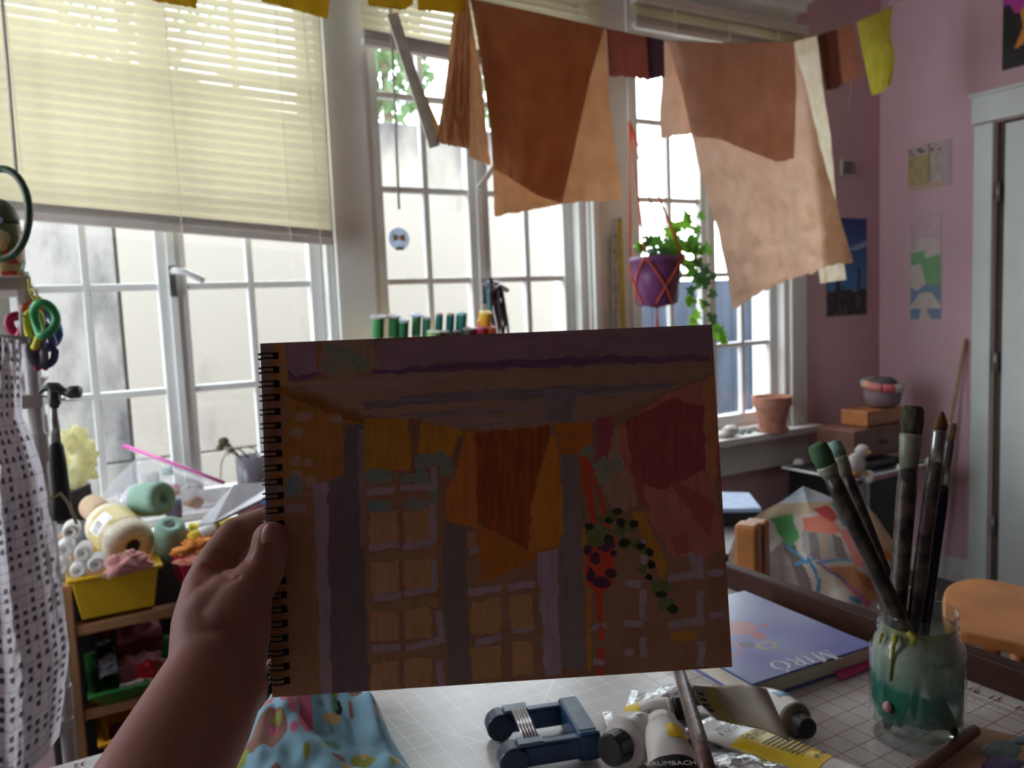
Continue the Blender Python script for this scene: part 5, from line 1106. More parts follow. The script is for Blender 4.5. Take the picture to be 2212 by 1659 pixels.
# ---- bundle of ribbons on the middle latch
rb = thing('ribbon_bundle', 'bundle of dark plum, teal and green ribbons hanging from the middle window latch', 'ribbons', tuple(ony(1070, 740, GY-.09)))
for i, (c_, xs_) in enumerate((((40, 40, 48), (1048, 1058, 1070, 1084, 1090, 1086)), ((66, 34, 60), (1056, 1062, 1066, 1070, 1076, 1080)), ((120, 50, 92), (1060, 1064, 1062, 1060, 1068, 1074)), ((44, 96, 110), (1052, 1054, 1056, 1058, 1062, 1064)), ((40, 70, 58), (1066, 1078, 1084, 1090, 1096, 1100)), ((48, 34, 44), (1062, 1074, 1076, 1078, 1082, 1088)))):
    ys_ = (612, 600, 632, 668, 700, 735); pts = [ony(x, y+4*i*(j < 2), GY-.085-.004*i) for j, (x, y) in enumerate(zip(xs_, ys_))]
    MB().sweep(pts, [.005, .010, .012, .011, .009, .006], 8, .5).build('ribbon', mat('ribbon_%d' % i, S(*c_), .5, var=.3, scale=60), rb, smooth=True)
# ---- terracotta pot and pebbles on the right sill
SZ = .578
tpP = ony(1668, 926, 2.575); tpP.z = SZ; td_ = (tpP-CAM).dot(FW); tr_ = pxs(42, td_); th_ = pxs(76, td_)
tpt = thing('terracotta_pot', 'small terracotta pot with dry stalks on the right window sill', 'plant pot', tuple(tpP))
M_terra = mat('terracotta', S(176, 112, 88), .85, var=.15, scale=20, c2=S(192, 140, 120))
q = MB(); q.M = Matrix.Translation(tpP); q.lathe([(tr_*.3, 0), (tr_*.62, 0), (tr_*.86, th_*.72), (tr_*.98, th_*.73), (tr_*1.0, th_), (tr_*.9, th_), (tr_*.82, th_*.8), (tr_*.2, th_*.78)], 28); q.build('pot', M_terra, tpt, smooth=False)
q = MB(); q.M = Matrix.Translation(tpP); q.lathe([(tr_*.80, 0), (tr_*.82, th_*.10), (tr_*.6, th_*.11)], 24); q.build('saucer', M_terra, tpt)
rr = random.Random(4)
for i in range(14):
    a = rr.uniform(0, 6.28); r = tr_*rr.uniform(0, .8); p0 = tpP+Vector((math.cos(a)*r*.5, math.sin(a)*r*.5, th_*.78)); MB().sweep([p0, p0+Vector((math.cos(a)*.02, math.sin(a)*.02, rr.uniform(.02, .045))), p0+Vector((math.cos(a)*.04, math.sin(a)*.04, rr.uniform(.01, .05)))], .0011, 5).build('dry_stalk', mat('dry_stalk', S(190, 160, 130), .8), tpt)
M_shell = mat('pale_shell', S(206, 198, 190), .6, var=.2, scale=30); M_pebble = mat('blue_grey_pebble', S(132, 146, 150), .6, var=.3, scale=40)
for nm, lab, x, y, sz, m_ in (('seashell', 'large pale seashell on the right sill beside the sketchbook edge', 1577, 932, (.045, .03, .026), M_shell), ('seashell', 'flat white seashell behind the large one on the right sill', 1562, 908, (.035, .03, .014), M_shell), ('pebble', 'blue-grey pebble on the sill left of the terracotta pot', 1618, 928, (.017, .013, .010), M_pebble), ('pebble', 'greenish pebble touching the terracotta pot saucer', 1640, 922, (.022, .014, .011), M_pebble), ('pebble', 'small grey pebble between the seashell and the other pebbles', 1603, 934, (.011, .010, .008), M_pebble)):
    P = onz(x, y, SZ+sz[2]*.9); P = ony(x, y, min(P.y, 2.60)); tag(MB().blob(Vector((P.x, P.y, SZ+sz[2]*.95)), sz, 16, 10, .25, x).build(nm, m_, smooth=True), lab, nm)
# ================================================================ storage rack at the left edge
RD = 1.34
p_top = atd(48, 596, RD); RX, RYk = p_top.x, p_top.y
RTZ = p_top.z
M_rackw = mat('white_tube_frame', S(196, 190, 188), .4, var=.06)
rack = thing('storage_rack', 'white tubular storage rack at the left edge beside the window', 'rack', (RX-.3, RYk+.17, FZ))
for x, y in ((RX, RYk), (RX-.62, RYk), (RX, RYk+.34), (RX-.62, RYk+.34)):
    MB().cyl((x, y, FZ), (x, y, RTZ), .0115, n=16).build('pole', M_rackw, rack, smooth=True)
    for z in (1.0, .55): MB().cyl((x, y, z-.03), (x, y, z+.02), .0145, n=16).build('collar', M_rackw, rack, bevel=.003)
for z in (RTZ-.012, 1.075, .50, .12):
    b = MB(); b.bb((RX-.63, RYk-.012, z-.012), (RX+.012, RYk+.012, z+.012)); b.bb((RX-.63, RYk+.328, z-.012), (RX+.012, RYk+.352, z+.012)); b.bb((RX-.012, RYk+.012, z-.010), (RX+.010, RYk+.33, z+.010)); b.bb((RX-.63, RYk+.012, z-.010), (RX-.61, RYk+.33, z+.010)); sh_ = b.build('shelf_frame', M_rackw, rack, bevel=.004)
    for i in range(9): y = RYk+.03+i*.035; MB().cyl((RX-.62, y, z), (RX, y, z), .002, n=6).build('shelf_wire', M_rackw, sh_)
# patterned tin with green hose on top of the rack
tz0 = RTZ+.002
tc_ = atd(8, 560, RD+.10); tcx, tcy = tc_.x, tc_.y; tr = pxs(44, RD+.1)
tin = thing('patterned_tin', 'round floral tin with a green domed lid and lilac bow on the rack', 'tin', (tcx, tcy, tz0))
M_tin = bpy.data.materials.new('floral_tin'); M_tin.use_nodes = True; N = M_tin.node_tree.nodes; L = M_tin.node_tree.links; p = N['Principled BSDF']; p.inputs['Roughness'].default_value = .35
tcn = N.new('ShaderNodeTexCoord'); vo = N.new('ShaderNodeTexVoronoi'); vo.inputs['Scale'].default_value = 38; L.new(tcn.outputs['Object'], vo.inputs['Vector']); rp = N.new('ShaderNodeValToRGB'); rp.color_ramp.interpolation = 'CONSTANT'; L.new(vo.outputs['Color'], rp.inputs[0])
for i, (pos, cc) in enumerate(((0, (206, 178, 120)), (.3, (190, 72, 44)), (.45, (96, 108, 60)), (.6, (214, 196, 150)), (.8, (204, 140, 60)))):
    e = rp.color_ramp.elements[i] if i < 2 else rp.color_ramp.elements.new(pos); e.position = pos; e.color = (*S(*cc), 1)
L.new(rp.outputs[0], p.inputs['Base Color'])
hT = pxs(118, RD+.1)
q = MB(); q.M = Matrix.Translation((tcx, tcy, tz0)); q.lathe([(tr*.9, 0), (tr, .004), (tr, hT*.12), (tr*.82, hT*.14), (tr*.92, hT*.3), (tr*.95, hT*.7), (tr*.85, hT*.98), (tr*.5, hT)], 26); q.build('body', M_tin, tin, smooth=True)
q = MB(); q.M = Matrix.Translation((tcx, tcy, tz0+hT)); q.lathe([(tr*.84, 0), (tr*.82, .012), (tr*.7, .028), (tr*.45, .040), (tr*.1, .045)], 24); q.build('lid', mat('olive_lid', S(86, 100, 66), .5), tin, smooth=True)
bw = Vector((tcx, tcy, tz0+hT))-FW*tr*.9
for s_ in (-1, 1): MB().blob(bw+RT*s_*.012, (.012, .006, .008), 10, 8).build('bow_loop', mat('lilac_ribbon', S(178, 160, 196), .6), tin, smooth=True)
hc = atd(4, 462, RD-.02)
pts = [hc+RT*pxs(58, RD)*math.cos(t)+UP*pxs(96, RD)*math.sin(t) for t in np.linspace(0, 2*math.pi, 33)[:-1]]
tag(MB().sweep(pts, pxs(8, RD), 10, closed=True).build('green_hose', mat('dark_green_rubber', S(66, 88, 68), .45, var=.2, scale=60), smooth=True), 'loop of dark green hose hung over the floral tin', 'hose')
# mug, dish, scissors on the wire shelf
SHZ = 1.087
mc = atd(-14, 770, RD+.06); mg = thing('white_mug', 'white mug at the left edge with its handle showing', 'mug', (mc.x, mc.y, SHZ))
q = MB(); q.M = Matrix.Translation((mc.x, mc.y, SHZ)); q.lathe([(.03, 0), (.036, .004), (.037, .088), (.034, .088), (.033, .01), (.005, .008)], 26); q.build('cup', mat('white_ceramic', S(228, 226, 224), .2), mg, smooth=True)
pts = [Vector((mc.x, mc.y, SHZ))+RT*(.034+.026*math.sin(t))+Vector((0, 0, .048+.028*math.cos(t))) for t in np.linspace(0, math.pi, 12)]; MB().sweep(pts, .0055, 10).build('handle', MATS['white_ceramic'], mg, smooth=True)
dc = atd(60, 838, RD+.10); q = MB(); q.M = Matrix.Translation((dc.x, dc.y, SHZ)); q.lathe([(.012, 0), (.02, .002), (.036, .022), (.034, .022), (.018, .005), (.002, .004)], 24); tag(q.build('white_dish', MATS['white_ceramic'], smooth=True), 'small white dish on the rack shelf behind the pole', 'dish')
scs = thing('scissors', 'steel scissors lying on the rack shelf above the hammer', 'scissors', tuple(atd(60, 812, RD+.19)))
a, c_ = atd(24, 810, RD+.19), atd(96, 808, RD+.19)
for s_ in (0, 1): MB().sweep([a+UP*.004*s_, a.lerp(c_, .5)+UP*.003, c_-UP*.006*s_], [.002, .0045, .001], 8, .3).build('blade', M_steel, scs)
for s_ in (-1, 1): MB().sweep([a-RT*.02+UP*.012*s_+Vector((0, 0, 0))+(RT*math.cos(t)*.016+UP*math.sin(t)*.010) for t in np.linspace(0, 6.28, 17)[:-1]], .003, 8, closed=True).build('finger_loop', M_black, scs)
# plastic rings on a yellow cord
rg = thing('cord_bundle', 'knotted yellow cord holding plastic rings on the rack pole', 'cord', tuple(atd(78, 720, RD-.02)))
MB().sweep([atd(*q, RD-.015) for q in ((62, 602), (64, 625), (70, 640), (76, 650), (80, 690), (92, 715), (102, 732))], .0022, 7).build('strand', mat('yellow_cord', S(206, 204, 84), .7), rg, smooth=True)
MB().sweep([atd(*q, RD-.02) for q in ((70, 640), (66, 632), (68, 625), (78, 628), (82, 650), (82, 690))], .0020, 7).build('strand', MATS['yellow_cord'], rg, smooth=True)
for i, (lab, x, y, a_, b_, tw, c_, sd) in enumerate((('yellow', 74, 712, 14, 38, 7, (214, 206, 50), -.025), ('green', 95, 690, 22, 34, 8, (70, 176, 106), -.045), ('blue', 104, 712, 18, 38, 8, (84, 134, 200), .012), ('purple', 98, 745, 17, 44, 7, (92, 80, 140), -.01), ('grey', 80, 748, 15, 42, 8, (110, 112, 118), -.02), ('coral', 74, 668, 16, 22, 8, (232, 120, 100), .005), ('crimson', 38, 706, 15, 24, 9, (176, 34, 92), .0))):
    c0 = atd(x, y, RD+sd); t = thing('plastic_ring', lab+' plastic ring in the bunch hanging from the rack pole', 'ring', tuple(c0), 'plastic rings on the rack')
    k_ = RD/F_PX; pts = [c0+RT*math.cos(u)*a_*k_*(1-.25*math.sin(u*2)*.5)+UP*math.sin(u)*b_*k_+FW*.006*math.sin(2*u+i) for u in np.linspace(0, 6.283, 25)[:-1]]
    MB().sweep(pts, tw*k_*1.15, 10, closed=True).build('loop', mat('plastic_'+lab, S(*c_), .35), t, smooth=True)
    MB().box(c0-UP*(b_+4)*k_, (10*k_, 10*k_, 14*k_)).build('tab', mat('magenta_tab', S(184, 38, 96), .4), t, bevel=.002)
# hammer hung on the rack
HD = RD-.05
ham = thing('claw_hammer', 'claw hammer with a steel shaft and black rubber grip hanging from the rack', 'hammer', tuple(atd(128, 1118, HD)))
k_ = HD/F_PX
hx_v, hy_v, hz_v = RT, UP, FW
hc = atd(118, 848, HD)
def hpt(x, y, z=0): return hc+RT*((x-118)*k_)-UP*((y-848)*k_)+FW*z
M_hs = mat('dark_forged_steel', S(92, 92, 92), .35, .7, var=.2, scale=30)
b = MB(); b.sweep([hpt(172, 846), hpt(168, 846), hpt(152, 848), hpt(148, 848), hpt(138, 846), hpt(122, 840), hpt(104, 835), hpt(92, 842), hpt(84, 852)], [13*k_, 14*k_, 14*k_, 10*k_, 9*k_, 15*k_, 9*k_, 6*k_, 3*k_], 12, upv=FW); b.build('head', M_hs, ham, smooth=True)
MB().sweep([hpt(118, 838), hpt(118, 870), hpt(117, 880)], [14*k_, 12*k_, 9*k_], 12, upv=FW).build('eye', M_hs, ham, smooth=True)
MB().sweep([hpt(116, 870), hpt(122, 965)], [8*k_, 9.5*k_], 14).build('shaft', M_steel, ham, smooth=True)
MB().sweep([hpt(121, 958), hpt(122, 966), hpt(126, 1010), hpt(131, 1060), hpt(134, 1110), hpt(135, 1122)], [11*k_, 14*k_, 17*k_, 18*k_, 21*k_, 18*k_], 14).build('grip', mat('black_rubber', S(38, 38, 40), .6, var=.15, scale=120), ham, smooth=True)
MB().sweep([Vector((RX+.011, RYk, hpt(142, 862).z)), hpt(110, 863, .04), hpt(142, 863, .03), hpt(142, 863, -.016), hpt(142, 852, -.018)], .0022, 8).build('hook', M_steel, rack)
# hanging printed cotton
nu, nv = 130, 300
cf = coons([(-120, 720), (-30, 722), (46, 735)], [(-120, 1690), (20, 1700), (92, 1640), (128, 1590)], [(-120, 720), (-120, 1690)], [(46, 735), (48, 900), (72, 950), (92, 1010), (116, 1150), (134, 1270), (150, 1400), (140, 1500), (128, 1590)])
uu, vv = np.meshgrid(np.linspace(0, 1, nu+1), np.linspace(0, 1, nv+1))
vl = []
for v in np.linspace(0, 1, nv+1):
    for u in np.linspace(0, 1, nu+1):
        q = cf(u, v); fo = math.sin(u*16+v*2.2+math.sin(v*4))*.5+.6*mnoise.noise(Vector((u*7, v*2.2, 2))); vl.append(tuple(atd(q.x, q.y, RD-.10+.022*fo*min(1, v*3)+.004*mnoise.noise(Vector((u*20, v*30, 5))))))
b = MB(); k = nu+1; b.add(vl, [(j*k+i, j*k+i+1, (j+1)*k+i+1, (j+1)*k+i) for j in range(nv) for i in range(nu)])
cp_ = b.build('hanging_garment', mat('dotted_cotton', (1, 1, 1), .9, attr='print', bump=.3, bscale=200, transl=.25), smooth=True)
U = uu*13; V = vv*46
im = np.zeros((nv+1, nu+1, 3)); im[:] = L3(214, 208, 212)
g1 = np.minimum(np.abs((U % 1)-.5), np.abs((V % 1)-.5)) < .06; im[g1] = L3(178, 170, 180)
rs = np.random.RandomState(4); dots = rs.rand(60, 20) < .68
du = (U*1 % 1)-.5+.2; dv = (V*1 % 1)-.5+.2
mk = (du**2+dv**2 < .085) & dots[np.minimum(59, V.astype(int)), np.minimum(19, U.astype(int))]; im[mk] = L3(84, 76, 86)
at = cp_.data.color_attributes.new('print', 'FLOAT_COLOR', 'POINT'); at.data.foreach_set('color', np.concatenate([im.reshape(-1, 3), np.ones(((nu+1)*(nv+1), 1))], 1).astype(np.float32).ravel())
ga, gb = atd(-130, 718, RD-.10), atd(52, 734, RD-.10)
ga += FW*.0105; gb += FW*.0105
MB().cyl(ga, gb, .006, n=10).build('hanging_rod', M_rackw, rack, smooth=True)
for q in (ga.lerp(gb, .12), ga.lerp(gb, .93)): MB().sweep([q, q+Vector((0, .03, .03)), Vector((q.x, RYk, q.z+.05)), Vector((q.x, RYk, RTZ-.01))], .003, 7).build('rod_hook', M_rackw, rack, smooth=True)
tag(cp_, 'white cotton garment with dark dots and fine checks hanging at the left edge', 'garment')

# ================================================================ bin organiser under the left window
OY = 2.0
M_tan = mat('tan_wood', S(176, 132, 92), .6, var=.15, scale=14, stretch=(1, 1, .3))
M_dark = mat('dark_panel', S(40, 36, 36), .7)
oL = ony(160, 1300, OY).x-.02; oR = oL+.95
org = thing('bin_organizer', 'wooden toy-bin organizer with sloping rails under the left window', 'organizer', ((oL+oR)/2, OY+.18, FZ))
for x in (oL, oR): MB().bb((x-.018, OY-.02, FZ), (x+.018, OY+.02, .63)).build('post', M_tan, org, bevel=.003); MB().bb((x-.018, OY+.33, FZ), (x+.018, OY+.37, .66)).build('post', M_tan, org, bevel=.003)
rz1 = ony(280, 1342, OY-.02).z; rz2 = ony(250, 1532, OY-.02).z
for z in (rz1, rz2, rz2-.22):
    MB().bb((oL+.018, OY-.016, z-.012), (oR-.018, OY+.016, z+.012)).build('rail', M_tan, org, bevel=.003); MB().bb((oL+.018, OY+.335, z+.06), (oR-.018, OY+.365, z+.085)).build('rail', M_tan, org, bevel=.003)
MB().bb((oL+.02, OY+.385, FZ+.02), (oR-.02, OY+.395, .60)).build('back_panel', M_dark, org)
MB().bb((oL-.012, OY+.02, FZ+.05), (oL+.012, OY+.33, .60)).build('side_panel', M_dark, org)
def bin_(label, x0, x1, ztop, h, c, dep=.26):
    """tapered plastic bin with a rolled rim, its front at the rail"""
    cx = (x0+x1)/2; w2 = (x1-x0)/2; t = thing('plastic_bin', label, 'bin', (cx, OY+.1, ztop-h), 'plastic bins in the organizer')
    m_ = mat('bin_%d_%d_%d' % c, S(*c), .35, var=.03)
    y0, y1 = OY-.035, OY-.035+dep
    def ring_(k, z, ins=0): a = w2*k-ins; e = (y1-y0)/2*k-ins; yc = (y0+y1)/2; return [(cx-a, yc-e, z), (cx+a, yc-e, z), (cx+a, yc+e, z), (cx-a, yc+e, z)]
    b = MB(); vs_ = ring_(.84, ztop-h)+ring_(1, ztop)+ring_(1, ztop, .004)+ring_(.84, ztop-h+.004, .004)
    fs = [(3, 2, 1, 0)]+[(i, (i+1) % 4, 4+(i+1) % 4, 4+i) for i in range(4)]+[(4+i, 4+(i+1) % 4, 8+(i+1) % 4, 8+i) for i in range(4)]+[(8+i, 8+(i+1) % 4, 12+(i+1) % 4, 12+i) for i in range(4)]+[(12, 13, 14, 15)]
    b.add(vs_, fs); b.build('tub', m_, t, bevel=.006)
    b = MB(); a, c2_ = ring_(1.0, ztop-.012), ring_(1.09, ztop-.008); c3 = ring_(1.10, ztop); c4 = ring_(1.0, ztop)
    b.add(a+c2_+c3+c4, [(i, (i+1) % 4, 4+(i+1) % 4, 4+i) for i in range(4)]+[(4+i, 4+(i+1) % 4, 8+(i+1) % 4, 8+i) for i in range(4)]+[(8+i, 8+(i+1) % 4, 12+(i+1) % 4, 12+i) for i in range(4)]); b.build('rim', m_, t, bevel=.003)
    return t
fx = lambda px, py: ony(px, py, OY-.035)
A, Bq = fx(152, 1246), fx(343, 1222); zb_ = fx(180, 1346).z
bin_('yellow plastic bin full of yarn, front left of the organizer', A.x, Bq.x, (A.z+Bq.z)/2, (A.z+Bq.z)/2-zb_, (224, 184, 24))
zT = (A.z+Bq.z)/2
w_b = Bq.x-A.x
bin_('crimson plastic bin holding yellow and orange scraps, partly behind the hand', Bq.x+.045, Bq.x+.045+w_b, zT, zT-zb_, (206, 40, 78))
bin_('dark blue plastic bin hidden behind the sketchbook', Bq.x+.09+w_b, Bq.x+.09+2*w_b, zT, zT-zb_, (50, 70, 130))
zG = fx(250, 1500).z+.012
bin_('green plastic tray bin on the middle rail', A.x+.02, A.x+.02+w_b*1.05, zG, zG-(rz2+.0135), (40, 110, 46))
bin_('yellow plastic bin on the lowest rail', A.x+.03, A.x+.03+w_b, fx(250, 1607).z+.012, .08, (214, 150, 40))

# ---- yarn and scraps
def crumple(name, label, cat, c, r, m_, seed, wob=.7, group=None, cell=None):
    c = Vector(c)
    def f(u, v):
        a = 2*math.pi*u; e = math.pi*v; d = Vector((math.sin(e)*math.cos(a), math.sin(e)*math.sin(a), -math.cos(e))); s0 = Vector((seed*3.1, seed*1.7, 0))
        k = 1+wob*(.6*mnoise.noise(d*1.6+s0)+.55*(abs(mnoise.noise(d*3.1+s0))-.25)+.35*(abs(mnoise.noise(d*6.5+s0))-.2))
        q = c+Vector((d.x*r[0], d.y*r[1], d.z*r[2]))*k
        if cell: q = Vector([min(max(w_, lo), hi) for w_, (lo, hi) in zip(q, cell)])   # pressed flat against its neighbours
        return q
    o = MB().grid(f, 36, 24, True).build(name, m_, smooth=True); tag(o, label, cat, group); return o
def fab(n, c): return mat(n, S(*c), .9, var=.2, scale=30, bump=.4, bscale=60)
D2 = 1.86
def yarn_cyl(name, label, a, c_, r, mth, hole=True, band=None, barc=False):
    a, c_ = Vector(a), Vector(c_); ax = (c_-a).normalized(); Ln = (c_-a).length
    t = thing(name, label, 'yarn', tuple(a.lerp(c_, .5)-Vector((0, 0, r))))
    F = frame(a, ax.orthogonal(), ax); q = MB(); q.M = F
    q.lathe([(r*.28, .012), (r*.30, .0), (r*.80, -.004), (r*.96, .006), (r, .016), (r, Ln-.016), (r*.94, Ln-.004), (r*.6, Ln)], 30); q.build('winding', mth, t, smooth=True)
    if hole: q = MB(); q.M = F; q.lathe([(r*.27, -.001), (r*.27, .03), (r*.2, .03)], 18); q.build('core', M_dark, t)
    if band:
        q = MB(); q.M = F; q.lathe([(r*1.015, Ln*.30), (r*1.02, Ln*.32), (r*1.02, Ln*.78), (r*1.015, Ln*.80)], 30, caps=False); q.build('paper_band', band, t, smooth=True)
    return t, F, Ln
M_ecru = mat('ecru_thread', S(222, 210, 188), .85, var=.08, scale=300, bump=.5, bscale=350, stretch=(.2, .2, 1))
M_sage = mat('sage_thread', S(134, 166, 148), .85, var=.12, scale=300, bump=.5, bscale=350, stretch=(.2, .2, 1))
M_band = mat('gold_label', S(198, 180, 110), .5, var=.1)
a, c_ = atd(288, 1180, D2+.02), atd(230, 1128, D2+.11)
t, F, Ln = yarn_cyl('crochet_cone', 'large ecru crochet thread roll with a gold barcode band in the yellow bin', a, c_, pxs(52, D2), M_ecru, True, M_band)
r = pxs(52, D2)*1.03
Fi = F.to_3x3().inverted(); tocam = (Fi @ (CAM-F.translation)); an0 = math.atan2(tocam.y, tocam.x)
bq = MB(); bq.M = F; bq.grid(lambda u, v: Vector((math.cos(an0+(u-.7)*1.0)*r, math.sin(an0+(u-.7)*1.0)*r, Ln*(.40+.30*v))), 8, 2); bq.build('barcode_patch', mat('white_label', S(226, 226, 226), .5), t)
for i in range(7): bq = MB(); bq.M = F; bq.grid(lambda u, v: Vector((math.cos(an0+(-.62+i*.07+u*.035))*r*1.008, math.sin(an0+(-.62+i*.07+u*.035))*r*1.008, Ln*(.45+.18*v))), 1, 1); bq.build('barcode_bar', M_txt, t)
yarn_cyl('yarn_roll', 'beige yarn roll behind the large crochet thread roll', atd(222, 1112, D2+.13), atd(196, 1092, D2+.18), pxs(30, D2), mat('beige_thread', S(196, 170, 140), .85, var=.1, scale=300, bump=.4))
yarn_cyl('yarn_ball', 'sage green cotton yarn ball on top of the pile', atd(352, 1076, D2+.13), atd(302, 1080, D2+.17), pxs(40, D2), M_sage, False)
yarn_cyl('yarn_ball', 'sage green cotton yarn ball resting between the two bins', atd(368, 1134, D2+.04), atd(366, 1200, D2+.08), pxs(33, D2), M_sage)
M_wh = mat('white_cotton_roll', S(220, 216, 210), .85, var=.06, scale=200, bump=.3)
for i, (x, y) in enumerate(((140, 1188), (178, 1196), (130, 1226), (169, 1233), (207, 1220), (152, 1150))):
    yarn_cyl('cotton_roll', 'white cotton roll in the clear bag, ' + ('top left', 'upper middle', 'bottom left', 'bottom middle', 'bottom right', 'at the back')[i], atd(x, y, D2-.10), atd(x+6, y-14, D2-.04), pxs(17.5, D2-.1), M_wh, False)
M_clear = mat('clear_film', S(228, 232, 236), .15, alpha=.16, spec=.6, var=0)
tag(MB().grid(lambda u, v: atd(112+126*u+4*math.sin(v*7), 1128+118*v+5*math.sin(u*8), D2-.113+.006*mnoise.noise(Vector((u*4, v*4, 3)))+.05*(1-min(1, v*4))), 26, 22).build('clear_bag', M_clear, smooth=True), 'clear plastic bag around the white cotton rolls', 'bag')
crumple('fabric_scrap', 'pale pink fabric scrap hanging over the front of the yellow bin', 'fabric', atd(278, 1218, D2-.085), (.045, .022, .022), fab('pink_scrap', (210, 150, 146)), 5, .9, None, ((-9, 9), (-9, 9), (zT+.002, 9)))
D3 = D2+.02
crumple('fabric_scrap', 'orange fabric scrap lying over the crimson bin', 'fabric', atd(424, 1184, D3-.03), (.05, .03, .022), fab('orange_scrap', (206, 124, 50)), 6, .9, None, ((-9, 9), (-9, 9), (zT+.022, 9)))
yarn_cyl('embroidery_skein', 'mustard yarn skein with a white paper band in the crimson bin', atd(412, 1166, D3), atd(478, 1140, D3+.04), pxs(17, D3), mat('mustard_thread', S(196, 170, 40), .8, var=.15, scale=200), False, mat('white_label', S(226, 226, 226), .5))
crumple('fabric_scrap', 'yellow fabric scrap at the back of the crimson bin', 'fabric', atd(450, 1142, D3+.1), (.08, .04, .016), fab('yellow_scrap', (214, 196, 60)), 8, .8, None, ((atd(408, 1142, D3+.1).x, 9), (-9, 9), (-9, 9)))
crumple('fabric_scrap', 'white and red fabric scrap at the front of the crimson bin', 'fabric', atd(440, 1205, D3-.04), (.05, .03, .014), mat('white_red_scrap', S(220, 190, 180), .9, var=.3, scale=60, c2=S(206, 90, 60)), 9, .9, None, ((-9, 9), (-9, 9), (zT+.002, zT+.020)))
for lab, x, y, d, r_, c_, sd in (('dark crimson folded fabric on the middle rail', 270, 1400, 2.0, (.11, .08, .045), (110, 34, 52), 1), ('pale pink striped fabric on the middle rail', 285, 1440, 1.96, (.09, .06, .035), (196, 128, 140), 2), ('bright red felt piece in the green tray', 278, 1480, 1.90, (.035, .03, .035), (190, 30, 44), 3), ('grey fabric corner at the left of the green tray', 212, 1440, 1.92, (.03, .03, .022), (140, 142, 156), 4), ('white scrap in front of the red felt', 245, 1505, 1.88, (.05, .03, .012), (206, 190, 186), 5), ('white cotton scrap on the lowest rail', 265, 1575, 1.90, (.05, .04, .022), (196, 190, 192), 6), ('violet fabric piece on the lowest rail', 228, 1598, 1.88, (.025, .03, .03), (126, 62, 116), 7), ('black cloth heap at the left of the middle rail', 218, 1470, 1.97, (.07, .05, .05), (30, 28, 32), 8), ('magenta fabric at the left of the middle rail', 205, 1412, 1.96, (.02, .03, .016), (170, 50, 90), 9)):
    g0, g1 = A.x+.02+w_b*1.05*.10, A.x+.02+w_b*1.05*.90; y0_, y1_ = OY-.010, OY+.195; zf_ = rz2+.0135+.006
    gx = lambda k: g0+(g1-g0)*k
    zr_ = fx(250, 1607).z+.012-.08+.006; l0, l1 = A.x+.03+w_b*.10, A.x+.03+w_b*.90
    CELL = {1: (gx(.28), gx(1), y0_+.085, y1_, zf_+.052, 9), 2: (gx(.28), gx(1), y0_+.040, y0_+.083, zf_, 9), 3: (gx(.50), gx(.80), y0_+.012, y0_+.038, zf_, 9), 4: (gx(0), gx(.26), y0_, y0_+.05, zf_+.050, 9), 5: (gx(.26), gx(.75), y0_-.004, y0_+.010, zf_, 9), 8: (gx(0), gx(.26), y0_+.052, y1_, zf_, zf_+.085), 9: (gx(0), gx(.26), y0_+.052, y1_, zf_+.087, 9), 6: (l0+(l1-l0)*.34, l1, y0_, y1_, zr_, 9), 7: (l0, l0+(l1-l0)*.32, y0_, y1_, zr_, 9)}[sd]
    crumple('fabric_scrap', lab, 'fabric', Vector([min(max(q_, a_+min(.02, (b_-a_)*.5)), b_-min(.02, (b_-a_)*.5)) for q_, a_, b_ in zip(atd(x, y, d), CELL[::2], CELL[1::2])]), r_, fab('scrap_%d' % sd, c_), sd+20, .8, 'fabrics in the organizer', ((CELL[0], CELL[1]-.001), (CELL[2], CELL[3]-.001), (CELL[4], CELL[5]-.001)))

# ---- pile on the box behind the organizer
bxz = .56
kb_ = thing('storage_box', 'black storage box behind the organizer under the left window', 'box', (oL+.42, 2.45, FZ))
MB().bb((oL-.06, 2.415, FZ), (oL+.92, 2.53, bxz)).build('body', M_dark, kb_, bevel=.006)
MB().bb((oL-.07, 2.41, bxz), (oL+.93, 2.535, bxz+.02)).build('lid', mat('black_lid', S(48, 46, 48), .5), kb_, bevel=.004)
bl0, bl1 = ony(92, 1060, 2.415), ony(192, 1050, 2.415)
kb2 = thing('storage_box', 'tall black box below the yellow bag at the left window', 'box', ((bl0.x+bl1.x)/2, 2.47, bxz+.02))
MB().bb((bl0.x, 2.415, bxz+.021), (bl1.x, 2.53, bl0.z-.03)).build('body', M_dark, kb2, bevel=.004); MB().bb((bl0.x-.006, 2.41, bl0.z-.03), (bl1.x+.006, 2.535, bl0.z-.012)).build('lid', MATS['black_lid'], kb2, bevel=.003)
yb = ony(156, 1000, 2.475); yb.z = bl0.z+.062
crumple('yellow_bag', 'crumpled yellow plastic bag by the window behind the hammer', 'bag', yb, (.052, .045, .078), mat('yellow_film', S(236, 231, 192), .25, var=.15, scale=25, transl=.62, bump=1.0, bscale=22), 31, .75, None, ((ony(134, 1000, 2.475).x, 9), (2.42, 2.53), (bl0.z-.0115, 9)))
tag(MB().prism([ony(128, 1074, 2.384), ony(196, 1046, 2.384), ony(196, 1074, 2.384), ony(134, 1108, 2.384)], (0, .018, 0)).build('black_tray', M_dark), 'black tray edge standing below the yellow bag', 'tray')
bj = ony(112, 1060, 2.47); bj.z = bl0.z-.012+.041; q = MB(); q.M = Matrix.Translation(bj); q.lathe([(.022, -.04), (.024, -.036), (.024, .03), (.026, .032), (.026, .046), (.010, .05)], 20); tag(q.build('blue_canister', mat('dusty_blue', S(96, 140, 166), .4), smooth=True), 'small dusty blue canister behind the hammer grip', 'canister')
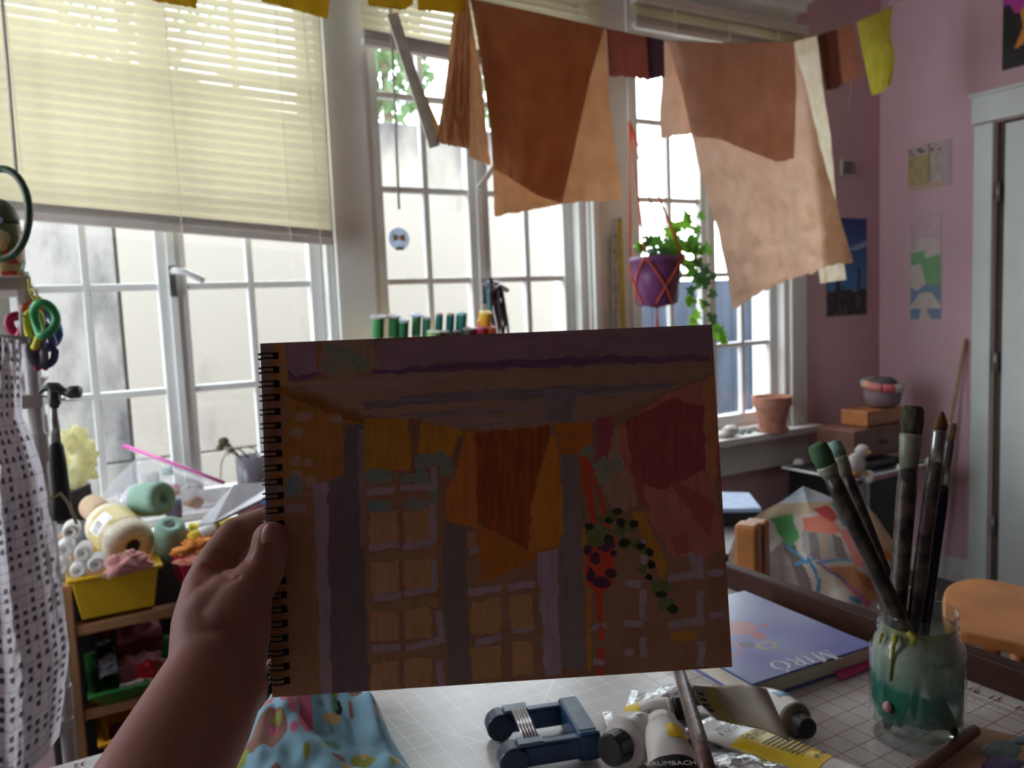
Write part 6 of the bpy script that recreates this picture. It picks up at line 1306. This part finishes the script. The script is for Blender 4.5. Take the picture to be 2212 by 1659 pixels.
tag(MB().sweep([atd(*q_) for q_ in ((72, 985, 1.25), (95, 1040, 1.24), (108, 1080, 1.24), (130, 1066, 1.24), (150, 1090, 1.26), (165, 1130, 1.3))], .0026, 7).build('cream_cord', mat('cream_cord', S(206, 194, 164), .8), smooth=True), 'cream cord dangling from the garment past the hammer grip', 'cord')
# zip bag
zb = thing('zip_bag', 'clear zip bag of scraps with a hot pink zip slider leaning against the window', 'bag', tuple(atd(340, 1140, 2.1)))
zf = coons([(262, 962), (370, 1000), (486, 1044)], [(205, 1100), (300, 1132), (455, 1112)], [(262, 962), (300, 985), (235, 1045), (205, 1100)], [(486, 1044), (490, 1080), (455, 1112)])
M_zip = mat('zip_film', S(226, 230, 236), .12, alpha=.27, spec=.8, var=0, bump=.8, bscale=18)
def zfn(s_): return lambda u, v: (lambda q: atd(q.x, q.y, 2.20-.06*v+s_*.075*max(0, math.sin(math.pi*u))**.45*max(0, math.sin(math.pi*v))**.45+.008*mnoise.noise(Vector((u*5, v*6, s_)))))(zf(u, v))
MB().grid(zfn(-1), 26, 20).build('front_film', M_zip, zb, smooth=True); MB().grid(zfn(1), 26, 20).build('back_film', M_zip, zb, smooth=True)
MB().sweep([atd(268, 963, 2.20), atd(370, 1000, 2.20), atd(484, 1043, 2.20)], .0095, 8, .5).build('zip_strip', mat('hot_pink_zip', S(232, 92, 186), .4, transl=.2), zb, smooth=True)
for lab, x, y, r_, c_, sd in (('white wadding inside the zip bag', 330, 1042, (.05, .03, .026), (226, 226, 230), 1), ('pink scrap inside the zip bag', 372, 1062, (.035, .025, .02), (220, 140, 150), 2), ('denim blue scrap inside the zip bag', 378, 1098, (.03, .02, .022), (70, 96, 136), 3), ('white scrap at the right of the zip bag', 414, 1056, (.028, .02, .014), (222, 222, 226), 4), ('patterned scrap at the lower right of the zip bag', 420, 1086, (.026, .02, .012), (196, 160, 140), 5), ('pale teal scrap near the zip', 365, 1018, (.018, .015, .014), (150, 190, 186), 6), ('cream scrap at the lower left of the zip bag', 255, 1090, (.04, .02, .02), (222, 214, 206), 7), ('white scrap in the middle of the zip bag', 300, 1075, (.045, .025, .03), (218, 220, 226), 8)):
    uvz = min(((zf(i/30, j/30)-Vector((x, y, 0))).length, j/30, i/30) for i in range(31) for j in range(31))
    P = atd(x, y, 2.20-.06*uvz[1]); w_ = {1: (308, 352), 2: (354, 398), 3: (360, 400), 4: (402, 452), 5: (402, 450), 6: (350, 384), 7: (214, 262), 8: (264, 306)}[sd]
    xl, xr_ = atd(w_[0], y, 2.1).x, atd(w_[1], y, 2.1).x; zt_s = {2: 1046, 3: 1086, 5: 1074}.get(sd, 900); zb_s = {6: 1040, 2: 1082, 4: 1070}.get(sd, 1140)
    crumple('fabric_scrap', lab, 'fabric', P, (r_[0], .013, r_[2]), fab('zipscrap_%d' % sd, c_), sd+40, .7, 'scraps in the zip bag', ((xl, xr_), (P.y-.022, P.y+.022), (atd(x, zb_s, 2.1).z, atd(x, zt_s, 2.1).z)))
# grey plastic lid and blue folder
gl = [atd(505, 1046, 2.0), atd(600, 1040, 2.05), atd(590, 1066, 2.0), atd(462, 1128, 1.9), atd(428, 1132, 1.9)]
tag(MB().prism(gl, (0, .004, -.008)).build('plastic_sheet', mat('pale_grey_plastic', S(196, 196, 202), .3)), 'pale grey plastic sheet propped behind the hand', 'plastic sheet')
tag(MB().prism([atd(545, 1072, 2.10), atd(610, 1056, 2.10), atd(610, 1095, 2.09), atd(555, 1100, 2.09)], (0, .01, 0)).build('blue_folder', mat('blue_card', S(72, 120, 196), .4)), 'blue folder corner beside the spiral binding', 'folder')
tag(MB().prism([atd(510, 1104, 2.06), atd(560, 1084, 2.06), atd(600, 1112, 2.05), atd(525, 1130, 2.05)], (0, .02, 0)).build('dark_red_folder', mat('dark_red_card', S(96, 28, 48), .5)), 'dark red folder below the blue one behind the index finger', 'folder')
# dead potted plant
ppc = ony(548, 1046, 2.595); ppc.z = .579; pr_ = pxs(34, 2.5); dpot = thing('dead_plant', 'withered plant drooping in a glass pot on the left sill', 'plant', tuple(ppc))
q = MB(); q.M = Matrix.Translation(ppc); q.lathe([(pr_*.85, 0), (pr_, .005), (pr_*1.02, .185), (pr_*.96, .185), (pr_*.9, .170), (.001, .168)], 26); q.build('pot', mat('grey_glass_pot', S(120, 116, 126), .25, var=.2, scale=30), dpot, smooth=True)
M_wilt = mat('withered_stem', S(126, 118, 92), .8)
for pts in ([(530, 995), (505, 980), (490, 975), (478, 1000), (476, 1040)], [(540, 992), (520, 972), (500, 968), (492, 985)], [(545, 990), (555, 975), (548, 968), (520, 965)], [(515, 985), (500, 965), (488, 950), (484, 946)]):
    MB().sweep([ony(x, y, 2.57) for x, y in pts], [.003, .0026, .002, .002, .0014][:len(pts)], 6).build('stem', M_wilt, dpot, smooth=True)
for x, y, s_ in ((482, 952, .018), (476, 966, .014), (490, 962, .012), (500, 972, .012)): MB().blob(ony(x, y, 2.565), (s_, s_*.4, s_*.6), 8, 6, .5, x).build('leaf', M_wilt, dpot, smooth=True)
# ================================================================ pictures on the pink walls
def picwall(name, label, cat, quad, wall, draw, nu, nv, thick=.0015, m=None, group=None):
    f = (lambda x, y: ony(x, y, IY-.004)) if wall == 'back' else (lambda x, y: onx(x, y, PX-.004))
    tl_, tr_, bl_ = f(*quad[0]), f(*quad[1]), f(*quad[2])
    eu = tr_-tl_; eu.z = 0; ev = Vector((0, 0, bl_.z-tl_.z))
    uu, vv = np.meshgrid(np.linspace(0, 1, nu+1), np.linspace(0, 1, nv+1)); im = draw(uu, vv)
    o = printed(name, tl_, eu, ev, nu, nv, np.clip(im, .004, .9), m or mat('matte_print', (1, 1, 1), .6, attr='print'), None, thick); return tag(o, label, cat, group)
def base(uu, c): im = np.zeros(uu.shape+(3,)); im[:] = L3(*c); return im
def d_poster(u, v):
    k = np.clip(v/.75, 0, 1)[..., None]; im = L3(44, 62, 130)*(1-k)+L3(84, 140, 196)*k
    c = (np.abs(v-.33+.12*(u-.5)) < .03+.05*vnoise(u*5, v*9, 3)) & (u > .35); im[c] = L3(150, 180, 214)
    im[v > .74+.05*vnoise(u*9, v*2, 4)] = L3(52, 50, 56); im[(v > .74) & (vnoise(u*20, v*20, 6) > .22)] = L3(96, 92, 92)
    for a, b_, t_, w_ in ((.28, .78, .62, .05), (.80, .78, .50, .035), (.42, .78, .70, .03)): im[(np.abs(u-a+.02*vnoise(v*14, u, 8)) < w_) & (v > t_) & (v < b_)] = L3(58, 52, 62)
    return im
picwall('sky_poster', 'tall poster of a deep blue sky over dark ruins on the pink wall', 'poster', ((1786, 470), (1872, 468), (1786, 684)), 'back', d_poster, 60, 130)
def d_paper(u, v):
    im = base(u, (196, 176, 172)); im[(u < .5) & (v > .22)] = L3(176, 158, 110); im[(u > .5) & (u < .85) & (v > .22)] = L3(184, 172, 164)
    im *= (1+.35*vnoise(u*16, v*5, 3))[..., None]; im[(v < .2) & (v > .06) & (u < .78) & (vnoise(u*14, v*30, 5) > .05)] = L3(112, 98, 112); im[np.abs(u-.5) < .02] = L3(150, 124, 80); im[(v > .88) & (u < .85)] = L3(190, 164, 140); im[u > .86] = L3(190, 160, 170); return im
picwall('tracing_paper', 'crinkled translucent paper with brown stripes taped to the pink wall', 'paper', ((1962, 318), (2055, 312), (1962, 414)), 'right', d_paper, 60, 60)
def d_water(u, v):
    im = base(u, (206, 178, 184)); cream = L3(206, 194, 184)
    im[(v > .12) & (v > .36-.6*np.abs(u-.5)*0-.22*(1-2*np.abs(u-.5)))] = cream; im[v < .22] = L3(204, 174, 182)
    gr = L3(126, 172, 122); bu = L3(116, 142, 168)
    im[inpoly(u, v, [(.02, .36), (.5, .34), (.5, .42), (1, .38), (1, .68), (.55, .68), (.35, .46), (.02, .48)])] = gr
    im[inpoly(u, v, [(.02, .68), (.25, .72), (.5, .66), (1, .68), (1, .86), (.7, .74), (.35, .74), (.02, .86)])] = bu
    im[inpoly(u, v, [(.02, .89), (.4, .89), (.3, .99), (.02, .99)])] = bu; im[inpoly(u, v, [(.55, .89), (1, .89), (1, .99), (.7, .99)])] = bu
    return im*(1+.16*vnoise(u*8, v*18, 4))[..., None]
picwall('watercolor_strip', 'tall watercolour strip with green and blue shapes on the pink wall by the door', 'watercolor', ((1966, 466), (2034, 462), (1964, 692)), 'right', d_water, 60, 150)
def d_dark(u, v):
    im = base(u, (40, 34, 42)); im *= (1+.8*vnoise(u*6, v*9, 2))[..., None]; im[((u-.28)/.25)**2+((v-.25)/.2)**2 < 1+vnoise(u*9, v*9, 4)] = L3(190, 60, 160)
    im[inpoly(u, v, [(.3, .45), (.55, .3), (.6, .6), (.5, .75), (.2, .82), (.35, .62)])] = L3(236, 150, 60); im[inpoly(u, v, [(.4, .2), (.6, .2), (.55, .5), (.42, .5)])] = L3(206, 170, 160); im[(u > .5) & (v > .75)] = L3(50, 70, 140); return im
picwall('dark_print', 'dark print with magenta and orange shapes at the top right corner', 'print', ((2168, -60), (2300, -90), (2168, 152)), 'right', d_dark, 60, 60)
# small framed photo
fA, fB = ony(1814, 345, IY), ony(1846, 384, IY)
sf = thing('small_frame', 'small white-framed photo on the pink wall beside the window', 'picture frame', ((fA.x+fB.x)/2, IY, fB.z))
MB().bb((fA.x, IY-.012, fB.z), (fB.x, IY-.0005, fA.z)).build('frame', mat('ivory_frame', S(206, 190, 180), .5), sf, bevel=.002)
MB().bb((fA.x+.010, IY-.0135, fB.z+.012), (fB.x-.010, IY-.0121, fA.z-.008)).build('photo', mat('dark_photo', S(64, 56, 70), .4, var=.6, scale=18, c2=S(170, 160, 176)), sf)
# dowel leaning on the wall by the door
a, c_ = onx(2086, 732, PX-.012), onx(2040, 985, PX-.10); d = (c_-a)
tag(MB().sweep([a, a+d*.05, a+d, Vector((a+d*((a.z-FZ)/(-d.z))))], [.0085, .009, .008, .008], 10).build('wooden_dowel', mat('dowel_wood', S(170, 138, 100), .5, var=.15)), 'thin wooden dowel leaning against the pink wall beside the door', 'dowel')

# ================================================================ corner stack
CD_ = 3.95
def cpt(x, y, d=CD_): return atd(x, y, d)
uz = cpt(1880, 1030).z
uy0, uy1 = 2.14, 2.5; ux0 = ony(1838, 1030, uy0).x; xm_ = [ony(1875, 1030, uy0).x, ony(1950, 1012, uy0).x]; ux1 = ony(2012, 998, uy0).x; uz = ony(1875, 1030, uy0).z
ws = thing('wire_cube_shelf', 'low black wire-cube shelf with white ball joints in the corner', 'shelf', ((ux0+ux1)/2, (uy0+uy1)/2, FZ))
M_ball = mat('white_joint', S(226, 224, 220), .35); M_mesh = mat('dark_mesh_panel', S(58, 54, 60), .6)
for x in (*xm_, ux1):
    for y in (uy0, uy1):
        MB().cyl((x, y, FZ), (x, y, uz), .008).build('upright', mat('grey_metal', S(150, 152, 160), .4, .5), ws)
        for z in (FZ+.03, uz): MB().blob((x, y, z), .028, 16, 10).build('ball_joint', M_ball, ws, smooth=True)
for a, c_ in (((ux0, uy0), (ux1, uy0)), ((ux0, uy0), (ux0, uy1)), ((ux0, uy1), (ux1, uy1)), ((ux1, uy0), (ux1, uy1))):
    for z in (FZ+.03, uz): MB().cyl((*a, z), (*c_, z), .006, n=8).build('bar', M_ball, ws)
MB().bb((ux0, uy0+.01, uz-.006), (ux1, uy1-.01, uz+.004)).build('top_panel', M_mesh, ws); MB().bb((ux0+.02, uy1-.02, FZ+.02), (ux1-.02, uy1-.012, uz-.01)).build('back_panel', M_mesh, ws)
MB().bb((xm_[0]-.07, uy0+.005, FZ+.05), (xm_[0]+.02, uy0+.012, uz-.03)).build('side_panel', mat('pale_blue_panel', S(150, 160, 180), .4), ws)
MB().bb((xm_[0]+.03, uy0+.006, FZ+.04), (xm_[1]+.02, uy0+.012, uz-.03)).build('front_panel', mat('black_panel', S(30, 28, 32), .6), ws)
sz_ = uz+.006
def box_on(name, label, cat, px0, px1, ytop, y, zb, dep, m_, bev=.004, knob=False, hh=None):
    x0 = ony(px0, ytop, y).x; x1 = min(ony(px1, ytop, y).x, PX-.02); zt2 = ony((px0+px1)/2, ytop, y).z if hh is None else zb+hh
    t = thing(name, label, cat, ((x0+x1)/2, y+dep/2, zb)); MB().bb((x0, y, zb+.001), (x1, y+dep, zt2)).build('body', m_, t, bevel=bev)
    MB().bb((x0+.015, y-.006, zb+.015), (x1-.015, y, zt2-.015)).build('front_panel', m_, t, bevel=.002)
    if knob: q = MB(); q.M = frame(((x0+x1)/2, y-.006, (zb+zt2)/2), (1, 0, 0), (0, -1, 0)); q.lathe([(.006, 0), (.006, .008), (.013, .014), (.012, .020), (.002, .022)], 14); q.build('knob', M_black, t)
    return zt2
z1 = box_on('black_case', 'flat black case on top of the corner shelf', 'case', 1842, 1935, 998, 2.20, sz_, .22, M_black, .006)
z2 = box_on('wooden_drawer_box', 'dark wooden drawer box stacked on the black case in the corner', 'box', 1846, 1962, 922, 2.26, z1+.002, .20, mat('dark_box_wood', S(112, 72, 62), .45, var=.2, scale=10), .005, True)
z3 = box_on('wooden_box', 'small orange-brown wooden box on top of the drawer box', 'box', 1874, 1952, 884, 2.28, z2+.002, .14, mat('orange_box_wood', S(168, 104, 60), .45, var=.2, scale=14), .004)
hb = ony(1906, 884, 2.34); hb.z = z3+.002
pch = thing('patchwork_pouch', 'round patchwork drawstring pouch on top of the small wooden box', 'pouch', tuple(hb))
hr = pxs(36, 4.0)
q = MB(); q.M = Matrix.Translation(hb); q.lathe([(hr*.6, 0), (hr*.9, .014), (hr*1.0, .06), (hr*.92, .095)], 24); q.build('base', mat('grey_mauve_felt', S(128, 108, 116), .9), pch, smooth=True)
ringc = ((196, 120, 116), (206, 96, 110), (206, 190, 182), (120, 160, 140), (206, 150, 120))
for i in range(10):
    pts = [hb+Vector((math.cos(a)*hr*.92, math.sin(a)*hr*.92, .10+.012*math.sin(a))) for a in np.linspace(2*math.pi*i/10, 2*math.pi*(i+1)/10, 5)]
    MB().sweep(pts, [.020]*5, 10).build('patch', mat('patch_%d' % (i % 5), S(*ringc[i % 5]), .9), pch, smooth=True)
q = MB(); q.M = Matrix.Translation(hb+Vector((0, 0, .095))); q.lathe([(hr*.8, 0), (hr*.7, .03), (hr*.4, .042), (.002, .045)], 20); q.build('top', mat('dark_felt', S(84, 72, 74), .9), pch, smooth=True)
# plush bird
pbd = ony(1848, 975, 2.155); pbd.z = uz+.030
bird = thing('plush_bird', 'small grey plush bird with orange feet in front of the drawer box', 'plush toy', (pbd.x, pbd.y, uz+.01))
M_plush = mat('grey_plush', S(190, 182, 178), .95, var=.1, scale=200, bump=.8, bscale=300)
MB().blob(pbd+Vector((0, 0, .03)), (.046, .036, .048), 20, 14, .1, 2).build('body', M_plush, bird, smooth=True)
MB().blob(pbd+Vector((.03, -.01, .085)), (.030, .028, .028), 16, 12, .1, 4).build('head', M_plush, bird, smooth=True)
MB().blob(pbd+Vector((-.030, -.012, -.004)), (.022, .018, .012), 12, 8).build('foot', mat('orange_felt', S(214, 146, 66), .9), bird, smooth=True)
MB().blob(pbd+Vector((.020, -.020, -.004)), (.020, .018, .012), 12, 8).build('foot', MATS['orange_felt'], bird, smooth=True)
MB().blob(pbd+Vector((.032, -.04, .083)), (.008, .012, .006), 8, 6).build('beak', MATS['orange_felt'], bird, smooth=True)

# ================================================================ chair with draped painted canvas, stool, crate
M_chair = mat('orange_pine', S(196, 128, 70), .45, var=.2, scale=8, stretch=(1, 1, 3))
kx = onz(1640, 1125, .78)
ch = thing('wooden_chair', 'orange pine chair behind the table rail with a painted canvas over its back', 'chair', (kx.x+.15, kx.y-.15, FZ))
pL = atd(1616, 1130, 1.50)
e_ = (atd(1800, 1130, 2.15)-pL); e_.z = 0; e_.normalize(); n_ = Vector((e_.y, -e_.x, 0))
def cp(a, b_, z): return Vector((pL.x, pL.y, 0))+e_*a+n_*b_+Vector((0, 0, z))
RmC = Matrix(((e_.x, n_.x, 0), (e_.y, n_.y, 0), (0, 0, 1)))
zt3 = pL.z
for a, zz in ((.0, zt3), (.052, zt3-.008), (.46, zt3-.17)):
    MB().box(cp(a, 0, (zz+FZ)/2), (.044, .044, zz-FZ), RmC, .94).build('back_post', M_chair, ch, bevel=.006)
MB().box(cp(.37, .0, zt3-.30), (.14, .022, .09), RmC).build('back_rail', M_chair, ch, bevel=.006); MB().box(cp(.26, .0, zt3-.62), (.38, .02, .05), RmC).build('back_rail', M_chair, ch, bevel=.006)
MB().box(cp(.23, .22, .06), (.48, .40, .025), RmC).build('seat', M_chair, ch, bevel=.008)
for a in (.02, .38): MB().box(cp(a, .38, (.048+FZ)/2), (.036, .036, .048-FZ), RmC).build('front_leg', M_chair, ch, bevel=.004)
# canvas
cvf = coons([(1592, 1150), (1640, 1108), (1690, 1082), (1735, 1050), (1800, 1076), (1870, 1092), (1890, 1110)], [(1570, 1262), (1660, 1290), (1780, 1310), (1905, 1345), (1975, 1345)], [(1592, 1150), (1574, 1195), (1570, 1262)], [(1890, 1110), (1950, 1200), (1975, 1345)])
nu, nv = 130, 110
uu, vv = np.meshgrid(np.linspace(0, 1, nu+1), np.linspace(0, 1, nv+1)); vl = []; QQ = np.zeros((nv+1, nu+1, 2))
for j, v in enumerate(np.linspace(0, 1, nv+1)):
    for i, u in enumerate(np.linspace(0, 1, nu+1)):
        q = cvf(u, v); QQ[j, i] = q.x, q.y
        us = min(1, max(0, (u-.30)/.3)); d_ = 1.66-.13*v*us*us*(3-2*us)-.03*us*math.sin(u*9+v*2)*(.3+v)+.02*mnoise.noise(Vector((u*4, v*4, 1)))+.05*(1-v)**3*math.sin(u*3.1)
        vl.append(tuple(atd(q.x, q.y, d_)))
b = MB(); k = nu+1; b.add(vl, [(j*k+i, j*k+i+1, (j+1)*k+i+1, (j+1)*k+i) for j in range(nv) for i in range(nu)])
cv = b.build('painted_canvas', mat('painted_canvas_print', (1, 1, 1), .8, attr='print', transl=.12), smooth=True)
X, Y = QQ[..., 0]+5*vnoise(uu*14, vv*14, 1), QQ[..., 1]+5*vnoise(uu*13, vv*15, 2)
im = base(uu, (202, 194, 182))
def cpnt(poly, c): im[inpoly(X, Y, poly)] = L3(*c)
def cstr(x0, y0, x1, y1, w_, c):
    d = math.hypot(x1-x0, y1-y0); a_, b_ = -(y1-y0)/d*w_/2, (x1-x0)/d*w_/2; cpnt([(x0+a_, y0+b_), (x1+a_, y1+b_), (x1-a_, y1-b_), (x0-a_, y0-b_)], c)
cpnt([(1600, 1125), (1680, 1085), (1800, 1080), (1810, 1100), (1690, 1120), (1620, 1140)], (196, 180, 150))
cpnt([(1680, 1088), (1735, 1045), (1800, 1072), (1798, 1082)], (204, 214, 222)); cstr(1700, 1075, 1740, 1056, 4, (140, 190, 220))
cpnt([(1620, 1250), (1690, 1165), (1740, 1250), (1770, 1300), (1640, 1290)], (150, 138, 134)); cpnt([(1690, 1170), (1720, 1180), (1755, 1270), (1735, 1290)], (112, 98, 94))
cpnt([(1730, 1145), (1790, 1150), (1840, 1205), (1770, 1215), (1735, 1190)], (168, 160, 160)); cpnt([(1745, 1150), (1765, 1150), (1775, 1210), (1755, 1205)], (126, 116, 118)); cpnt([(1795, 1150), (1815, 1160), (1830, 1205), (1808, 1205)], (130, 118, 118))
cpnt([(1663, 1118), (1712, 1108), (1726, 1162), (1706, 1188), (1690, 1165)], (92, 158, 98))
cpnt([(1735, 1120), (1790, 1105), (1815, 1145), (1800, 1155), (1735, 1145)], (216, 128, 108)); cpnt([(1755, 1100), (1790, 1092), (1812, 1118), (1800, 1128)], (186, 74, 72)); cpnt([(1795, 1085), (1820, 1085), (1850, 1140), (1825, 1140)], (108, 136, 130))
cpnt([(1812, 1145), (1840, 1145), (1880, 1230), (1850, 1225)], (216, 138, 128)); cpnt([(1855, 1098), (1885, 1105), (1950, 1200), (1960, 1260), (1910, 1200)], (196, 164, 130)); cpnt([(1895, 1175), (1940, 1205), (1955, 1240), (1910, 1200)], (214, 122, 64))
cpnt([(1790, 1225), (1850, 1225), (1900, 1290), (1870, 1310), (1820, 1260)], (206, 150, 110)); cpnt([(1850, 1230), (1880, 1250), (1890, 1280), (1860, 1265)], (190, 120, 70))
for q in ((1700, 1178, 1745, 1215, 6), (1715, 1220, 1760, 1205, 6), (1745, 1200, 1765, 1250, 7), (1760, 1215, 1840, 1210, 6), (1770, 1250, 1765, 1280, 8), (1835, 1290, 1860, 1300, 10)): cstr(*q, (76, 146, 190))
cstr(1765, 1215, 1830, 1260, 7, (150, 120, 160)); cstr(1830, 1260, 1880, 1310, 8, (206, 120, 160)); cstr(1905, 1215, 1935, 1250, 6, (90, 160, 130)); cpnt([(1925, 1260), (1950, 1255), (1950, 1300), (1935, 1300)], (190, 70, 60)); cstr(1775, 1150, 1788, 1200, 4, (200, 160, 90))
im *= (1.15+.15*vnoise(uu*20, vv*20, 7))[..., None]
at = cv.data.color_attributes.new('print', 'FLOAT_COLOR', 'POINT'); at.data.foreach_set('color', np.concatenate([np.clip(im, .004, .9).reshape(-1, 3), np.ones(((nu+1)*(nv+1), 1))], 1).astype(np.float32).ravel())
tag(cv, 'patchwork-painted canvas draped over the chair back beyond the table rail', 'canvas')
# stool with a rounded orange top
sz2 = .45
out_ = [onz(*q, sz2) for q in ((2050, 1352), (2036, 1310), (2044, 1270), (2080, 1252), (2130, 1250), (2212, 1266), (2290, 1290), (2345, 1330), (2340, 1390), (2280, 1410), (2212, 1393), (2130, 1374))]
cen = sum(out_, Vector())/len(out_)
stl = thing('wooden_stool', 'rounded orange wood stool seat behind the glass jar', 'stool', (cen.x, cen.y, FZ))
sm_ = []
n_o = len(out_)
for i in range(n_o):   # round the outline
    a, b_, c2_, d2_ = out_[i-1], out_[i], out_[(i+1) % n_o], out_[(i+2) % n_o]
    for t in (0, .25, .5, .75): sm_.append(.5*((2*b_)+(-a+c2_)*t+(2*a-5*b_+4*c2_-d2_)*t*t+(-a+3*b_-3*c2_+d2_)*t**3))
MB().prism(sm_[::-1] if False else [p-Vector((0, 0, .028)) for p in sm_], (0, 0, .028)).build('seat', M_chair, stl, bevel=.005)
for k_ in (1, 5, 8, 11):
    p = cen.lerp(out_[k_], .72); MB().sweep([(p.x, p.y, .424), (p.x+(p.x-cen.x)*.25, p.y+(p.y-cen.y)*.25, FZ)], [.018, .014], 12).build('leg', M_chair, stl, smooth=True)
# crate with paper beside the chair
ck = atd(1575, 1150, 2.35); cz = ck.z
crt = thing('storage_crate', 'dark crate below the right window behind the chair', 'crate', (ck.x, ck.y, FZ))
MB().bb((ck.x-.22, ck.y-.16, FZ), (ck.x+.16, ck.y+.16, cz)).build('body', M_dark, crt, bevel=.008)
MB().bb((ck.x-.23, ck.y-.17, cz), (ck.x+.17, ck.y+.17, cz+.012)).build('lid', mat('grey_lid', S(120, 112, 116), .5), crt, bevel=.004)
q = MB(); q.M = Matrix.Translation((ck.x+.02, ck.y-.105, cz+.013)); q.lathe([(.060, 0), (.062, .008), (.048, .013), (.038, .024), (.02, .029), (.002, .030)], 28); tag(q.build('felt_hat', mat('grey_felt', S(150, 142, 146), .9), smooth=True), 'flat grey felt hat on the dark crate', 'hat')
hz_ = atd(1600, 1108, 2.25).z
bp = [atd(1540, 1108, 2.36), atd(1644, 1106, 2.36), atd(1618, 1072, 2.54), atd(1540, 1070, 2.54)]
sp_ = thing('paper_stack', 'pale blue paper stack on a dark box beside the painted canvas', 'paper', tuple(sum(bp, Vector())/4-Vector((0, 0, .03))))
MB().prism(bp, (0, 0, .012)).build('sheets', mat('pale_blue_paper', S(176, 196, 232), .6), sp_); MB().prism([p-Vector((0, 0, .034)) for p in bp], (0, 0, .032)).build('box', M_dark, sp_)
